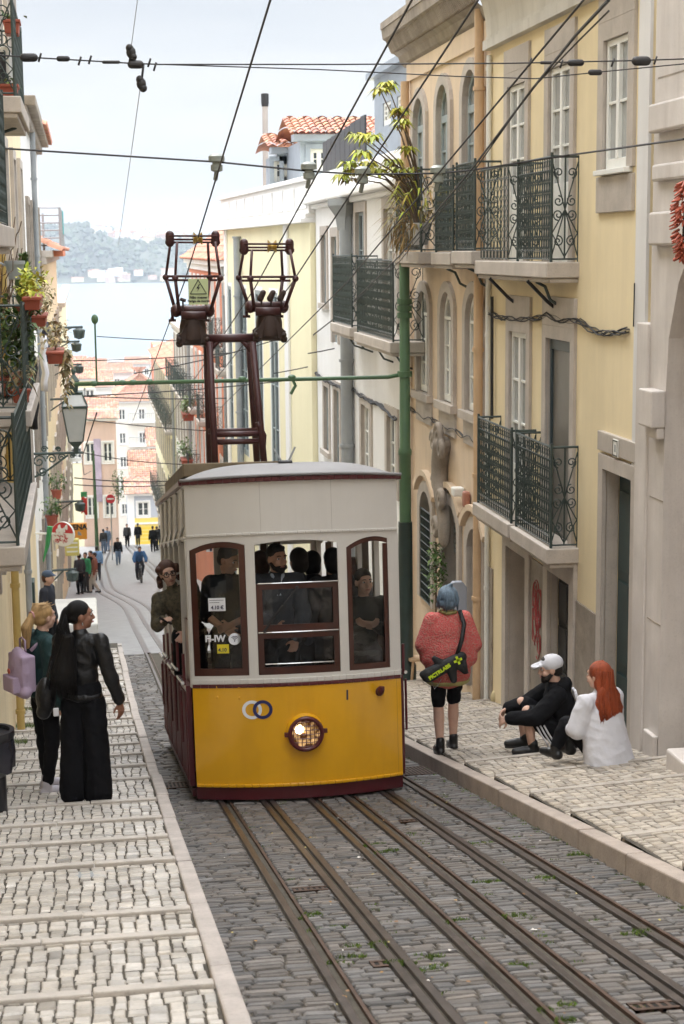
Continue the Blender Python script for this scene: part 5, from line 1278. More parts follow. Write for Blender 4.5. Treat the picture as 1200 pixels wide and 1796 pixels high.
# finer cross wires further down the street
for (a, b, Y, r, lb) in (((135, 695), (700, 640), 38, .014, 'thin cross wire just behind the green arm'), ((128, 633), (560, 600), 46, .016, 'thin cross wire over the red roofs'), ((170, 590), (520, 595), 60, .018, 'thin cross wire low against the river'),
                     ((145, 695), (545, 690), 50, .018, 'thin cross wire below the green arm'), ((140, 735), (500, 760), 64, .02, 'thin cross wire level with the lantern'), ((125, 790), (330, 815), 70, .02, 'thin cross wire below the lantern'),
                     ((130, 838), (330, 842), 72, .026, 'cross wire above the no entry sign'), ((130, 850), (330, 848), 78, .026, 'second cross wire above the no entry sign'), ((540, 620), (705, 560), 33, .012, 'service wire from the white house balcony to the pole'), ((480, 655), (705, 585), 36, .012, 'slack service wire below the white balcony'),
                     ((235, 655), (560, 570), 40, .014, 'oblique wire from the green arm to the white house')):
    p0, p1 = aY(*a, Y), aY(*b, Y); wire('cross_wire', [p0.lerp(p1, k/8) - V((0, 0, .12*sin(pi*k/8))) for k in range(9)], r, lb, group='thin cross wires')
# clutter of catenary along lower street
wire('contact_wire', [(.3, 44, gz(44)+5.8), (-.2, 70, gz(70)+5.7), (-.2, 100, gz(100)+5.6), (.3, 118, gz(118)+5.6)], .02, 'lower contact wire leading down to the pink house', group='overhead contact wires')
# ================================================================== THE FUNICULAR CAR
random.seed(3)
TY = 13.65; SL = .187
xl = aY(338, 1190, 13.95).x; xr = aY(703, 1180, 13.95).x; XC = (xl + xr)/2; HW = (xr - xl)/2
ZG = gz(TY)
BOW = .3
def zf(py): return aY(521, py, TY).z - ZG
def xf(px, py=1080): return aY(px, py, TY + .1).x - XC
def bow(x): return BOW*(x/HW)**2
def T(x, y, z): return V((XC + x - .019*(z - .9), TY + y, ZG + z - SL*y))          # car coordinates: y runs back from the nose
def TF(x, z, out=0): return T(x, bow(x) - out, z)                  # on the bowed front
tram = thing('funicular_car', (XC, TY + 3.2, ZG), 'yellow and white funicular car with lit headlight climbing the rails', 'tram')
K_yel = mat('tram_yellow', (.73, .375, .008), .3, .09, 1.5, spec=.5, coat=.5, stain=.28, stain_col=(.4, .19, .012), bump=.04, bscale=3, bdist=.02)
K_wht = mat('tram_cream', (.60, .58, .545), .35, .05, 1.2, spec=.5, coat=.2, stain=.2, stain_col=(.42, .4, .36))
K_mar = mat('tram_maroon', (.085, .012, .016), .35, .2, 3, spec=.5, coat=.2)
K_wood = mat('varnished_wood', (.05, .013, .007), .35, .35, 5, coat=.1, stretch=(1, 1, .15))
K_roof = mat('roof_canvas', (.22, .215, .22), .6, .12, 2.5, stain=.3, stain_col=(.16, .15, .15))
K_glass = glass_see('tram_glass', (.95, .97, .96), .05)
K_int = mat('tram_interior', (.10, .065, .04), .6, .3, 3); K_brass = mat('brass', (.55, .4, .14), .3, .1, 5, metal=.9)
K_chr = mat('bright_metal', (.55, .55, .54), .25, .1, 5, metal=.9)
Zsk0, Zsk1, Zbelt, Zsill, Zwt, Zlb, Ztrim, Ztop = zf(1400), zf(1376), zf(1199), zf(1184), zf(947), zf(935), zf(842), zf(804)
LEN = 5.2
def front_strip(z0, z1, out, name, m, x0=-HW, x1=HW, n=28, holes=(), th=.03, bevel=0, par=tram, side=True):
    mb = MB(); xs = sorted({x0 + (x1-x0)*i/n for i in range(n+1)} | {h[k] for h in holes for k in (0, 1)}); zs = sorted({z0, z1} | {h[k] for h in holes for k in (2, 3)})
    for a, b in zip(xs, xs[1:]):
        for c, d in zip(zs, zs[1:]):
            if any(h[0] < (a+b)/2 < h[1] and h[2] < (c+d)/2 < h[3] for h in holes): continue
            mb.hexa([TF(a, c, out), TF(b, c, out), TF(b, c, out-th), TF(a, c, out-th), TF(a, d, out), TF(b, d, out), TF(b, d, out-th), TF(a, d, out-th)])
    for h in holes:  # flat arch head in each opening
        rise = h[4]
        if rise:
            for i in range(10):
                s0, s1 = i/10, (i+1)/10; xa, xb = h[0]+(h[1]-h[0])*s0, h[0]+(h[1]-h[0])*s1
                k0, k1 = (2*s0-1-h[5])**2, (2*s1-1-h[5])**2
                mb.hexa([TF(xa, h[3]-rise*k0, out), TF(xb, h[3]-rise*k1, out), TF(xb, h[3]-rise*k1, out-th), TF(xa, h[3]-rise*k0, out-th), TF(xa, h[3]+.001, out), TF(xb, h[3]+.001, out), TF(xb, h[3]+.001, out-th), TF(xa, h[3]+.001, out-th)])
    return mb.build(name, m, par, bevel=bevel)
WL = (xf(342), xf(436), Zsill+.012, Zwt+.01, .05, .15); WC = (xf(452), xf(596), Zsill+.012, Zwt-.0, .03, 0); WR = (xf(612), xf(690), Zsill+.012, Zwt+.012, .05, .35)
front_strip(Zsk0, Zsk1-.005, .0, 'skirt', K_mar); front_strip(Zsk1, Zbelt-.02, .012, 'front_panel', K_yel)
front_strip(Zsk1-.012, Zsk1+.018, .03, 'bumper_bead', K_yel, bevel=.008); front_strip(Zbelt-.02, Zbelt+.012, .022, 'belt_moulding', K_mar, bevel=.006)
front_strip(Zbelt+.012, Zlb, .008, 'window_wall', K_wht, holes=(WL, WC, WR)); front_strip(Zbelt+.012, Zsill-.02, .02, 'sill_moulding', K_wht, bevel=.006)
front_strip(Zlb, Ztrim, .010, 'letterboard', K_wht); front_strip(Zlb-.004, Zlb+.02, .024, 'bead_moulding', K_wht, bevel=.006)
front_strip(Ztrim-.005, Ztrim+.035, .05, 'roof_trim', K_mar, x0=-HW-.02, x1=HW+.02, bevel=.006)
# windows
def sash(h, z0, z1, name, b=.045, arch=True, pane=True, bt=None):
    x0, x1 = h[0]+.003, h[1]-.003; bt = bt or b; n = 8
    mb = MB()
    def seg(xa, xb, za, zb_, o0=-.035, o1=.004):
        m_ = max(1, int(abs(xb-xa)/.06)); 
        for i in range(m_):
            a, c = xa+(xb-xa)*i/m_, xa+(xb-xa)*(i+1)/m_
            mb.hexa([TF(a, za, o1), TF(c, za, o1), TF(c, za, o0), TF(a, za, o0), TF(a, zb_, o1), TF(c, zb_, o1), TF(c, zb_, o0), TF(a, zb_, o0)])
    seg(x0, x1, z0, z0+b*1.3); 
    if arch:
        for i in range(10):
            s0, s1 = i/10, (i+1)/10; xa, xb = x0+(x1-x0)*s0, x0+(x1-x0)*s1; k0, k1 = (2*s0-1-h[5])**2*h[4], (2*s1-1-h[5])**2*h[4]
            mb.hexa([TF(xa, z1-k0-bt, .004), TF(xb, z1-k1-bt, .004), TF(xb, z1-k1-bt, -.035), TF(xa, z1-k0-bt, -.035), TF(xa, z1-k0-.002, .004), TF(xb, z1-k1-.002, .004), TF(xb, z1-k1-.002, -.035), TF(xa, z1-k0-.002, -.035)])
        zz = z1 - h[4]*1.3
    else: seg(x0, x1, z1-bt, z1); zz = z1 - bt
    seg(x0, x0+b, z0+b*1.3, zz); seg(x1-b, x1, z0+b*1.3, zz)
    o = mb.build(name, K_wood, tram)
    if pane:
        mb = MB(); m_ = 6
        for i in range(m_):
            a, c = x0+b*.6+(x1-x0-b*1.2)*i/m_, x0+b*.6+(x1-x0-b*1.2)*(i+1)/m_; mb.quad(TF(a, z0+b, -.016), TF(c, z0+b, -.016), TF(c, zz+.01, -.016), TF(a, zz+.01, -.016))
        mb.build('pane', K_glass, o, smooth=True)
    return o
wl = sash(WL, WL[2], WL[3], 'front_window', .05); wr = sash(WR, WR[2], WR[3], 'front_window', .042)
zc1, zc2 = zf(1022), zf(1108)
sash(WC, WC[2], zc2, 'lower_sash', .05, False); up_ = sash(WC, zc2+.003, zc1, 'upper_sash', .05, False)
mb = MB(); seg_ = [TF(WC[0]+.01 + (WC[1]-WC[0]-.02)*i/6, zc2+.002, .012) for i in range(7)]; mb.tube(seg_, .007, 6); mb.build('glazing_bar', K_chr, up_); mb = MB(); mb.tube([p + V((0, 0, zc1-zc2)) for p in seg_], .006, 6); mb.build('glazing_bar', K_chr, up_); mb = MB(); mb.tube([TF(WC[0]+.06+(WC[1]-WC[0]-.12)*i/6, zf(1163), .006) for i in range(7)], .006, 6); mb.build('glazing_bar', K_chr, up_)
front_strip(Zlb+.02, Ztrim-.006, .0112, 'panel_joint', mat('joint_cream_dark', (.42, .4, .37), .5, .1, 5), x0=-.305, x1=-.301, n=1); front_strip(Zlb+.02, Ztrim-.006, .0112, 'panel_joint', MATS['joint_cream_dark'], x0=.301, x1=.305, n=1); front_strip(Zsk1+.02, Zbelt-.021, .0132, 'panel_joint', mat('joint_yellow_dark', (.5, .26, .01), .5, .1, 5), x0=HW-.045, x1=HW-.04, n=1)  # thin seam strips, a tone darker than the panels
mb = MB(); a, b = TF(xf(463, 1105), zf(1106), .03), TF(xf(521, 1028), zf(1030), .035); mb.tube([a, b], .007, 5); mb.ell(b, .014, n=8, m=6); mb.tube([a, a.lerp(b, .6) + V((-.01, -.004, 0))], .011, 5); mb.build('wiper', I_blk, tram)
# stickers
def plate(x0, x1, z0, z1, out, name, m, par=wl):
    mb = MB(); mb.hexa([TF(x0, z0, out+.002), TF(x1, z0, out+.002), TF(x1, z0, out), TF(x0, z0, out), TF(x0, z1, out+.002), TF(x1, z1, out+.002), TF(x1, z1, out), TF(x0, z1, out)]); return mb.build(name, m, par)
S_w = mat('sticker_white', (.74, .76, .8), .4, .03, 5); S_y = mat('sticker_yellow', (.72, .6, .03), .4, .03, 5); S_b = mat('sticker_ink', (.02, .02, .06), .5, .1, 5)
wx = lambda px: xf(px)
def lettering(txt, size, px, py, out, m, par, mirror=False, bold=.004):
    x = xf(px, py); z = zf(py); p0 = TF(x, z, out); ux = (TF(x+.05, z, out) - TF(x-.05, z, out)).normalized()
    return text_mb(txt, size, p0, -ux if mirror else ux, (0, 0, 1), .001, bold=bold).build('lettering', m, par)
k = plate(wx(371), wx(400), zf(1067), zf(1044), -.008, 'price_sticker', S_w); lettering('4.10 €', .044, 385.5, 1061, -.003, S_b, k, bold=.001)
mb = MB(); [mb.hexa([TF(wx(373), zf(y)-.002, -.005), TF(wx(x1), zf(y)-.002, -.005), TF(wx(x1), zf(y)-.002, -.0058), TF(wx(373), zf(y)-.002, -.0058), TF(wx(373), zf(y)+.002, -.005), TF(wx(x1), zf(y)+.002, -.005), TF(wx(x1), zf(y)+.002, -.0058), TF(wx(373), zf(y)+.002, -.0058)]) for y, x1 in ((1048, 397), (1052, 390))]; mb.build('small_print', S_b, k)
lettering('WI-FI', .080, 381, 1116, -.008, S_w, wl, True, .003)
c = TF(xf(414, 1117), zf(1117), -.008)
mb = MB(); mb.lathe([(.052, -.002), (.052, 0)], c, 24, 'Y'); k = mb.build('wifi_badge', S_w, wl)
mb = MB()
for r in (.012, .024, .037): mb.tube([c + V((r*sin(a), -.004, r*cos(a) - .012)) for a in [(-.8 + 1.6*i/10) for i in range(11)]], .003, 5)
mb.ell(c + V((0, -.004, -.016)), (.006, .003, .006), n=8, m=6); mb.build('wifi_symbol', S_b, k)
k = plate(wx(383), wx(403), zf(1142), zf(1126), -.008, 'fare_sticker', S_y); lettering('4.10', .045, 393, 1136, -.003, S_b, k, bold=.001)
k = plate(wx(371), wx(382), zf(962), zf(954), -.008, 'number_sticker', S_w); lettering('8', .036, 376.5, 958, -.003, S_b, k)
# emblem of two interlocked rings, number, bolts, horn
def ring(px, py, r0, r1, out, name, m):
    mb = MB(); n = 36; x0, z0 = xf(px, py), zf(py)
    for i in range(n):
        a, b = 2*pi*i/n, 2*pi*(i+1)/n
        mb.hexa([TF(x0+r*cos(t_), z0+r*sin(t_), o_) for o_ in (out, out+.003) for r, t_ in ((r0, a), (r1, a), (r1, b), (r0, b))])
    return mb.build(name, m, tram)
ring(441, 1242, .056, .083, .013, 'white_ring', S_w); ring(459, 1242, .056, .083, .0165, 'blue_ring', mat('ring_blue', (.02, .025, .12), .4, .05, 5))
lettering('1', .125, 607.5, 1225, .014, S_b, tram, bold=.002).name = 'number'
mb = MB()
for px, py in ((383, 1201), (420, 1202), (383, 1219), (420, 1221)): mb.ell(TF(xf(px, py), zf(py), .013), (.014, .008, .014), n=8, m=6)
mb.build('bolt', K_yel, tram, smooth=True)
c = TF(xf(668, 1222), zf(1222), .0); mb = MB(); mb.lathe([(.045, .0), (.04, -.03), (.028, -.035)], c, 14, 'Y'); mb.tube([c, c + V((.0, -.07, .0)), c + V((.005, -.085, .03)), c + V((.008, -.085, .06))], [.024, .026, .028, .026], 10); mb.build('horn', K_mar, tram, smooth=True, angle=50)
# headlight
hx, hz = xf(531, 1283), zf(1283); c = TF(hx, hz, .0)
mb = MB(); mb.lathe([(.165, -.01), (.16, -.05), (.145, -.075)], c, 28, 'Y'); hl = mb.build('headlight', K_yel, tram, smooth=True, angle=40)
mb = MB(); mb.tube([c + V((.138*cos(a), -.085, .138*sin(a))) for a in [2*pi*i/32 for i in range(32)]], .02, 8, closed=True); mb.box(c.x-.185, c.x-.145, c.y-.09, c.y-.06, c.z-.02, c.z+.015); mb.box(c.x+.145, c.x+.185, c.y-.09, c.y-.06, c.z-.0, c.z+.035); mb.build('rim', K_mar, hl, smooth=True, angle=50)
m = bpy.data.materials.new('headlight_lens'); nt, N_, L_, B_ = nodes_of(m)
B_.inputs['Base Color'].default_value = (.25, .14, .06, 1); B_.inputs['Roughness'].default_value = .25; B_.inputs['Metallic'].default_value = .8
tcn = N_.new('ShaderNodeTexCoord'); nz_ = N_.new('ShaderNodeTexNoise'); nz_.inputs['Scale'].default_value = 14; nz_.inputs['Detail'].default_value = 4; L_.new(tcn.outputs['Object'], nz_.inputs[0])
rp_ = N_.new('ShaderNodeValToRGB'); rp_.color_ramp.elements[0].position = .45; rp_.color_ramp.elements[1].position = .7; rp_.color_ramp.elements[0].color = (.05, .02, .005, 1); rp_.color_ramp.elements[1].color = (1, .6, .25, 1)
L_.new(nz_.outputs[0], rp_.inputs[0]); L_.new(rp_.outputs[0], B_.inputs['Emission Color']); B_.inputs['Emission Strength'].default_value = .9
mb = MB(); mb.lathe([(.132, -.078), (.10, -.07), (.05, -.06), (.004, -.058)], c, 24, 'Y'); mb.build('lens', m, hl, smooth=True)
mb = MB(); mb.ell(c + V((-.055, -.075, .04)), (.042, .012, .042), n=14, m=8); mb.build('bulb', emat('bulb_glow', (1, .68, .34), 9.0), hl, smooth=True)
mb = MB()
for i in range(-3, 4):
    d = i*.036; w_ = sqrt(max(0, .135**2 - d*d)); bu = lambda q_: -.088 - .02*(1 - (q_/.135)**2)
    mb.tube([c + V((d, bu(sqrt(d*d + (w_*k/4)**2)), w_*k/4)) for k in range(-4, 5)], .0035, 4); mb.tube([c + V((w_*k/4, bu(sqrt(d*d + (w_*k/4)**2)), d)) for k in range(-4, 5)], .0035, 4)
mb.build('guard', K_mar, hl)
# body: floor, sides, roof, rear
mb = MB()
def tbox(mb, x0, x1, y0, y1, z0, z1): return mb.hexa([T(x0, y0, z0), T(x1, y0, z0), T(x1, y1, z0), T(x0, y1, z0), T(x0, y0, z1), T(x1, y0, z1), T(x1, y1, z1), T(x0, y1, z1)])
tbox(mb, -HW+.04, HW-.04, .36, LEN, Zsk1+.05, Zsk1+.14); mb.build('floor', K_int, tram)
mb = MB(); tbox(mb, -.5, .5, .9, 1.0, .02, Zsk0+.1); tbox(mb, -.52, .52, 1.0, 4.6, .12, Zsk1); 
tbox(mb, -.66, -.62, .95, 4.8, .05, Zsk0+.05); tbox(mb, .62, .66, .95, 4.8, .05, Zsk0+.05); tbox(mb, -.66, .66, .7, .74, .05, Zsk0+.05)  # unseen plates added to keep light out from under the car
for y in (1.5, 4.1):
    for x in (-.43, .43): mb.lathe([(.05, -.04), (.3, -.035), (.3, .02), (.33, .025), (.33, .04), (.05, .045)], T(x, y, .33), 18, 'X')
mb.build('underframe_shade_plates', I_blk, tram)
NB = 5; yb = [BOW + .02 + (LEN - BOW - .1)*i/NB for i in range(NB+1)]
for sg in (-1, 1):
    x = sg*HW; xa, xb = min(x, x - sg*.04), max(x, x - sg*.04)
    mb = MB(); tbox(mb, xa, xb, BOW, LEN, Zwt+.03, Ztrim)
    for i, y in enumerate(yb): tbox(mb, xa - (.012 if sg < 0 else 0), xb + (.012 if sg > 0 else 0), y, y+.11, Zbelt-.02, Zwt+.03)
    mb.build('side_frame', K_wht, tram, bevel=.006)
    mb = MB()
    for i in range(NB):
        y0, y1 = yb[i]+.11, yb[i+1]
        mb.tube([T(x + sg*.012, y0-.05, Ztrim-.03), T(x + sg*.014, y0+.12, Zlb+.1), T(x + sg*.016, y1, Zlb-.05)], .014, 6); mb.tube([T(x+sg*.01, y0, Zlb), T(x+sg*.01, y1+.1, Zlb)], .012, 6)
    mb.build('side_moulding', K_wht, tram)
    for i in range(NB):
        y0, y1 = yb[i]+.115, yb[i+1]-.005; ou = sg*.05; mb = MB(); a_, b_ = min(x, x+ou), max(x, x+ou); zt_ = Zbelt - .0 + .06*(i % 2)
        if i % 2 == 0 or sg > 0: tbox(mb, a_, b_, y0, y1, Zsk0+.1, zt_)
        else: tbox(mb, min(x+ou*.2, x-ou*.3), max(x+ou*.2, x-ou*.3), y0, y1, Zsk0+.05, zt_)
        for k in range(6): yy = y0 + (y1-y0)*(k+.5)/6; tbox(mb, min(x+ou*1.3, x), max(x+ou*1.3, x), yy-.012, yy+.012, Zsk0+.15, zt_-.06)
        gte = mb.build('side_gate', K_mar, tram, bevel=.005)
        mb = MB(); mb.tube([T(x+ou*1.5, y0, zt_+.02), T(x+ou*1.5, y1, zt_+.02)], .016, 6); mb.build('handrail', K_chr, gte)
        mb = MB(); mb.tube([T(x+ou*1.2, y0+.03, zt_), T(x+ou*1.2, y0+.03, zt_+.28)], .014, 6); mb.tube([T(x+ou*1.8, y0+.1, Zsk0+.5), T(x+ou*1.8, y0+.1, zt_-.05)], .012, 6); mb.build('grab_handle', K_mar, gte)
    mb = MB(); tbox(mb, min(x-sg*.02, x+sg*.03), max(x-sg*.02, x+sg*.03), BOW+.15, LEN-.2, Zsk0, Zsk0+.08); mb.build('running_board', K_mar, tram, bevel=.01)
    mb = MB(); tbox(mb, min(x-sg*.01, x-sg*.03), max(x-sg*.01, x-sg*.03), yb[0]+.11, LEN-.02, Zbelt-.02, zf(1085)); mb.build('added_side_panel', K_mar, tram)  # added panel, darkens the bright view through the side bays
    mb = MB(); tbox(mb, min(x, x+sg*.045), max(x, x+sg*.045), BOW, LEN+.02, Ztrim-.005, Ztrim+.035); mb.build('roof_trim', K_mar, tram)
mb = MB(); tbox(mb, -HW, HW, LEN, LEN+.05, Zsk0, Zbelt); tbox(mb, -HW, HW, LEN, LEN+.05, Zwt, Ztrim)
for x in (-HW, -.32, .22, HW-.1): tbox(mb, x, x+.1, LEN, LEN+.05, Zbelt, Zwt)
mb.build('rear_wall', K_wht, tram)
for yp in (1.5, 2.7, 3.9): mb = MB(); tbox(mb, -HW+.05, HW-.05, yp, yp+.04, Zsk1+.14, Zbelt+.02); [tbox(mb, x, x+.06, yp, yp+.04, Zbelt+.02, Zwt) for x in (-HW+.05, -.03, HW-.11)]; mb.build('partition', K_int, tram)
mb = MB()
for yp in (1.6, 2.8, 4.0): mb = MB(); tbox(mb, -HW+.06, HW-.06, yp, yp+.4, Zsk1+.5, Zsk1+.55); mb.build('bench', K_wood, tram)
mb = MB(); tbox(mb, -HW+.01, HW-.01, .34, LEN, Zwt+.05, Zwt+.08); mb.build('ceiling', K_wht, tram)
mb = MB(); nx, ny = 24, 40; H = Ztop - Ztrim - .03; ov = .035
def rp(i, j):
    x = -1 + 2*i/nx; t_ = j/ny; y = -.02 + (LEN+.1)*t_
    e = min(1, max(0, t_*(LEN+.1)/.75)); e2 = min(1, max(0, (1-t_)*(LEN+.1)/.75)); fr_ = (1-(1-e)**2.2)*(1-(1-e2)**2.2)
    xx = x*(HW+ov); yy = y + bow(max(-HW, min(HW, xx)))*max(0, 1-t_*9) - .03
    return T(xx, yy, Ztrim + .035 + H*(1-abs(x)**3.6)*(.1 + .9*fr_) )
mb.v = [tuple(rp(i, j)) for j in range(ny+1) for i in range(nx+1)]; mb.f = [(j*(nx+1)+i, j*(nx+1)+i+1, (j+1)*(nx+1)+i+1, (j+1)*(nx+1)+i) for j in range(ny) for i in range(nx)]
mb.build('roof', K_roof, tram, smooth=True)
mb = MB(); mb.tube([rp(i, 0) + V((0, -.004, .0)) for i in range(nx+1)], .014, 6); mb.build('roof_edge', K_roof, tram, smooth=True)
mb = MB(); tbox(mb, -HW+.06, .1, 1.3, 4.9, Ztop-.06, Ztop+.06); tbox(mb, .1, .7, 3.0, 4.9, Ztop-.02, Ztop+.05); mb.build('roof_board', mat('board_brown', (.16, .12, .07), .7, .3, 4), tram, bevel=.01)
c = T(xf(516, 808)+.0, .42, Ztop-.035); mb = MB(); mb.box(c.x-.06, c.x+.06, c.y-.04, c.y+.04, c.z-.01, c.z+.045); an = mb.build('antenna', I_blk, tram, bevel=.006)
mb = MB(); mb.tube([c + V((-.03, 0, .04)), c + V((-.1, 0, .15))], .009, 6); mb.tube([c + V((.03, 0, .04)), c + V((.09, 0, .16))], .009, 6); mb.build('antenna_rod', C_pgrey, an)
# ---- mast and current collectors
MY = 17.6; K_must = mat('mast_maroon', (.055, .018, .018), .45, .25, 4, spec=.4); K_mech = mat('collector_iron', (.045, .026, .02), .5, .35, 9, metal=.3)
G = lambda px, py, dy=0: aY(px, py, MY) + V((0, dy, 0))
zroof = T(0, MY-TY, Ztop).z - .1
mb = MB()
for d in (-.18, .22):
    a = G(365, 598, d); b = G(374, 815, d*2.2); b = V((b.x, b.y, zroof)); mb.tube([a, a.lerp(b, .5), b], .036, 8)
    a = G(440, 598, d); b = G(461, 815, d*2.2); b = V((b.x, b.y, zroof)); mb.tube([a, b], .036, 8)
a, b = G(358, 594), G(456, 592); mb.tube([a, b], .046, 8); mb.tube([G(369, 757, -.3), G(456, 755, -.3)], .03, 8); mb.tube([G(369, 770, -.3), G(456, 768, -.3)], .03, 8); mb.tube([G(369, 762, .3), G(456, 760, .3)], .03, 8)
mb.tube([G(366, 615), G(384, 596)], .03, 6); mb.tube([G(424, 596), G(441, 615)], .03, 6); mb.tube([G(446, 735, -.3), G(458, 758, -.3), G(456, 790, -.3)], .03, 6)
mast = mb.build('collector_mast', K_must, tram, smooth=True)
def collector(L_, R_, top, mid, bot, base, cx, sgn):
    mb = MB(); w_ = .17
    for d in (-w_, w_):
        k = 1 if d < 0 else -1; o_ = 6*k
        mb.tube([G(L_+8+o_*.7, top+10, d), G(L_+ 2+o_, mid, d*1.5)], .016, 6); mb.tube([G(L_+2+o_, mid, d*1.5), G(L_+14+o_*.3, bot, d)], .02, 6)
        mb.tube([G(R_-8+o_*.7, top+10, d), G(R_-2+o_, mid, d*1.5)], .016, 6); mb.tube([G(R_-2+o_, mid, d*1.5), G(R_-14+o_*.3, bot, d)], .02, 6)
        mb.tube([G(L_-6, mid + (5 if d > 0 else -3), d*1.5), G(R_+6, mid + (5 if d > 0 else -3), d*1.5)], .014, 6)
        mb.ell(G(L_+2+o_, mid, d*1.5), .035, n=8, m=6); mb.ell(G(R_-2+o_, mid, d*1.5), .035, n=8, m=6)
    for k, dy in ((0, -.1), (6, .0), (11, .1)): mb.tube([G(L_-2, top+k, dy), G(R_+2, top+k, dy)], .012, 6)
    for x in (L_+1, R_-1): mb.cap(G(x, top-2), G(x, top+12), .045, .045, 8); mb.tube([G(x-8, top+11), G(x+8, top+11)], .02, 6); mb.tube([G(x-7, top), G(x+7, top)], .016, 6)
    mb.tube([G(L_+8, bot), G(R_-8, bot)], .055, 8); mb.tube([G(L_+20, bot+8, -.1), G(R_-20, bot+8, -.1)], .045, 8)
    for x in (L_+12, R_-12): mb.ell(G(x, bot), (.06, .1, .07), n=10, m=6); mb.tube([G(x-7, bot-6), G(x-6, bot+16)], .018, 6); mb.tube([G(x-13, bot+17), G(x, bot+17)], .016, 6)
    o = mb.build('current_collector', K_must, tram, smooth=True)
    mb = MB()   # cast base with spring housing
    mb.lathe([(.06, 0), (.06, .1), (.12, .1), (.14, .02), (.14, -.12), (.1, -.16)][::-1], G(cx, bot+20) - V((0, 0, .06)), 14)
    for d in (-.12, .1):
        for g in (-1, 1): mb.prism([G(cx+g*26, base+4, d), G(cx+g*27, base-8, d), G(cx+g*20, base-14, d), G(cx+g*14, base-26, d), G(cx+g*9, base-30, d), G(cx+g*9, base-16, d), G(cx+g*13, base-8, d), G(cx+g*14, base+4, d)], (0, .04, 0))
        mb.prism([G(cx-14, base-24, d), G(cx+14, base-24, d), G(cx+9, base-33, d), G(cx-9, base-33, d)], (0, .04, 0))
    mb.tube([G(cx-26, base), G(cx+26, base)], .06, 8)
    for x in (cx-24, cx+24): mb.ell(G(x, base+6, -.1), (.04, .06, .04), n=8, m=6); mb.ell(G(x-1, base-2, -.16), (.03, .03, .03), n=8, m=6)
    mb.ell(G(cx, base-24), (.13, .13, .1), n=14, m=8)
    mb.build('collector_base', K_mech, o, smooth=True, angle=35)
    mb = MB(); c = G((L_+R_)/2 + sgn*9, top+4); mb.lathe([(.03, -.05), (.07, -.045), (.035, -.01), (.035, .01), (.07, .045), (.03, .05)], c, 14, 'X'); mb.build('contact_wheel', K_brass, o, smooth=True, angle=40)
    return o
c1 = collector(297, 379, 414, 487, 545, 596, 338, 1); c2 = collector(427, 509, 428, 488, 538, 588, 472, 1)
mb = MB()
for x in (457, 474, 492): mb.tube([G(x, 535, -.1), G(x, 518, -.1)], .012, 5); mb.cap(G(x-2, 523, -.1), G(x+3, 513, -.1), .035, .03, 8)
mb.build('spring_post', K_mech, c2)
mb = MB(); mb.tube([G(320, 545, -.1), G(320, 525, -.1)], .01, 5); mb.tube([G(315, 524, -.1), G(325, 527, -.1)], .02, 6); mb.tube([G(357, 600, -.1), G(362, 640, -.1)], .008, 5); mb.build('spring_post', K_mech, c1)
# danger plate
MS = mat('plate_pale_green', (.48, .55, .3), .5, .05, 3); a, b = G(328, 533, -.3), G(361, 488, -.3)
mb = MB(); mb.box(a.x, b.x, a.y, a.y+.012, a.z, b.z); pl_ = mb.build('danger_plate', MS, c1)
cxp, zt_ = (a.x+b.x)/2, b.z; Hh = b.z - a.z; Ww = b.x - a.x
mb = MB(); yv = a.y - .003; tri = [V((cxp, yv, zt_ - .04*Hh)), V((cxp - .41*Ww, yv, zt_ - .58*Hh)), V((cxp + .41*Ww, yv, zt_ - .58*Hh))]; mb.tube(tri, .0075, 4, closed=True)
mb.prism([V((cxp + u*Ww, yv-.003, zt_ - v*Hh)) for u, v in ((.05, .2), (-.1, .37), (.0, .37), (-.06, .5), (.09, .33), (.0, .33), (.09, .2))], (0, .004, 0)); mb.build('warning_symbol', I_blk, pl_)
for tx, v, s_ in (('Não mexer', .72, .040), ('Perigo de morte', .86, .034)): text_mb(tx, s_, (cxp, yv, zt_ - v*Hh), (1, 0, 0), (0, 0, 1), .001, bold=.0012).build('lettering', I_blk, pl_)
# ================================================================== PEOPLE
from mathutils import noise
random.seed(17)
def skin(n, c): return mat(n, c, .55, .08, 12, spec=.4)
SK_fair, SK_tan, SK_brown = skin('skin_fair', (.58, .36, .27)), skin('skin_tan', (.46, .26, .18)), skin('skin_brown', (.26, .125, .08))
def cloth(n, c, rough=.8, var=.15, scale=7, bump=.35, bs=14, **k): return mat(n, c, rough, var, scale, bump, bs, bdist=.03, **k)
def hairm(n, c, sp_=.35): return mat(n, c, .45, .35, 3, .6, 60, stretch=(9, 9, .7), spec=sp_, bdist=.01)
H_black, H_brown, H_blond, H_red, H_blue, H_dark = hairm('hair_black', (.006, .005, .005), .2), hairm('hair_brown', (.075, .032, .02)), hairm('hair_blonde', (.46, .29, .125)), hairm('hair_copper', (.30, .055, .015)), hairm('hair_blue_grey', (.15, .21, .27)), hairm('hair_dark', (.02, .015, .012))
EYE_W, EYE_D = mat('eye_white', (.62, .6, .58), .3, .02, 5), mat('eye_dark', (.02, .014, .012), .2, .1, 5)
JD = dict(pelvis=(0, 0, .92), chest=(0, .0, 1.25), neck=(0, -.015, 1.41), head=(0, .01, 1.565),
          shL=(-.165, -.015, 1.365), shR=(.165, -.015, 1.365), elL=(-.215, -.03, 1.08), elR=(.215, -.03, 1.08), wrL=(-.235, .03, .84), wrR=(.235, .03, .84),
          hipL=(-.085, 0, .9), hipR=(.085, 0, .9), knL=(-.09, .02, .49), knR=(.09, .02, .49), anL=(-.09, -.02, .085), anR=(.09, -.02, .085))
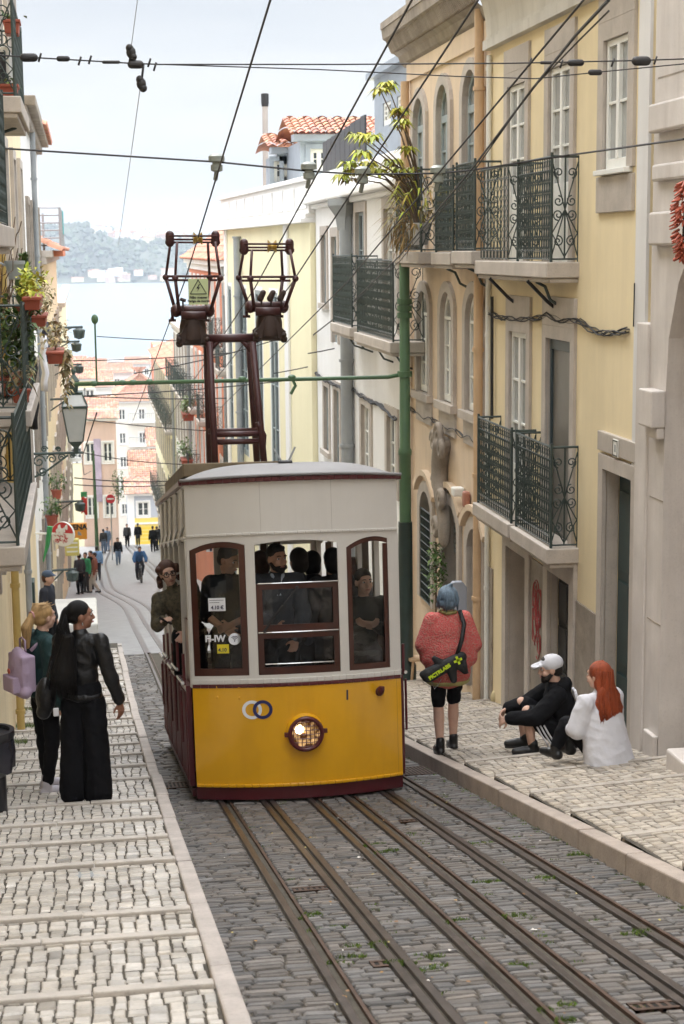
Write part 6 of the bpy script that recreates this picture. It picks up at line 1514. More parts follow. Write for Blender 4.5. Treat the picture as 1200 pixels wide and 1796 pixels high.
def hand(mb, wr, d, nrm, side, curl=.4, s=1.0):
    """palm, four unequal bent fingers and a thumb leaving the side of the palm"""
    d = V(d).normalized(); nrm = V(nrm); nrm = (nrm - d*nrm.dot(d)).normalized(); ac = d.cross(nrm) * side
    wr = V(wr); pc = wr + d*.05*s
    for k in (-1, 0, 1): mb.cap(wr + ac*.012*k*s, wr + d*.085*s + ac*.026*k*s, .016*s, .013*s, 8)
    for k, ln in ((-1.5, .075), (-.5, .084), (.5, .079), (1.5, .062)):
        b = wr + d*.09*s + ac*.0195*k*s; a1 = curl*.8; d1 = d*cos(a1) + nrm*sin(a1); d2 = d*cos(a1*2.1) + nrm*sin(a1*2.1)
        m_ = b + d1*ln*.55*s; e = m_ + d2*ln*.5*s; mb.cap(b, m_, .0095*s, .0088*s, 7); mb.cap(m_, e, .0088*s, .0075*s, 7)
    b = wr + d*.03*s - ac*.03*s; m_ = b + (d*.6 - ac*.7 + nrm*.25).normalized()*.038*s; e = m_ + (d*.9 - ac*.15 + nrm*.4).normalized()*.034*s
    mb.cap(b, m_, .0125*s, .0105*s, 7); mb.cap(m_, e, .0105*s, .0085*s, 7)
class Person:
    def __init__(s, label, loc, rz_=0, scale=1.0, pose=None, sk=SK_fair, head=(0, 0, 0), group=None, voxel=.0075, female=True, hands=None, build=1.0, far=False, feet=True):
        s.far = far; s.vx = .02 if far else voxel
        s.r = thing('person', loc, label, 'person', group, rz_, scale); s.J = {k: V(v) for k, v in JD.items()}
        for k, v in (pose or {}).items(): s.J[k] = V(v)
        J = s.J; s.H = Euler((head[1], head[2], head[0])).to_matrix(); s.hc = J['head']; mb = MB(); hp = s.hp; f = .92 if female else 1.0; s.f = f
        # head
        mb.ell(hp(0, -.012, .03), (.073, .093, .092), s.H, 16, 12); mb.ell(hp(0, .03, -.04), (.058, .06, .068), s.H); mb.ell(hp(0, .057, -.085), (.026, .024, .02), s.H)
        mb.ell(hp(0, .055, .03), (.058, .034, .05), s.H)
        mb.cap(hp(0, .086, .022), hp(0, .106, -.022), .010, .014, 8); mb.ell(hp(0, .092, -.03), (.019, .013, .009), s.H, 8, 6); mb.ell(hp(0, .083, -.056), (.023, .012, .010), s.H, 8, 6)
        for g in (-1, 1):
            mb.ell(hp(g*.074, -.008, -.002), (.011, .021, .031), s.H, 8, 6); mb.ell(hp(g*.038, .058, -.022), (.026, .026, .028), s.H, 8, 6)
            mb.ell(hp(g*.03, .080, .036), (.024, .012, .009), s.H, 8, 6)
        mb.cap(J['neck'], hp(0, -.02, -.055), .056*f, .05*f, 12); mb.cap(J['neck'] + V((0, 0, -.06)), J['neck'] + V((0, 0, .02)), .075*f, .055*f)
        # torso
        up = (J['neck'] - J['pelvis']).normalized(); sr = (J['shR'] - J['shL']).normalized(); fw = up.cross(sr) if True else V((0, 1, 0)); s.up, s.sr = up, sr
        M = Matrix((sr, sr.cross(up)*-1, up)).transposed(); s.M = M
        mb.ell(J['chest'], (.142*f, .098*f, .19), M, 16, 10); mb.ell(J['chest'].lerp(J['pelvis'], .55), (.118*f, .085*f, .17), M, 16, 10); mb.ell(J['pelvis'], (.148, .105, .13), M, 16, 10)
        mb.cap(J['shL'], J['shR'], .052*f, .052*f)
        for S in 'LR':
            sh, el, wr, hi, kn, an = (J[k+S] for k in ('sh', 'el', 'wr', 'hip', 'kn', 'an'))
            mb.cap(sh, el, .05*f, .039*f); mb.cap(el, wr, .04*f, .026*f); mb.cap(hi, kn, .08, .055); mb.cap(kn, kn.lerp(an, .35), .052, .056); mb.cap(kn.lerp(an, .3), an, .055, .034)
            hd, hn, cu = (hands or {}).get(S, ((wr - el), (-.2 if S == 'R' else .2, .5, 0), .45))
            if not far: hand(mb, wr, hd, hn, 1 if S == 'R' else -1, cu)
            else: mb.cap(wr, wr + V(hd).normalized()*.13, .034, .026, 8)
            if feet:
                tv = s.toe(S); mb.cap(an + V((0, -.03, -.045)), an + tv*.13 + V((0, 0, -.05)), .034, .028)
        s.body = blob(mb, 'body', sk, s.r, s.vx, 3 if not far else 2)
        if not far:
            for g in (-1, 1):
                e = MB(); e.ell(hp(g*.031, .079, .014), (.0145, .008, .0085), s.H, 10, 8); eo = e.build('eye', EYE_W, s.r, True, False)
                e = MB(); e.ell(hp(g*.031, .0845, .0145), (.0075, .0045, .0075), s.H, 10, 8); e.build('iris', EYE_D, eo, True, False)
                e = MB(); e.tube([hp(g*.014, .094, .036), hp(g*.03, .095, .042), hp(g*.05, .083, .036)], [.004, .0045, .003], 6); s.brow = e.build('eyebrow', H_dark, s.r, True, False)
            e = MB(); e.tube([hp(-.023, .088, -.056), hp(-.008, .0985, -.053), hp(0, .0985, -.055), hp(.008, .0985, -.053), hp(.023, .088, -.056)], [.003, .006, .0055, .006, .003], 8); e.build('lips', mat('lips', (.36, .13, .11), .4, .1, 5), s.r, True, False)
    def hp(s, x, y, z): return s.hc + s.H @ V((x, y, z))
    def toe(s, S):
        a = s.J['an'+S]; k = s.J['kn'+S]; d = V((0, 1, 0)); return d
    def part(s, name, m, fn, voxel=None, smooth=3, fold=1.0):
        mb = MB(); fn(mb, s.J); sd_ = V((U(0, 9), U(0, 9), U(0, 9)))
        def folds(me):
            if s.far: return
            nn = [v.normal.copy() for v in me.vertices]
            for v, n_ in zip(me.vertices, nn):
                q = V((v.co.x*7, v.co.y*7, v.co.z*10 + v.co.x*5)) + sd_
                k = noise.noise(q); v.co += n_ * ((.4 - abs(k))*.016 + noise.noise(q*2.3)*.003) * fold
        return blob(mb, name, m, s.r, voxel or (.022 if s.far else .0095), smooth, extra=folds)
    def top(s, name, m, pad=.018, hem=-.05, sleeve=1.0, loose=0., neck=True, wl=.12):
        f, M = s.f, s.M; fl = .95
        def fn(mb, J):
            c, p = J['chest'], J['pelvis']; u = s.up
            mb.ell(c, (.142*f+pad+loose, .098*f+pad+loose, .2), M, 16, 10); mb.ell(c.lerp(p, .55), (.12*f+pad+loose*1.3, .088*f+pad+loose*1.3, .2), M, 16, 10)
            e = p + u*(-hem if hem < 0 else -hem)
            mb.ell(p + u*.0, (.15+pad+loose, .108+pad+loose, max(.06, .06+hem)), M, 16, 10)
            mb.cap(J['shL'], J['shR'], .056*f+pad*.6, .056*f+pad*.6)
            if neck: mb.cap(J['neck'] - u*.05, J['neck'] + u*.012, .085*f, .064*f)
            for S in 'LR':
                sh, el, wr = J['sh'+S], J['el'+S], J['wr'+S]
                mb.cap(sh, el, .054*f+pad*.9, .043*f+pad*.9+loose*.6)
                if sleeve > .5: mb.cap(el, el.lerp(wr, min(1, (sleeve-.5)*2)), .043*f+pad*.9+loose*.6, .034*f+pad*.7+loose*.3)
        return s.part(name, m, fn)
    def legs(s, name, m, length=1.0, pad=.012, flare=0., seat=.02):
        def fn(mb, J):
            mb.ell(J['pelvis'], (.15+pad, .108+pad, .14), s.M, 16, 10)
            for S in 'LR':
                h, k, a = J['hip'+S], J['kn'+S], J['an'+S]; mb.cap(h, k if length >= .5 else h.lerp(k, length*2), .083+pad, .058+pad+flare*.5)
                if length > .5: e = k.lerp(a, (length-.5)*2); mb.cap(k, k.lerp(e, .4), .057+pad+flare*.5, .057+pad*.9+flare*.7); mb.cap(k.lerp(e, .4), e, .056+pad*.8+flare*.7, .042+pad*.6+flare)
        return s.part(name, m, fn)
    def shoes(s, m, boot=0., sole=None, names='shoe'):
        for S in 'LR':
            mb = MB(); a = s.J['an'+S]; t = s.toe(S); fl = V((0, 0, -.055))
            mb.cap(a + fl + V((0, -.035, .008)), a + fl + t*.07 + V((0, 0, .01)), .043, .043); mb.cap(a + fl + t*.07 + V((0, 0, .006)), a + fl + t*.15 + V((0, 0, -.0)), .043, .034); mb.cap(a + V((0, -.01, -.05)), a + V((0, -.01, .02 + boot)), .045, .045)
            o = blob(mb, names, m, s.r, .016 if s.far else .008, 2)
            if sole and not s.far:
                q = MB(); q.prism([tuple(a + fl + V((x, y, -.036))) for x, y in ((-.036, -.07), (.036, -.07), (.045, .08), (.03, .175), (-.03, .175), (-.045, .08))], (0, 0, .02)); q.build('sole', sole, o, world=False, bevel=.004)
    def hair(s, m, fn, strands=None, vox=None, name='hair'):
        mb = MB(); fn(mb, s.hp); o = blob(mb, name, m, s.r, vox or (.02 if s.far else .009), 2)
        if strands and not s.far:
            q = MB()
            for pts, r in strands: q.tube(pts, r, 4)
            q.build('strand', m, o, True, False)['kind'] = 'stuff'
        return o
def cap_hair(mb, hp, back=1.0, fringe=.0):
    mb.ell(hp(0, -.022, .045), (.082, .098, .094), None, 16, 12)
def short_hair(P, m, full=1.0):
    def fn(mb, hp): mb.ell(hp(0, -.02, .052), (.079, .094, .085), P.H, 16, 12); mb.ell(hp(0, -.05, .0), (.074, .062, .07), P.H); mb.ell(hp(0, .035, .098), (.06, .045, .03), P.H)
    return P.hair(m, fn)
def strands(P, n, top, pts_fn, r=.0035):
    out = []
    for i in range(n):
        q = pts_fn(i/n); out.append((q, [r*.6] + [r]*(len(q)-2) + [r*.3]))
    return out
black_cl = cloth('cloth_black_wool', (.006, .006, .0075), spec=.12); leather = mat('leather_black', (.007, .007, .008), .36, .3, 8, .55, 16, spec=.35, bdist=.03)
denim = cloth('denim_blue', (.11, .16, .25)); white_cl = cloth('shirt_white', (.60, .60, .64), .75, .05, 5, .5, 9); navy = cloth('coat_navy', (.014, .017, .028)); teal = cloth('top_teal', (.007, .035, .036))
shoe_b = mat('shoe_black', (.012, .012, .012), .4, .2, 9); shoe_g = mat('shoe_pale', (.46, .44, .48), .6, .1, 9)
def on_left(px, py): return cast(px, py, 1.80)
# ---- woman in the leather jacket, back to us, head turned to the tram
c = on_left(152, 1406); c.z = lz(c.x, c.y) + .02; LEATH = c.copy()
P = Person('woman in black leather jacket and wide trousers, long black ponytail, head turned', c, radians(-18), 1.01, dict(elR=(.25, -.04, 1.09), wrR=(.30, .02, .87), elL=(-.2, .05, 1.1), wrL=(-.2, .2, .98), anL=(-.1, .0, .085), anR=(.1, -.02, .085)), SK_brown, (radians(-62), radians(2), 0), hands={'R': ((.1, .12, -1), (-.8, .35, 0), .45)})
P.top('leather_jacket', leather, .022, -.07, .97)
def fn(mb, J):
    mb.ell(J['pelvis'] + V((0, 0, .02)), (.162, .118, .16), None, 16, 10)
    for g in (-1, 1): mb.cap((g*.085, 0, .85), (g*.10, 0, .45), .10, .105); mb.cap((g*.10, 0, .45), (g*.105, -.005, .10), .105, .115); mb.ell((g*.105, .0, .06), (.112, .13, .05))
P.part('wide_trousers', black_cl, fn, .012); P.shoes(shoe_b)
def fn(mb, hp):
    mb.ell(hp(0, -.02, .047), (.080, .098, .088), P.H, 16, 12); mb.ell(hp(0, -.055, -.0), (.074, .055, .06), P.H); mb.ell(hp(0, -.105, .05), (.04, .04, .04), P.H)
    a = hp(0, -.12, .04); q = [a, a + V((-.015, -.02, -.09)), V((-.10, -.10, 1.34)), V((-.10, -.14, 1.15)), V((-.095, -.14, 1.0))]
    for i, (r0, r1) in enumerate(((.035, .04), (.04, .055), (.055, .06), (.06, .04))): mb.cap(q[i], q[i+1], r0, r1)
    for dx in (-.09, -.05, .03): mb.cap(V((-.05 + dx*.3, -.13, 1.42)), V((-.08 + dx, -.14, 1.12)), .03, .045); mb.cap(V((-.08 + dx, -.14, 1.12)), V((-.09 + dx*1.1, -.13, .98)), .045, .012)
hst = []
for i in range(150):
    a = P.hp(U(-.03, .03), -.12, .05); x = U(-.2, .0); hst.append(([a, a + V((U(-.05, .03), U(-.06, .0), -.11)), V((x, -.165 + abs(x+.1)*.4, 1.31)), V((x*1.05, -.19 + abs(x+.1)*.35, 1.1)), V((x*1.1 + U(-.02, .02), -.17, U(.9, 1.02)))], [.003, .005, .006, .005, .002]))
P.hair(H_black, fn, hst)
mb = MB(); mb.tube([P.hp(.079, .0, -.035), P.hp(.08, .0, -.06)], .006, 6); mb.build('earring', K_chr, P.r, world=False)
# her shoulder bag and phone
bl = LEATH + V((-.30, .02, .80))
t = thing('shoulder_bag', bl, 'black leather shoulder bag hanging between the two women', 'bag'); mb = MB(); mb.ell((0, 0, .12), (.085, .13, .16)); mb.cap((-.02, .05, .0), (-.02, -.05, .0), .06, .06); blob(mb, 'pouch', leather, t, .01, 2)
mb = MB(); mb.tube([(0, .1, .2), (.05, .06, .42), (.11, 0, .56), (.06, -.1, .42), (0, -.1, .2)], .010, 6); mb.build('strap', leather, t, world=False)
mb = MB(); mb.box(.06, .105, -.16, -.14, -.01, .06); o = tag(mb.build('paper_pack', white_cl, bevel=.008), 'small white pack poking out of the black shoulder bag', 'pack'); o.location = bl
# ---- blonde woman with lilac backpack
c = on_left(84, 1386); c.z = lz(c.x, c.y) + .02
P = Person('blonde ponytailed woman in dark teal top and leggings beside the leather jacket', c, radians(-62), 1.0, dict(head=(0, .03, 1.565), elL=(-.2, .08, 1.1), wrL=(-.1, .25, 1.0), anL=(-.1, .05, .085), anR=(.1, -.05, .085)), SK_fair, (radians(8), radians(4), 0))
P.top('jumper', teal, .03, -.0, 1.0, .012); P.legs('leggings', black_cl, .94, .006); P.shoes(shoe_g, .0, shoe_g)
def fn(mb, hp):
    mb.ell(hp(0, -.02, .047), (.082, .1, .09), P.H, 16, 12); mb.ell(hp(0, -.05, -.005), (.077, .06, .06), P.H)
    a = hp(0, -.12, .04); mb.ell(a, (.04, .04, .035)); mb.cap(a, a + V((0, -.06, -.1)), .035, .05); mb.cap(a + V((0, -.06, -.1)), a + V((.01, -.06, -.26)), .05, .02)
hst = []
for i in range(50):
    a = P.hp(U(-.07, .07), U(-.02, .08), U(.07, .13)); b = P.hp(U(-.02, .02), -.13, .05); hst.append(([a, P.hp(U(-.07, .07), -.06, U(.09, .135)), b, b + V((U(-.04, .04), -.07, -.12)), b + V((U(-.04, .04), -.08, -.27))], [.002, .004, .004, .004, .001]))
P.hair(H_blond, fn, hst); mb = MB(); mb.tube([P.hp(.035*cos(k*pi/4), -.125, .045 + .035*sin(k*pi/4)) for k in range(8)], .009, 6, closed=True); mb.build('hair_tie', mat('tie_pink', (.5, .25, .25), .7, .1, 5), P.r, world=False)
lil = cloth('backpack_lilac', (.42, .32, .43), .75, .08, 5, .5, 10)
b0 = P.r.location + P.r.rotation_euler.to_matrix() @ V((0, -.125, .93))
t = thing('backpack', b0, 'lilac backpack with carry handle on the blonde woman', 'backpack', None, radians(-62))
mb = MB(); mb.ell((0, -.1, .2), (.145, .085, .215), None, 16, 12); mb.box(-.135, .135, -.14, -.01, .03, .35); mb.cap((-.1, -.1, .03), (.1, -.1, .03), .06, .06); blob(mb, 'main_bag', lil, t, .011, 4)
mb = MB(); mb.box(-.1, .1, -.215, -.12, .03, .17); blob(mb, 'front_pocket', lil, t, .01, 5)
mb = MB(); mb.tube([(-.05, -.06, .37), (-.05, -.06, .47), (0, -.06, .49), (.05, -.06, .47), (.05, -.06, .37)], .010, 6); mb.tube([(-.07, -.02, .38), (-.08, .1, .48), (-.1, .24, .45), (-.11, .26, .3), (-.1, .14, .08), (-.08, -.0, .05)], .016, 6); mb.tube([(.07, -.02, .38), (.09, .1, .48), (.11, .24, .45), (.12, .26, .3), (.1, .14, .08), (.08, -.0, .05)], .016, 6); mb.build('strap', lil, t, True, False)
mb = MB(); mb.lathe([(.024, -.006), (.024, .0)], (0.02, -.205, .22), 16, 'Y'); mb.build('badge', mat('badge_red', (.5, .1, .06), .5, .1, 5), t, world=False)

# ---- red sweater woman walking away
c = cast(785, 1299, 1.68); c.z = rz(c.x, c.y) + .01
P = Person('woman with blue grey bob in oversized coral knit jumper on the right pavement', c, radians(2), 1.0, dict(anL=(-.08, -.02, .085), anR=(.085, .10, .085), knL=(-.085, .03, .49), knR=(.085, .1, .5), elL=(-.25, -.02, 1.12), elR=(.26, -.02, 1.1), wrL=(-.22, .16, 1.02), wrR=(.24, .15, .95)), SK_fair, (0, radians(5), 0))
knit = bpy.data.materials.new('coral_knit'); nt, N_, L_, B_ = nodes_of(knit); B_.inputs['Roughness'].default_value = .9
tcn = N_.new('ShaderNodeTexCoord'); mpn = N_.new('ShaderNodeMapping'); mpn.inputs['Scale'].default_value = (1, .5, 1); L_.new(tcn.outputs['Object'], mpn.inputs[0]); wv = N_.new('ShaderNodeTexVoronoi'); wv.inputs['Scale'].default_value = 64; L_.new(mpn.outputs[0], wv.inputs[0])
rpn = N_.new('ShaderNodeValToRGB'); rpn.color_ramp.elements[0].color = (.56, .09, .085, 1); rpn.color_ramp.elements[1].color = (.50, .19, .15, 1); rpn.color_ramp.elements[0].position = .35; rpn.color_ramp.elements[1].position = .75; L_.new(wv.outputs[0], rpn.inputs[0]); L_.new(rpn.outputs[0], B_.inputs['Base Color'])
bpn = N_.new('ShaderNodeBump'); bpn.inputs['Strength'].default_value = .7; bpn.inputs['Distance'].default_value = .012; L_.new(wv.outputs[0], bpn.inputs['Height']); L_.new(bpn.outputs[0], B_.inputs['Normal'])
def fn(mb, J):
    mb.ell((0, -.0, 1.2), (.21, .145, .26), None, 16, 10); mb.ell((0, -.01, 1.0), (.245, .165, .34), None, 18, 10); mb.ell((0, -.005, .83), (.235, .165, .16), None, 18, 10); mb.cap((-.15, 0, 1.36), (.15, 0, 1.36), .075, .075); mb.cap((0, -.01, 1.36), (0, -.01, 1.41), .08, .066)
    for g in (-1, 1):
        sh, el, wr = (J['shL'], J['elL'], J['wrL']) if g < 0 else (J['shR'], J['elR'], J['wrR']); mb.cap(sh, el, .08, .085); mb.cap(el, wr, .085, .05); mb.cap(sh + V((-g*.03, 0, -.1)), el + V((-g*.06, 0, -.12)), .1, .10)
jm = P.part('jumper', knit, fn, .012, 9, .2)
grn = cloth('knit_trim_olive', (.34, .30, .11))
def fn(mb, J): mb.ell((0, -.005, .745), (.222, .158, .05), None, 20, 8)
P.part('jumper_hem', grn, fn, .012, 2)
def fn(mb, J): mb.tube([(.074*cos(k*pi/8), -.012 + .07*sin(k*pi/8), 1.435 - .006*sin(k*pi/8)) for k in range(16)], .018, 8, closed=True)
P.part('jumper_collar', grn, fn, .008, 2)
P.legs('cycle_shorts', black_cl, .46, .01); P.shoes(shoe_b, .04, shoe_b, 'boot')
def fn(mb, hp): mb.ell(hp(0, -.02, .04), (.098, .108, .10), P.H, 16, 12); mb.ell(hp(0, -.035, -.03), (.104, .095, .07), P.H, 16, 12); mb.cap(hp(-.085, -.01, -.05), hp(-.088, .02, -.075), .03, .022); mb.cap(hp(.085, -.01, -.05), hp(.088, .02, -.075), .03, .022); mb.cap(hp(.01, -.03, .13), hp(.03, -.06, .165), .03, .01)
hst = []
for i in range(70):
    a = U(.6, 2*pi-.6) + pi/2; hst.append(([P.hp(.02*cos(a), -.02 + .02*sin(a), .143), P.hp(.085*cos(a), -.02 + .095*sin(a), .08), P.hp(.106*cos(a), -.025 + .108*sin(a), .0), P.hp(.10*cos(a), -.03 + .1*sin(a), U(-.11, -.07))], [.003, .005, .005, .002]))
P.hair(H_blue, fn, hst)
# crossbody bag shaped like a splat, with neon lettering
bp_ = c + V((-.02, -.235, .93)); t = thing('crossbody_bag', bp_, 'black star shaped crossbody bag with neon yellow lettering on the coral jumper', 'bag')
mb = MB(); mb.cap((-.22, .0, -.06), (.1, 0, .1), .075, .06); mb.cap((.0, 0, .02), (.03, 0, -.12), .06, .035); mb.cap((-.08, 0, .03), (-.16, 0, .1), .055, .03); mb.cap((.06, 0, .05), (.14, 0, -.04), .05, .03); mb.cap((-.2, 0, -.06), (-.27, 0, -.05), .06, .04)
for i in range(len(mb.v)): v = mb.v[i]; mb.v[i] = (v[0], v[1]*.6, v[2])
blob(mb, 'pouch', cloth('bag_black', (.012, .013, .013), .6), t, .008, 2)
mb = MB(); mb.tube([(.06, .0, .12), (.11, .01, .27), (.14, .04, .42), (.12, .14, .53)], .022, 6); mb.tube([(.12, .0, .1), (.15, .0, -.06)], .028, 6); mb.build('strap', MATS['bag_black'], t, True, False)
neon = mat('neon_yellow', (.62, .8, .02), .5, .05, 5)
mb = text_mb('PICTRLABS', .05, V((-.12, -.05, -.02)), (1, 0, .62), (-.62, 0, 1), .001, bold=.003); mb.build('lettering', neon, t, False, False)
mb = MB(); u, w_ = V((.8, 0, .35)).normalized(), V((-.35, 0, .8)).normalized(); o_ = V((.06, -.046, .085))
for a, b in ((u, w_), (w_, u)): mb.hexa([o_ - a*.042 - b*.012 + V((0, k, 0)) for k in (0,)] + [o_ + a*.042 - b*.012, o_ + a*.042 + b*.012, o_ - a*.042 + b*.012] + [q + V((0, -.004, 0)) for q in (o_ - a*.042 - b*.012, o_ + a*.042 - b*.012, o_ + a*.042 + b*.012, o_ - a*.042 + b*.012)])
mb.build('cross_mark', neon, t, False, False)
mb = MB(); mb.tube([(-.2, -.03, -.11), (-.17, -.04, -.19), (-.13, -.03, -.15), (-.1, -.04, -.09)], .004, 5); mb.build('chain', K_chr, t, False, False)
# small wooden stool beside the wall behind her
q = cast(738, 1192, 1.6); t = thing('stool', (q.x, q.y, rz(q.x, q.y)), 'small wooden stool by the green pole', 'stool'); mb = MB(); zz = rz(q.x, q.y)
M_wd = mat('pale_wood', (.48, .33, .2), .6, .15, 5, stretch=(1, 6, 1)); mb.box(q.x-.19, q.x+.19, q.y-.13, q.y+.13, zz+.33, zz+.37); mb.build('seat', M_wd, t, bevel=.006)
for a, b in ((-1, -1), (1, -1), (1, 1), (-1, 1)): mb = MB(); mb.tube([(q.x+a*.16, q.y+b*.1, zz), (q.x+a*.13, q.y+b*.08, zz+.33)], .022, 6); mb.build('leg', M_wd, t)

# ---- the pair sitting on the pavement
c = cast(992, 1297, 1.66); c.z = rz(c.x, c.y) + .01
SIT = dict(pelvis=(0, 0, .13), chest=(0, .06, .44), neck=(0, .09, .60), head=(0, .14, .745), shL=(-.17, .1, .55), shR=(.17, .1, .55), hipL=(-.09, .02, .12), hipR=(.09, .02, .12), knL=(-.13, .36, .40), knR=(.12, .38, .41), anL=(-.13, .32, .085), anR=(.12, .36, .085))
P = Person('bearded man in a white cap and black hoodie sitting on the pavement hugging his knees', c, radians(82), 1.06, dict(SIT, elL=(-.21, .30, .36), elR=(.2, .32, .38), wrL=(-.10, .52, .33), wrR=(.08, .52, .37)), SK_fair, (radians(-4), radians(-6), 0), hands={'L': ((.5, .7, -.45), (.6, -.3, -.6), .6), 'R': ((-.5, .6, -.3), (-.6, -.4, -.5), .6)}, female=False)
hood = cloth('hoodie_black', (.007, .007, .0085), .85, spec=.15)
P.top('hoodie', hood, .03, -.0, .96, .012)
def fn(mb, J): mb.cap(J['neck'] + V((-.06, -.05, .0)), J['neck'] + V((.06, -.05, .0)), .06, .06); mb.cap(J['neck'] + V((-.05, .04, -.02)), J['neck'] + V((.05, .04, -.02)), .045, .045); mb.ell(J['neck'] + V((0, -.09, -.0)), (.10, .05, .08))
P.part('hood', hood, fn); P.legs('shorts', black_cl, .44, .03); P.shoes(shoe_b, .0, shoe_b)
mb = MB()
for k in (-1, 0, 1): mb.tube([(-.205 + .0*k, .12 + .035*k, .05), (-.222, .17 + .035*k, .14), (-.226, .22 + .035*k, .22), (-.212, .26 + .034*k, .295)], .009, 5)
mb.build('stripe', white_cl, P.r, True, False)
short_hair(P, H_dark)
def fn(mb, hp): mb.ell(hp(0, .045, -.062), (.057, .052, .05), P.H); mb.ell(hp(0, .07, -.088), (.034, .03, .032), P.H); [mb.cap(hp(g*.06, .0, -.03), hp(g*.05, .045, -.07), .018, .025) for g in (-1, 1)]
P.hair(H_dark, fn, None, .007, 'beard')
def fn(mb, hp): mb.ell(hp(0, -.015, .062), (.089, .106, .082), P.H, 16, 12); mb.cap(hp(-.045, .09, .055), hp(.045, .09, .055), .016, .016); mb.cap(hp(-.035, .15, .04), hp(.035, .15, .04), .012, .012); mb.cap(hp(0, .09, .055), hp(0, .15, .042), .03, .026); mb.ell(hp(0, .12, .048), (.065, .06, .010), P.H)
P.hair(white_cl, fn, None, .007, 'cap')
Mr = P.M; bk = lambda x, z: P.J['chest'] + Mr @ V((x, -.148 - .0*z, z))
for tx, z, x_ in (('C', .05, -.09), ('CAS', .06, .0), ('CAS', -.04, .0)):
    o_ = bk(x_, z); text_mb(tx, .16 if tx == 'C' else .085, o_, Mr @ V((1, 0, 0)), Mr @ V((0, 0, 1)), .012, bold=.004).build('back_print', white_cl, P.r, False, False)
c = cast(1066, 1315, 1.62); c.z = rz(c.x, c.y) + .01
P = Person('red haired woman in a loose white shirt sitting on the right pavement', c, radians(28), 1.04, dict(SIT, head=(0, .12, .745), knL=(-.12, .36, .3), anL=(-.2, .42, .085), knR=(.16, .34, .3), anR=(-.02, .44, .085), elL=(-.24, .12, .33), elR=(.23, .16, .33), wrL=(-.12, .32, .26), wrR=(.1, .34, .26)), SK_fair, (radians(12), 0, 0))
def fn(mb, J):
    k0 = len(mb.v); mb.lathe([(.16, -.03), (.235, -.02), (.242, .03), (.232, .12), (.215, .24), (.2, .36), (.185, .46), (.15, .54), (.1, .58)], (0, -.03, 0), 24, sy=.74)
    for i in range(k0, len(mb.v)): v = mb.v[i]; mb.v[i] = (v[0], v[1] + .24*max(0, v[2]), v[2])
    mb.cap(J['shL'], J['shR'], .07, .07); mb.cap(J['neck'] - V((0, 0, .05)), J['neck'], .085, .066)
    for S in 'LR': mb.cap(J['sh'+S], J['el'+S], .082, .088); mb.cap(J['el'+S], J['wr'+S], .088, .05)
P.part('shirt', white_cl, fn, .0105, 5, .8); P.legs('trousers', black_cl, .95, .012); P.shoes(shoe_b)
def fn(mb, hp):
    mb.ell(hp(0, -.02, .045), (.088, .103, .095), P.H, 16, 12); mb.ell(hp(0, -.05, -.04), (.098, .075, .10), P.H, 16, 12); mb.ell(hp(0, -.085, -.15), (.135, .06, .13), P.H, 16, 12); mb.ell(hp(.01, -.12, -.27), (.15, .05, .10), P.H, 16, 12); mb.cap(hp(.12, -.06, -.2), hp(.15, -.08, -.32), .04, .03); mb.cap(hp(-.11, -.06, -.2), hp(-.12, -.1, -.3), .035, .02)
hst = []
for i in range(130):
    a = U(pi*.98, pi*2.02); k = U(.8, 1.05); w1 = U(-.02, .02); hst.append(([P.hp(.02*cos(a), -.02+.02*sin(a), .14), P.hp(.088*k*cos(a), -.02+.104*k*sin(a), .06), P.hp(.10*cos(a), -.05+.085*sin(a), -.06), P.hp(.138*cos(a)+w1, -.09+.068*sin(a), -.16), P.hp(.16*cos(a)-w1, -.12+.06*sin(a), -.27), P.hp(.155*cos(a)+w1, -.12+.055*sin(a), U(-.38, -.3))], [.003, .005, .006, .006, .005, .002]))
P.hair(H_red, fn, hst)
# ================================================================== PASSENGERS
random.seed(29)
def at_head(px, py, Y, hz=1.565, sc_=1.0, hx=0, hy=.01, rz_=pi):
    q = aY(px, py, Y); d = Matrix.Rotation(rz_, 3, 'Z') @ V((hx, hy, hz))*sc_; return q - d
charc = cloth('coat_charcoal', (.03, .034, .042), .8)
FP = dict(feet=False)
hd_ = (radians(24), radians(2), 0)
P = Person('bearded driver in a dark coat standing behind the open centre window of the funicular', at_head(486, 990, TY+.52), pi, 1.03, dict(elL=(-.21, .12, 1.1), wrL=(-.12, .30, .93), elR=(.2, .16, 1.1), wrR=(.06, .33, 1.06)), SK_tan, hd_, female=False, feet=False)
P.top('coat', charc, .026, .0, .97); P.legs('trousers', black_cl, 1.0, .014); short_hair(P, H_dark)
def fn(mb, hp): mb.ell(hp(0, .045, -.066), (.056, .05, .046), P.H); mb.ell(hp(0, .072, -.088), (.032, .028, .03), P.H); [mb.cap(hp(g*.062, .0, -.03), hp(g*.05, .045, -.07), .016, .022) for g in (-1, 1)]
P.hair(H_dark, fn, None, .007, 'beard')
mb = MB(); J = P.J
for g in (-1, 1): mb.tube([J['neck'] + V((g*.05, -.03, .035)), J['neck'] + V((g*.045, .06, .02)), J['neck'] + V((g*.012, .10, -.05)), J['neck'] + V((g*.01, .125, -.14))], .016, 6)
mb.build('shirt_collar', cloth('shirt_blue_white', (.42, .47, .55), .7), P.r, True, False)
P = Person('man in a black polo shirt behind the left front window of the funicular, looking down', at_head(401, 992, TY+.95), pi, 1.03, dict(elL=(-.2, .14, 1.1), wrL=(.02, .28, 1.05), elR=(.21, .1, 1.1), wrR=(.05, .26, 1.0)), SK_tan, (radians(48), radians(-14), 0), female=False, feet=False)
P.top('polo_shirt', black_cl, .022, .0, .5); P.legs('trousers', black_cl, 1.0, .014); short_hair(P, H_dark)
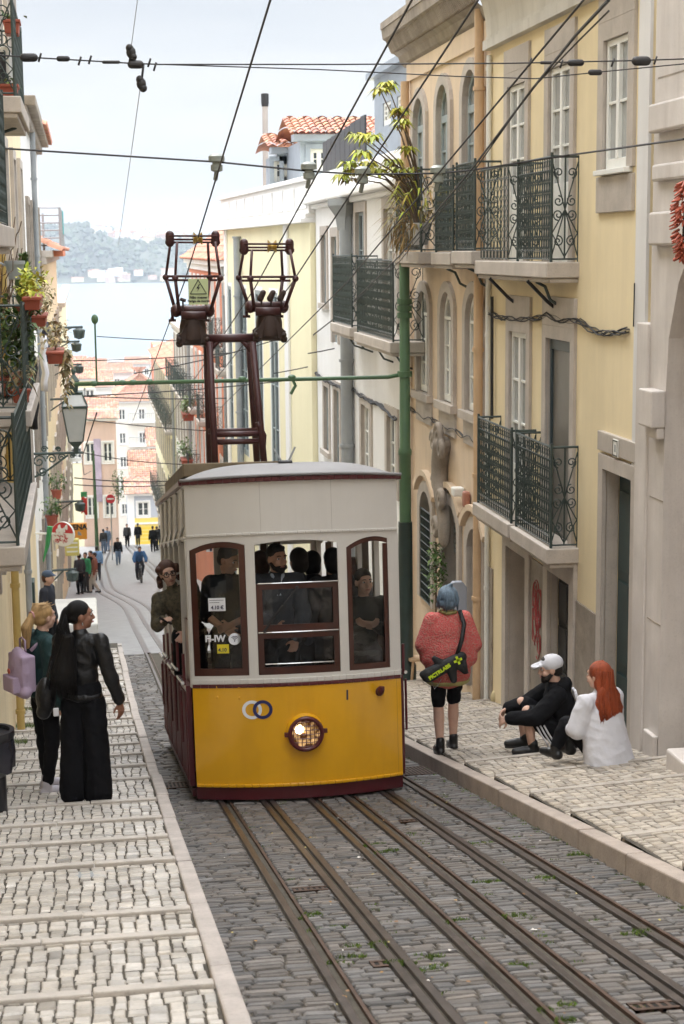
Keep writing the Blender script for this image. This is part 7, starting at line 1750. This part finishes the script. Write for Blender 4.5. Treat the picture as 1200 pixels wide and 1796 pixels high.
P = Person('woman in a dark V neck jacket behind the right front window with clasped hands', at_head(638, 1016, TY+.72), pi, .98, dict(elL=(-.2, .1, 1.12), wrL=(-.03, .27, 1.235), elR=(.2, .1, 1.12), wrR=(.05, .27, 1.22)), SK_fair, (radians(14), radians(4), 0), feet=False, hands={'L': ((.7, .3, .1), (0, -.6, .3), .8), 'R': ((-.7, .4, .15), (0, -.6, .3), .8)})
P.top('jacket', cloth('jacket_bottle_green', (.014, .02, .017)), .02, .0, .95, neck=False); P.legs('trousers', black_cl, 1.0, .012)
def fn(mb, hp): mb.ell(hp(0, -.02, .048), (.080, .096, .088), P.H, 16, 12); mb.ell(hp(0, -.06, -.0), (.078, .055, .07), P.H)
P.hair(H_black, fn)
c = at_head(296, 1012, TY+1.75, 1.535, .96, .2, .07)
P = Person('curly haired woman in glasses leaning out of the left side of the car', c, pi, .98, dict(chest=(.09, .03, 1.22), neck=(.155, .04, 1.385), head=(.2, .07, 1.535), shL=(-.02, .02, 1.38), shR=(.29, .04, 1.28), elR=(.32, .06, 1.03), wrR=(.26, .25, 1.12), elL=(-.1, .12, 1.15), wrL=(.05, .25, 1.0)), SK_fair, (radians(8), radians(0), radians(12)), feet=False)
P.top('blouse', mat('leopard_blouse', (.09, .075, .045), .8, .75, 30), .026, .0, .95); P.legs('trousers', black_cl, 1.0, .012)
def fn(mb, hp):
    mb.ell(hp(0, -.025, .05), (.088, .1, .09), P.H, 16, 12)
    for i in range(34): a = U(.15*pi, -1.15*pi); z = U(-.13, .08); r = .098; mb.ell(hp(r*cos(a), -.02 + r*sin(a), z), U(.022, .034), None, 8, 6)
P.hair(H_brown, fn)
mb = MB()
for g in (-1, 1): mb.tube([P.hp(g*.033 + .025*cos(k*pi/6), .098, .012 + .020*sin(k*pi/6)) for k in range(12)], .0035, 5, closed=True); mb.tube([P.hp(g*.058, .095, .016), P.hp(g*.078, .0, .014)], .003, 5)
mb.tube([P.hp(-.009, .10, .016), P.hp(.009, .10, .016)], .003, 5); mb.build('glasses', I_blk, P.r, True, False)
q = c + Matrix.Rotation(pi, 3, 'Z') @ V((.24, .34, 1.13)); mb = MB(); mb.hexa([q + V(v) for v in ((-.07, -.03, .01), (.05, -.0, -.06), (.05, .0, -.06), (-.07, -.02, .015), (-.06, -.03, .03), (.06, -.0, -.04), (.06, .0, -.04), (-.06, -.02, .035))]); t = tag(mb.build('phone', I_blk, bevel=.004), 'smartphone held by the woman leaning out of the funicular', 'phone')
for i, (px, py, Y, hm, lb, rz_) in enumerate(((523, 985, 1.25, H_dark, 'passenger with dark hair seen between the driver and the centre of the window', .3), (548, 990, 1.5, H_black, 'passenger with black hair in the middle of the centre window', -.2), (583, 985, 1.2, H_black, 'passenger with black hair at the right side of the centre window', .1), (455, 990, 1.7, H_brown, 'brown haired passenger behind the driver on the left', .4), (435, 1000, 2.1, H_dark, 'passenger deep in the car behind the left window post', 0), (618, 1000, 2.4, H_brown, 'passenger deep in the car behind the right window post', .2))):
    P = Person(lb, at_head(px, py, TY+Y, rz_=rz_), rz_, 1.0, {}, SK_tan if i % 2 else SK_fair, (0, 0, 0), 'passengers standing in the car', voxel=.013, feet=False)
    P.top('coat', (navy, black_cl, charc)[i % 3], .03, .0, 1.0); P.legs('trousers', black_cl, 1.0, .014)
    def fn(mb, hp): mb.ell(hp(0, -.02, .045), (.087, .102, .095), P.H, 16, 12); mb.ell(hp(0, -.05, -.02), (.086, .065, .09), P.H)
    P.hair(hm, fn)
# ================================================================== PEOPLE DOWN THE STREET
jk_b = cloth('jacket_dark_grey', (.03, .03, .033)); br = cloth('jacket_rust', (.22, .075, .04)); bl_ = cloth('shirt_sky_blue', (.22, .40, .66)); cr = cloth('trousers_cream', (.5, .46, .4)); gn = cloth('shirt_green', (.03, .25, .1)); blu = cloth('jacket_blue', (.03, .11, .26))
walkp = dict(anL=(-.08, -.16, .12), anR=(.08, .2, .085), knL=(-.085, .06, .48), knR=(.085, .18, .5)); stand = {}
def crowd(px, Y, label, tm, lm_, rz_=0, hm=H_dark, pose=None, sc_=1.0, fem=False, pyf=None):
    q = aY(px, 900, Y); q.z = gz(Y)
    p = dict(pose or {})
    P = Person(label, q, rz_, sc_, p, SK_tan, (U(-.4, .4), 0, 0), 'people further down the street', female=fem, far=True)
    P.top('jacket', tm, .03, -.0, 1.0, .01); P.legs('trousers', lm_, 1.0, .02); P.shoes(shoe_b)
    def fn(mb, hp): mb.ell(hp(0, -.025, .055), (.088, .098, .085), P.H); mb.ell(hp(0, -.05, .0), (.08, .06, .07 if not fem else .12), P.H)
    P.hair(hm, fn); return P
crowd(136, 67, 'person in dark clothes nearest the left wall in the standing group', jk_b, black_cl, .6)
crowd(147, 68.5, 'person with a green shirt under a dark jacket in the standing group', gn, jk_b, 2.4, pose=dict(wrR=(.1, .25, 1.0)))
crowd(163, 67.5, 'person in a rust jacket and cream trousers at the right of the standing group', br, cr, 1.5, pose=walkp)
crowd(156, 71, 'person in black half hidden behind the rust jacket', black_cl, black_cl, 2.0)
crowd(168, 80, 'person in a light blue shirt and dark trousers beyond the standing group', bl_, navy, .2)
crowd(205, 100, 'person in a black jacket and blue jeans walking up between the tracks', black_cl, denim, pi, pose=walkp, fem=True)
crowd(180, 112, 'person in a dark jacket by the pink house', jk_b, denim, .3); crowd(187, 114, 'person in blue beside the dark jacket by the pink house', denim, denim, 2.6)
crowd(222, 118, 'person in grey standing at the crest left of the yellow garage door', jk_b, black_cl, pi); crowd(241, 119, 'person in dark clothes in front of the yellow garage door', black_cl, black_cl, 0, pose=walkp)
crowd(267, 112, 'taller of the people in black at the crest beside the funicular', black_cl, black_cl, .2, sc_=1.05); crowd(274, 113, 'person in black close behind the taller one beside the funicular', jk_b, black_cl, 1.2); crowd(281, 114, 'person in black nearest the funicular at the crest', black_cl, jk_b, -.5)
# face peeping out of a doorway
q = aY(94, 1014, 28); P = Person('boy in a blue cap looking out of a doorway on the left', V((q.x-.1, 28, q.z-1.565)), radians(-110), 1.0, {}, SK_fair, (0, 0, 0), far=True); P.top('jumper', navy, .03, 0, 1.0); P.legs('trousers', black_cl, 1.0, .02); P.shoes(shoe_b)
def fn(mb, hp): mb.ell(hp(0, -.01, .07), (.09, .105, .075), P.H); mb.ell(hp(0, .1, .055), (.06, .05, .014), P.H)
P.hair(cloth('cap_slate_blue', (.05, .075, .12)), fn, None, None, 'cap')
def fn(mb, hp): mb.ell(hp(0, -.03, .02), (.084, .09, .085), P.H); mb.ell(hp(0, -.05, -.02), (.08, .06, .06), P.H)
P.hair(H_brown, fn)
# cyclist
q = aY(245, 990, 76); q.z = gz(76) + .02
t = thing('bicycle', q, 'dark bicycle ridden up the street by the person in blue', 'bicycle', None, .08)
def wheel(y):
    mb = MB(); mb.tube([(0, y + .33*cos(k*pi/12), .34 + .33*sin(k*pi/12)) for k in range(24)], .028, 6, closed=True); o = mb.build('wheel', I_blk, t, True, False)
    mb = MB(); [mb.tube([(0, y, .34), (0, y + .31*cos(k*pi/6), .34 + .31*sin(k*pi/6))], .005, 4) for k in range(12)]; mb.build('spokes', K_chr, o, False, False)
wheel(-.52); wheel(.52)
mb = MB()
for a, b in (((0, .52, .34), (0, .18, .82)), ((0, .52, .34), (0, .05, .34)), ((0, .05, .34), (0, .2, .9)), ((0, .05, .34), (0, -.38, .78)), ((0, .17, .78), (0, -.38, .8)), ((0, -.52, .34), (0, -.38, .95))): mb.tube([a, b], .022, 6)
mb.build('frame', I_blk, t, True, False); mb = MB(); mb.tube([(-.28, -.33, 1.0), (-.1, -.42, 1.0), (.1, -.42, 1.0), (.28, -.33, 1.0)], .018, 6); mb.build('handlebar', I_blk, t, True, False); mb = MB(); mb.ell((0, .2, .93), (.07, .13, .03)); mb.build('saddle', I_blk, t, True, False)
P = Person('cyclist in a blue jacket riding up towards us between the rails', q + V((0, 0, .0)), pi + .08, 1.0, dict(pelvis=(0, -.2, .98), chest=(0, .02, 1.28), neck=(0, .1, 1.43), head=(0, .16, 1.575), shL=(-.18, .08, 1.39), shR=(.18, .08, 1.39), elL=(-.28, .22, 1.15), elR=(.28, .22, 1.15), wrL=(-.26, .36, 1.03), wrR=(.26, .36, 1.03), hipL=(-.09, -.17, .95), hipR=(.09, -.17, .95), knL=(-.15, .14, .78), knR=(.15, .08, .6), anL=(-.12, .0, .42), anR=(.12, -.05, .2)), SK_tan, (0, 0, 0), female=False, far=True)
P.top('jacket', blu, .04, .0, 1.0, .02); P.legs('trousers', navy, 1.0, .02); P.shoes(shoe_b)
def fn(mb, hp): mb.ell(hp(0, -.02, .055), (.09, .1, .085), P.H)
P.hair(H_dark, fn)
def fn(mb, J): mb.ell(J['chest'] + V((0, -.0, .02)), (.19, .14, .2))
P.part('vest', black_cl, fn)
# ================================================================== SMALL THINGS ON THE GROUND
q = cast(155, 1536, 1.81); mb = MB(); z = lz(q.x, q.y) + .03; mb.hexa([(q.x-.08, q.y-.1, z), (q.x+.08, q.y-.1, z), (q.x+.09, q.y+.1, z-.04), (q.x-.09, q.y+.1, z-.04), (q.x-.075, q.y-.09, z+.025), (q.x+.075, q.y-.09, z+.025), (q.x+.085, q.y+.09, z-.012), (q.x-.085, q.y+.09, z-.012)])
tag(mb.build('service_cover', C_pgrey, bevel=.006), 'small dark metal cover set in the left pavement', 'cover')
def grate(px, py, X0, X1, Y0, Y1, label):
    mb = MB(); n = int((X1-X0)/.035)
    for i in range(n): x = X0 + (X1-X0)*i/n; mb.hexa([(x, Y0, gz(Y0)-.03), (x+.018, Y0, gz(Y0)-.03), (x+.018, Y1, gz(Y1)-.03), (x, Y1, gz(Y1)-.03), (x, Y0, gz(Y0)+.006), (x+.018, Y0, gz(Y0)+.006), (x+.018, Y1, gz(Y1)+.006), (x, Y1, gz(Y1)+.006)])
    for y in (Y0, Y1-.03): mb.hexa([(X0, y, gz(y)-.03), (X1, y, gz(y)-.03), (X1, y+.03, gz(y)-.03), (X0, y+.03, gz(y)-.03), (X0, y, gz(y)+.008), (X1, y, gz(y)+.008), (X1, y+.03, gz(y+.03)+.008), (X0, y+.03, gz(y+.03)+.008)])
    g = tag(mb.build('drain_grate', MATS['rail_rust']), label, 'grate'); mb = MB(); mb.hexa([(X0, Y0, gz(Y0)-.0), (X1, Y0, gz(Y0)-.0), (X1, Y1, gz(Y1)-.0), (X0, Y1, gz(Y1)-.0), (X0, Y0, gz(Y0)+.003), (X1, Y0, gz(Y0)+.003), (X1, Y1, gz(Y1)+.003), (X0, Y1, gz(Y1)+.003)]); mb.build('pit', M_black, g)
q = cast(738, 1352, 1.95); grate(0, 0, q.x-.22, q.x+.22, q.y-.3, q.y+.35, 'iron drain grate by the right kerb behind the funicular')
q = cast(312, 1378, 1.95); grate(0, 0, q.x-.13, q.x+.13, q.y-.18, q.y+.25, 'iron drain grate between the left kerb and the funicular')
for (px, py), lb in (((725, 1440), 'small iron drain between the two tracks nearest the funicular'), ((545, 1560), 'small rusty drain inside the left track'), ((690, 1690), 'small iron drain inside the left track low in the picture'), ((1150, 1765), 'small iron drain between the tracks at the lower right')):
    q = cast(px, py, 1.95); i = max([k for k in range(6) if RAILS[k] < q.x] or [0]); xa = RAILS[i] + .075; xb = (RAILS[i+1] if i < 5 else XK_R) - .07; grate(0, 0, max(xa, q.x-.11), min(xb, q.x+.11), q.y-.06, q.y+.07, lb)
# grass and moss tufts between the setts and along the walls
mb = MB()
def tuft(X, Y, z, n, h, r):
    for i in range(n):
        a = U(0, 6.28); k = r*sqrt(R()); p = V((X + k*cos(a)*1.4, Y + k*sin(a), z - .004)); d = V((U(-.6, .6), U(-.6, .6), 1)).normalized(); g = U(.6, 1.4); mb.cur = (g*U(.8, 1.2), g, g*.8)
        s_ = V((cos(a), sin(a), 0))*.004; mb.add([p - s_, p + s_, p + d*h*U(.5, 1)], [(0, 1, 2)])
for px, py in ((575, 1625), (550, 1605), (610, 1680), (740, 1345+335), (800, 1612), (905, 1610), (920, 1690), (970, 1770), (850, 1478), (1115, 1640), (700, 1690), (650, 1480), (1015, 1500), (860, 1545), (945, 1542), (1000, 1790), (670, 1495), (760, 1700), (640, 1660)):
    q = cast(px, py, 1.95); 
    for _ in range(3): tuft(q.x + U(-.08, .08), q.y + U(-.05, .05), gz(q.y), 60, .022, .035)
for i in range(90):
    Y = U(5.5, 18); k = random.randrange(7); X = ([XK_L] + [x + .075 for x in RAILS])[k] + U(0, .05); tuft(X, Y, gz(Y), 14, .02, .025)
for i in range(60): Y = U(5.8, 14); X = U(-.9, .35); tuft(X, Y, lz(X, Y) - .012, 10, .018, .015)
for i in range(80): Y = U(6, 20); tuft(XK_R - U(.0, .05), Y, gz(Y), 14, .02, .03)
for X, Y in ((-.9, 20.6), (-.92, 22.8), (-.93, 18.6)): tuft(X, Y, lz(X, Y), 260, .13, .1)
for px, py in ((830, 1228), (868, 1222)): q = cast(px, py, 1.66); tuft(q.x, q.y, rz(q.x, q.y), 90, .08, .07)
tag(mb.build('grass', mat('moss_green', (.10, .16, .03), .8, .4, 20, attr=True), tint=True), 'bright moss and grass in the joints of the setts', 'grass', kind='stuff')
# fallen leaves and litter
mb = MB(); 
for i in range(90):
    Y = U(6, 17); X = U(.65, 3.15); s_ = U(.006, .016); a = U(0, 6.28); z = gz(Y) + .008; mb.cur = random.choice(((.9, .85, .8), (.5, .3, .12), (.6, .5, .2), (.35, .2, .1)))
    mb.add([(X + s_*cos(a+k*1.57)*U(.6, 1.2), Y + s_*sin(a+k*1.57), z + U(0, .006)) for k in range(4)], [(0, 1, 2, 3)])
tag(mb.build('litter', mat('litter', (.7, .7, .7), .8, .1, 5, attr=True), tint=True), 'scattered scraps of paper and leaves on the setts', 'litter', kind='stuff')
# stone by the drainpipe
q = cast(872, 1228, 1.66); mb = MB(); mb.ell((q.x, q.y, rz(q.x, q.y)+.08), (.09, .08, .11), n=10, m=8); tag(mb.build('boulder', mat('boulder_yellow', (.5, .42, .24), .8, .15, 6), smooth=True), 'small yellowish boulder at the foot of the ochre drainpipe', 'stone')
# ---- the big plant spilling from the ochre balcony
q = aX(735, 430, XF_R-.4); t = thing('palm_plant', q, 'tall yellow green tropical plant spilling over the ochre house balcony', 'plant')
mb = MB(); mb.lathe([(.12, 0), (.17, .25), (.18, .25), (.18, .3)], q, 14); mb.build('pot', P_grey, t); st = MB(); fo = MB(); fo2 = MB()
def frond(mb, tip, n, ln, wd):
    for i in range(n): a = 2*pi*i/n + U(-.2, .2); leaf(mb, V(tip), (cos(a), sin(a), U(-.1, .5)), ln*U(.7, 1.2), wd*U(.8, 1.3), U(.35, .7))
base = q + V((0, 0, .25))
for px, py, n in ((680, 150, 12), (668, 160, 8), (702, 195, 12), (705, 215, 10), (640, 240, 12), (618, 300, 14), (645, 290, 14), (660, 300, 12), (690, 285, 14), (600, 310, 10), (700, 300, 12), (635, 270, 10), (625, 238, 9), (715, 262, 9), (720, 300, 12), (612, 288, 9), (655, 240, 8)):
    tip = aY(px, py, q.y + U(-.5, .4)); mid = base.lerp(tip, .55) + V((.05, 0, .22)); st.tube([base, base.lerp(mid, .5) + V((.05, 0, .06)), mid, tip], [.02, .016, .012, .007], 6)
    frond(fo, tip, n*2, .2, .065)
    if R() < .6: frond(fo2, tip + V((U(-.1, .1), 0, -.06)), 9, .17, .06)
for i in range(200): a = U(0, 6.28); p = base + V((cos(a)*.22, sin(a)*.5, U(-.1, .5))); leaf(fo2 if i % 3 else fo, p, (cos(a), sin(a), U(.1, 1.6)), U(.25, .5), .03, U(.2, .8))
for i in range(70): a = U(0, 6.28); p = base + V((-.25 + U(-.05, .1), U(-.6, .6), U(-.1, .2))); leaf(fo2, p, (U(-.7, .1), U(-.4, .4), U(-1.4, -.1)), U(.25, .5), .022, .2)
st.build('stem', M_bark, t); fo.build('foliage', M_leafy, t, tint=True); fo2.build('dry_foliage', mat('leaf_mixed', (.22, .15, .05), .6, .4, 9, attr=True), t, tint=True)
q = aX(765, 1000, XF_R-.15); t = thing('wall_creeper', q, 'green creeper on the grille window of the ochre house', 'plant'); mb = MB(); bush(mb, q, (.1, .25, .42), 260, .1, .05); mb.build('foliage', M_leaf, t, tint=True); mb = MB(); mb.tube([q - V((0, 0, .7)), q + V((0, 0, .4))], .015, 5); mb.build('stem', M_bark, t)
q = aX(430, 425, XF_R - .4)
# ------------------------------------------------------------------ pale river haze
mb = MB(); mb.box(-1600, 1800, -30, 3000, -40, 75)
m = bpy.data.materials.new('haze'); m.use_nodes = True; nt = m.node_tree
for n_ in list(nt.nodes): nt.nodes.remove(n_)
out = nt.nodes.new('ShaderNodeOutputMaterial'); pv = nt.nodes.new('ShaderNodeVolumePrincipled')
pv.inputs['Color'].default_value = (.80, .89, 1.0, 1); pv.inputs['Density'].default_value = .0003; pv.inputs['Anisotropy'].default_value = .0
nt.links.new(pv.outputs[0], out.inputs['Volume'])
tag(mb.build('haze', m), 'pale blue haze over the street and the river', None, kind='stuff')
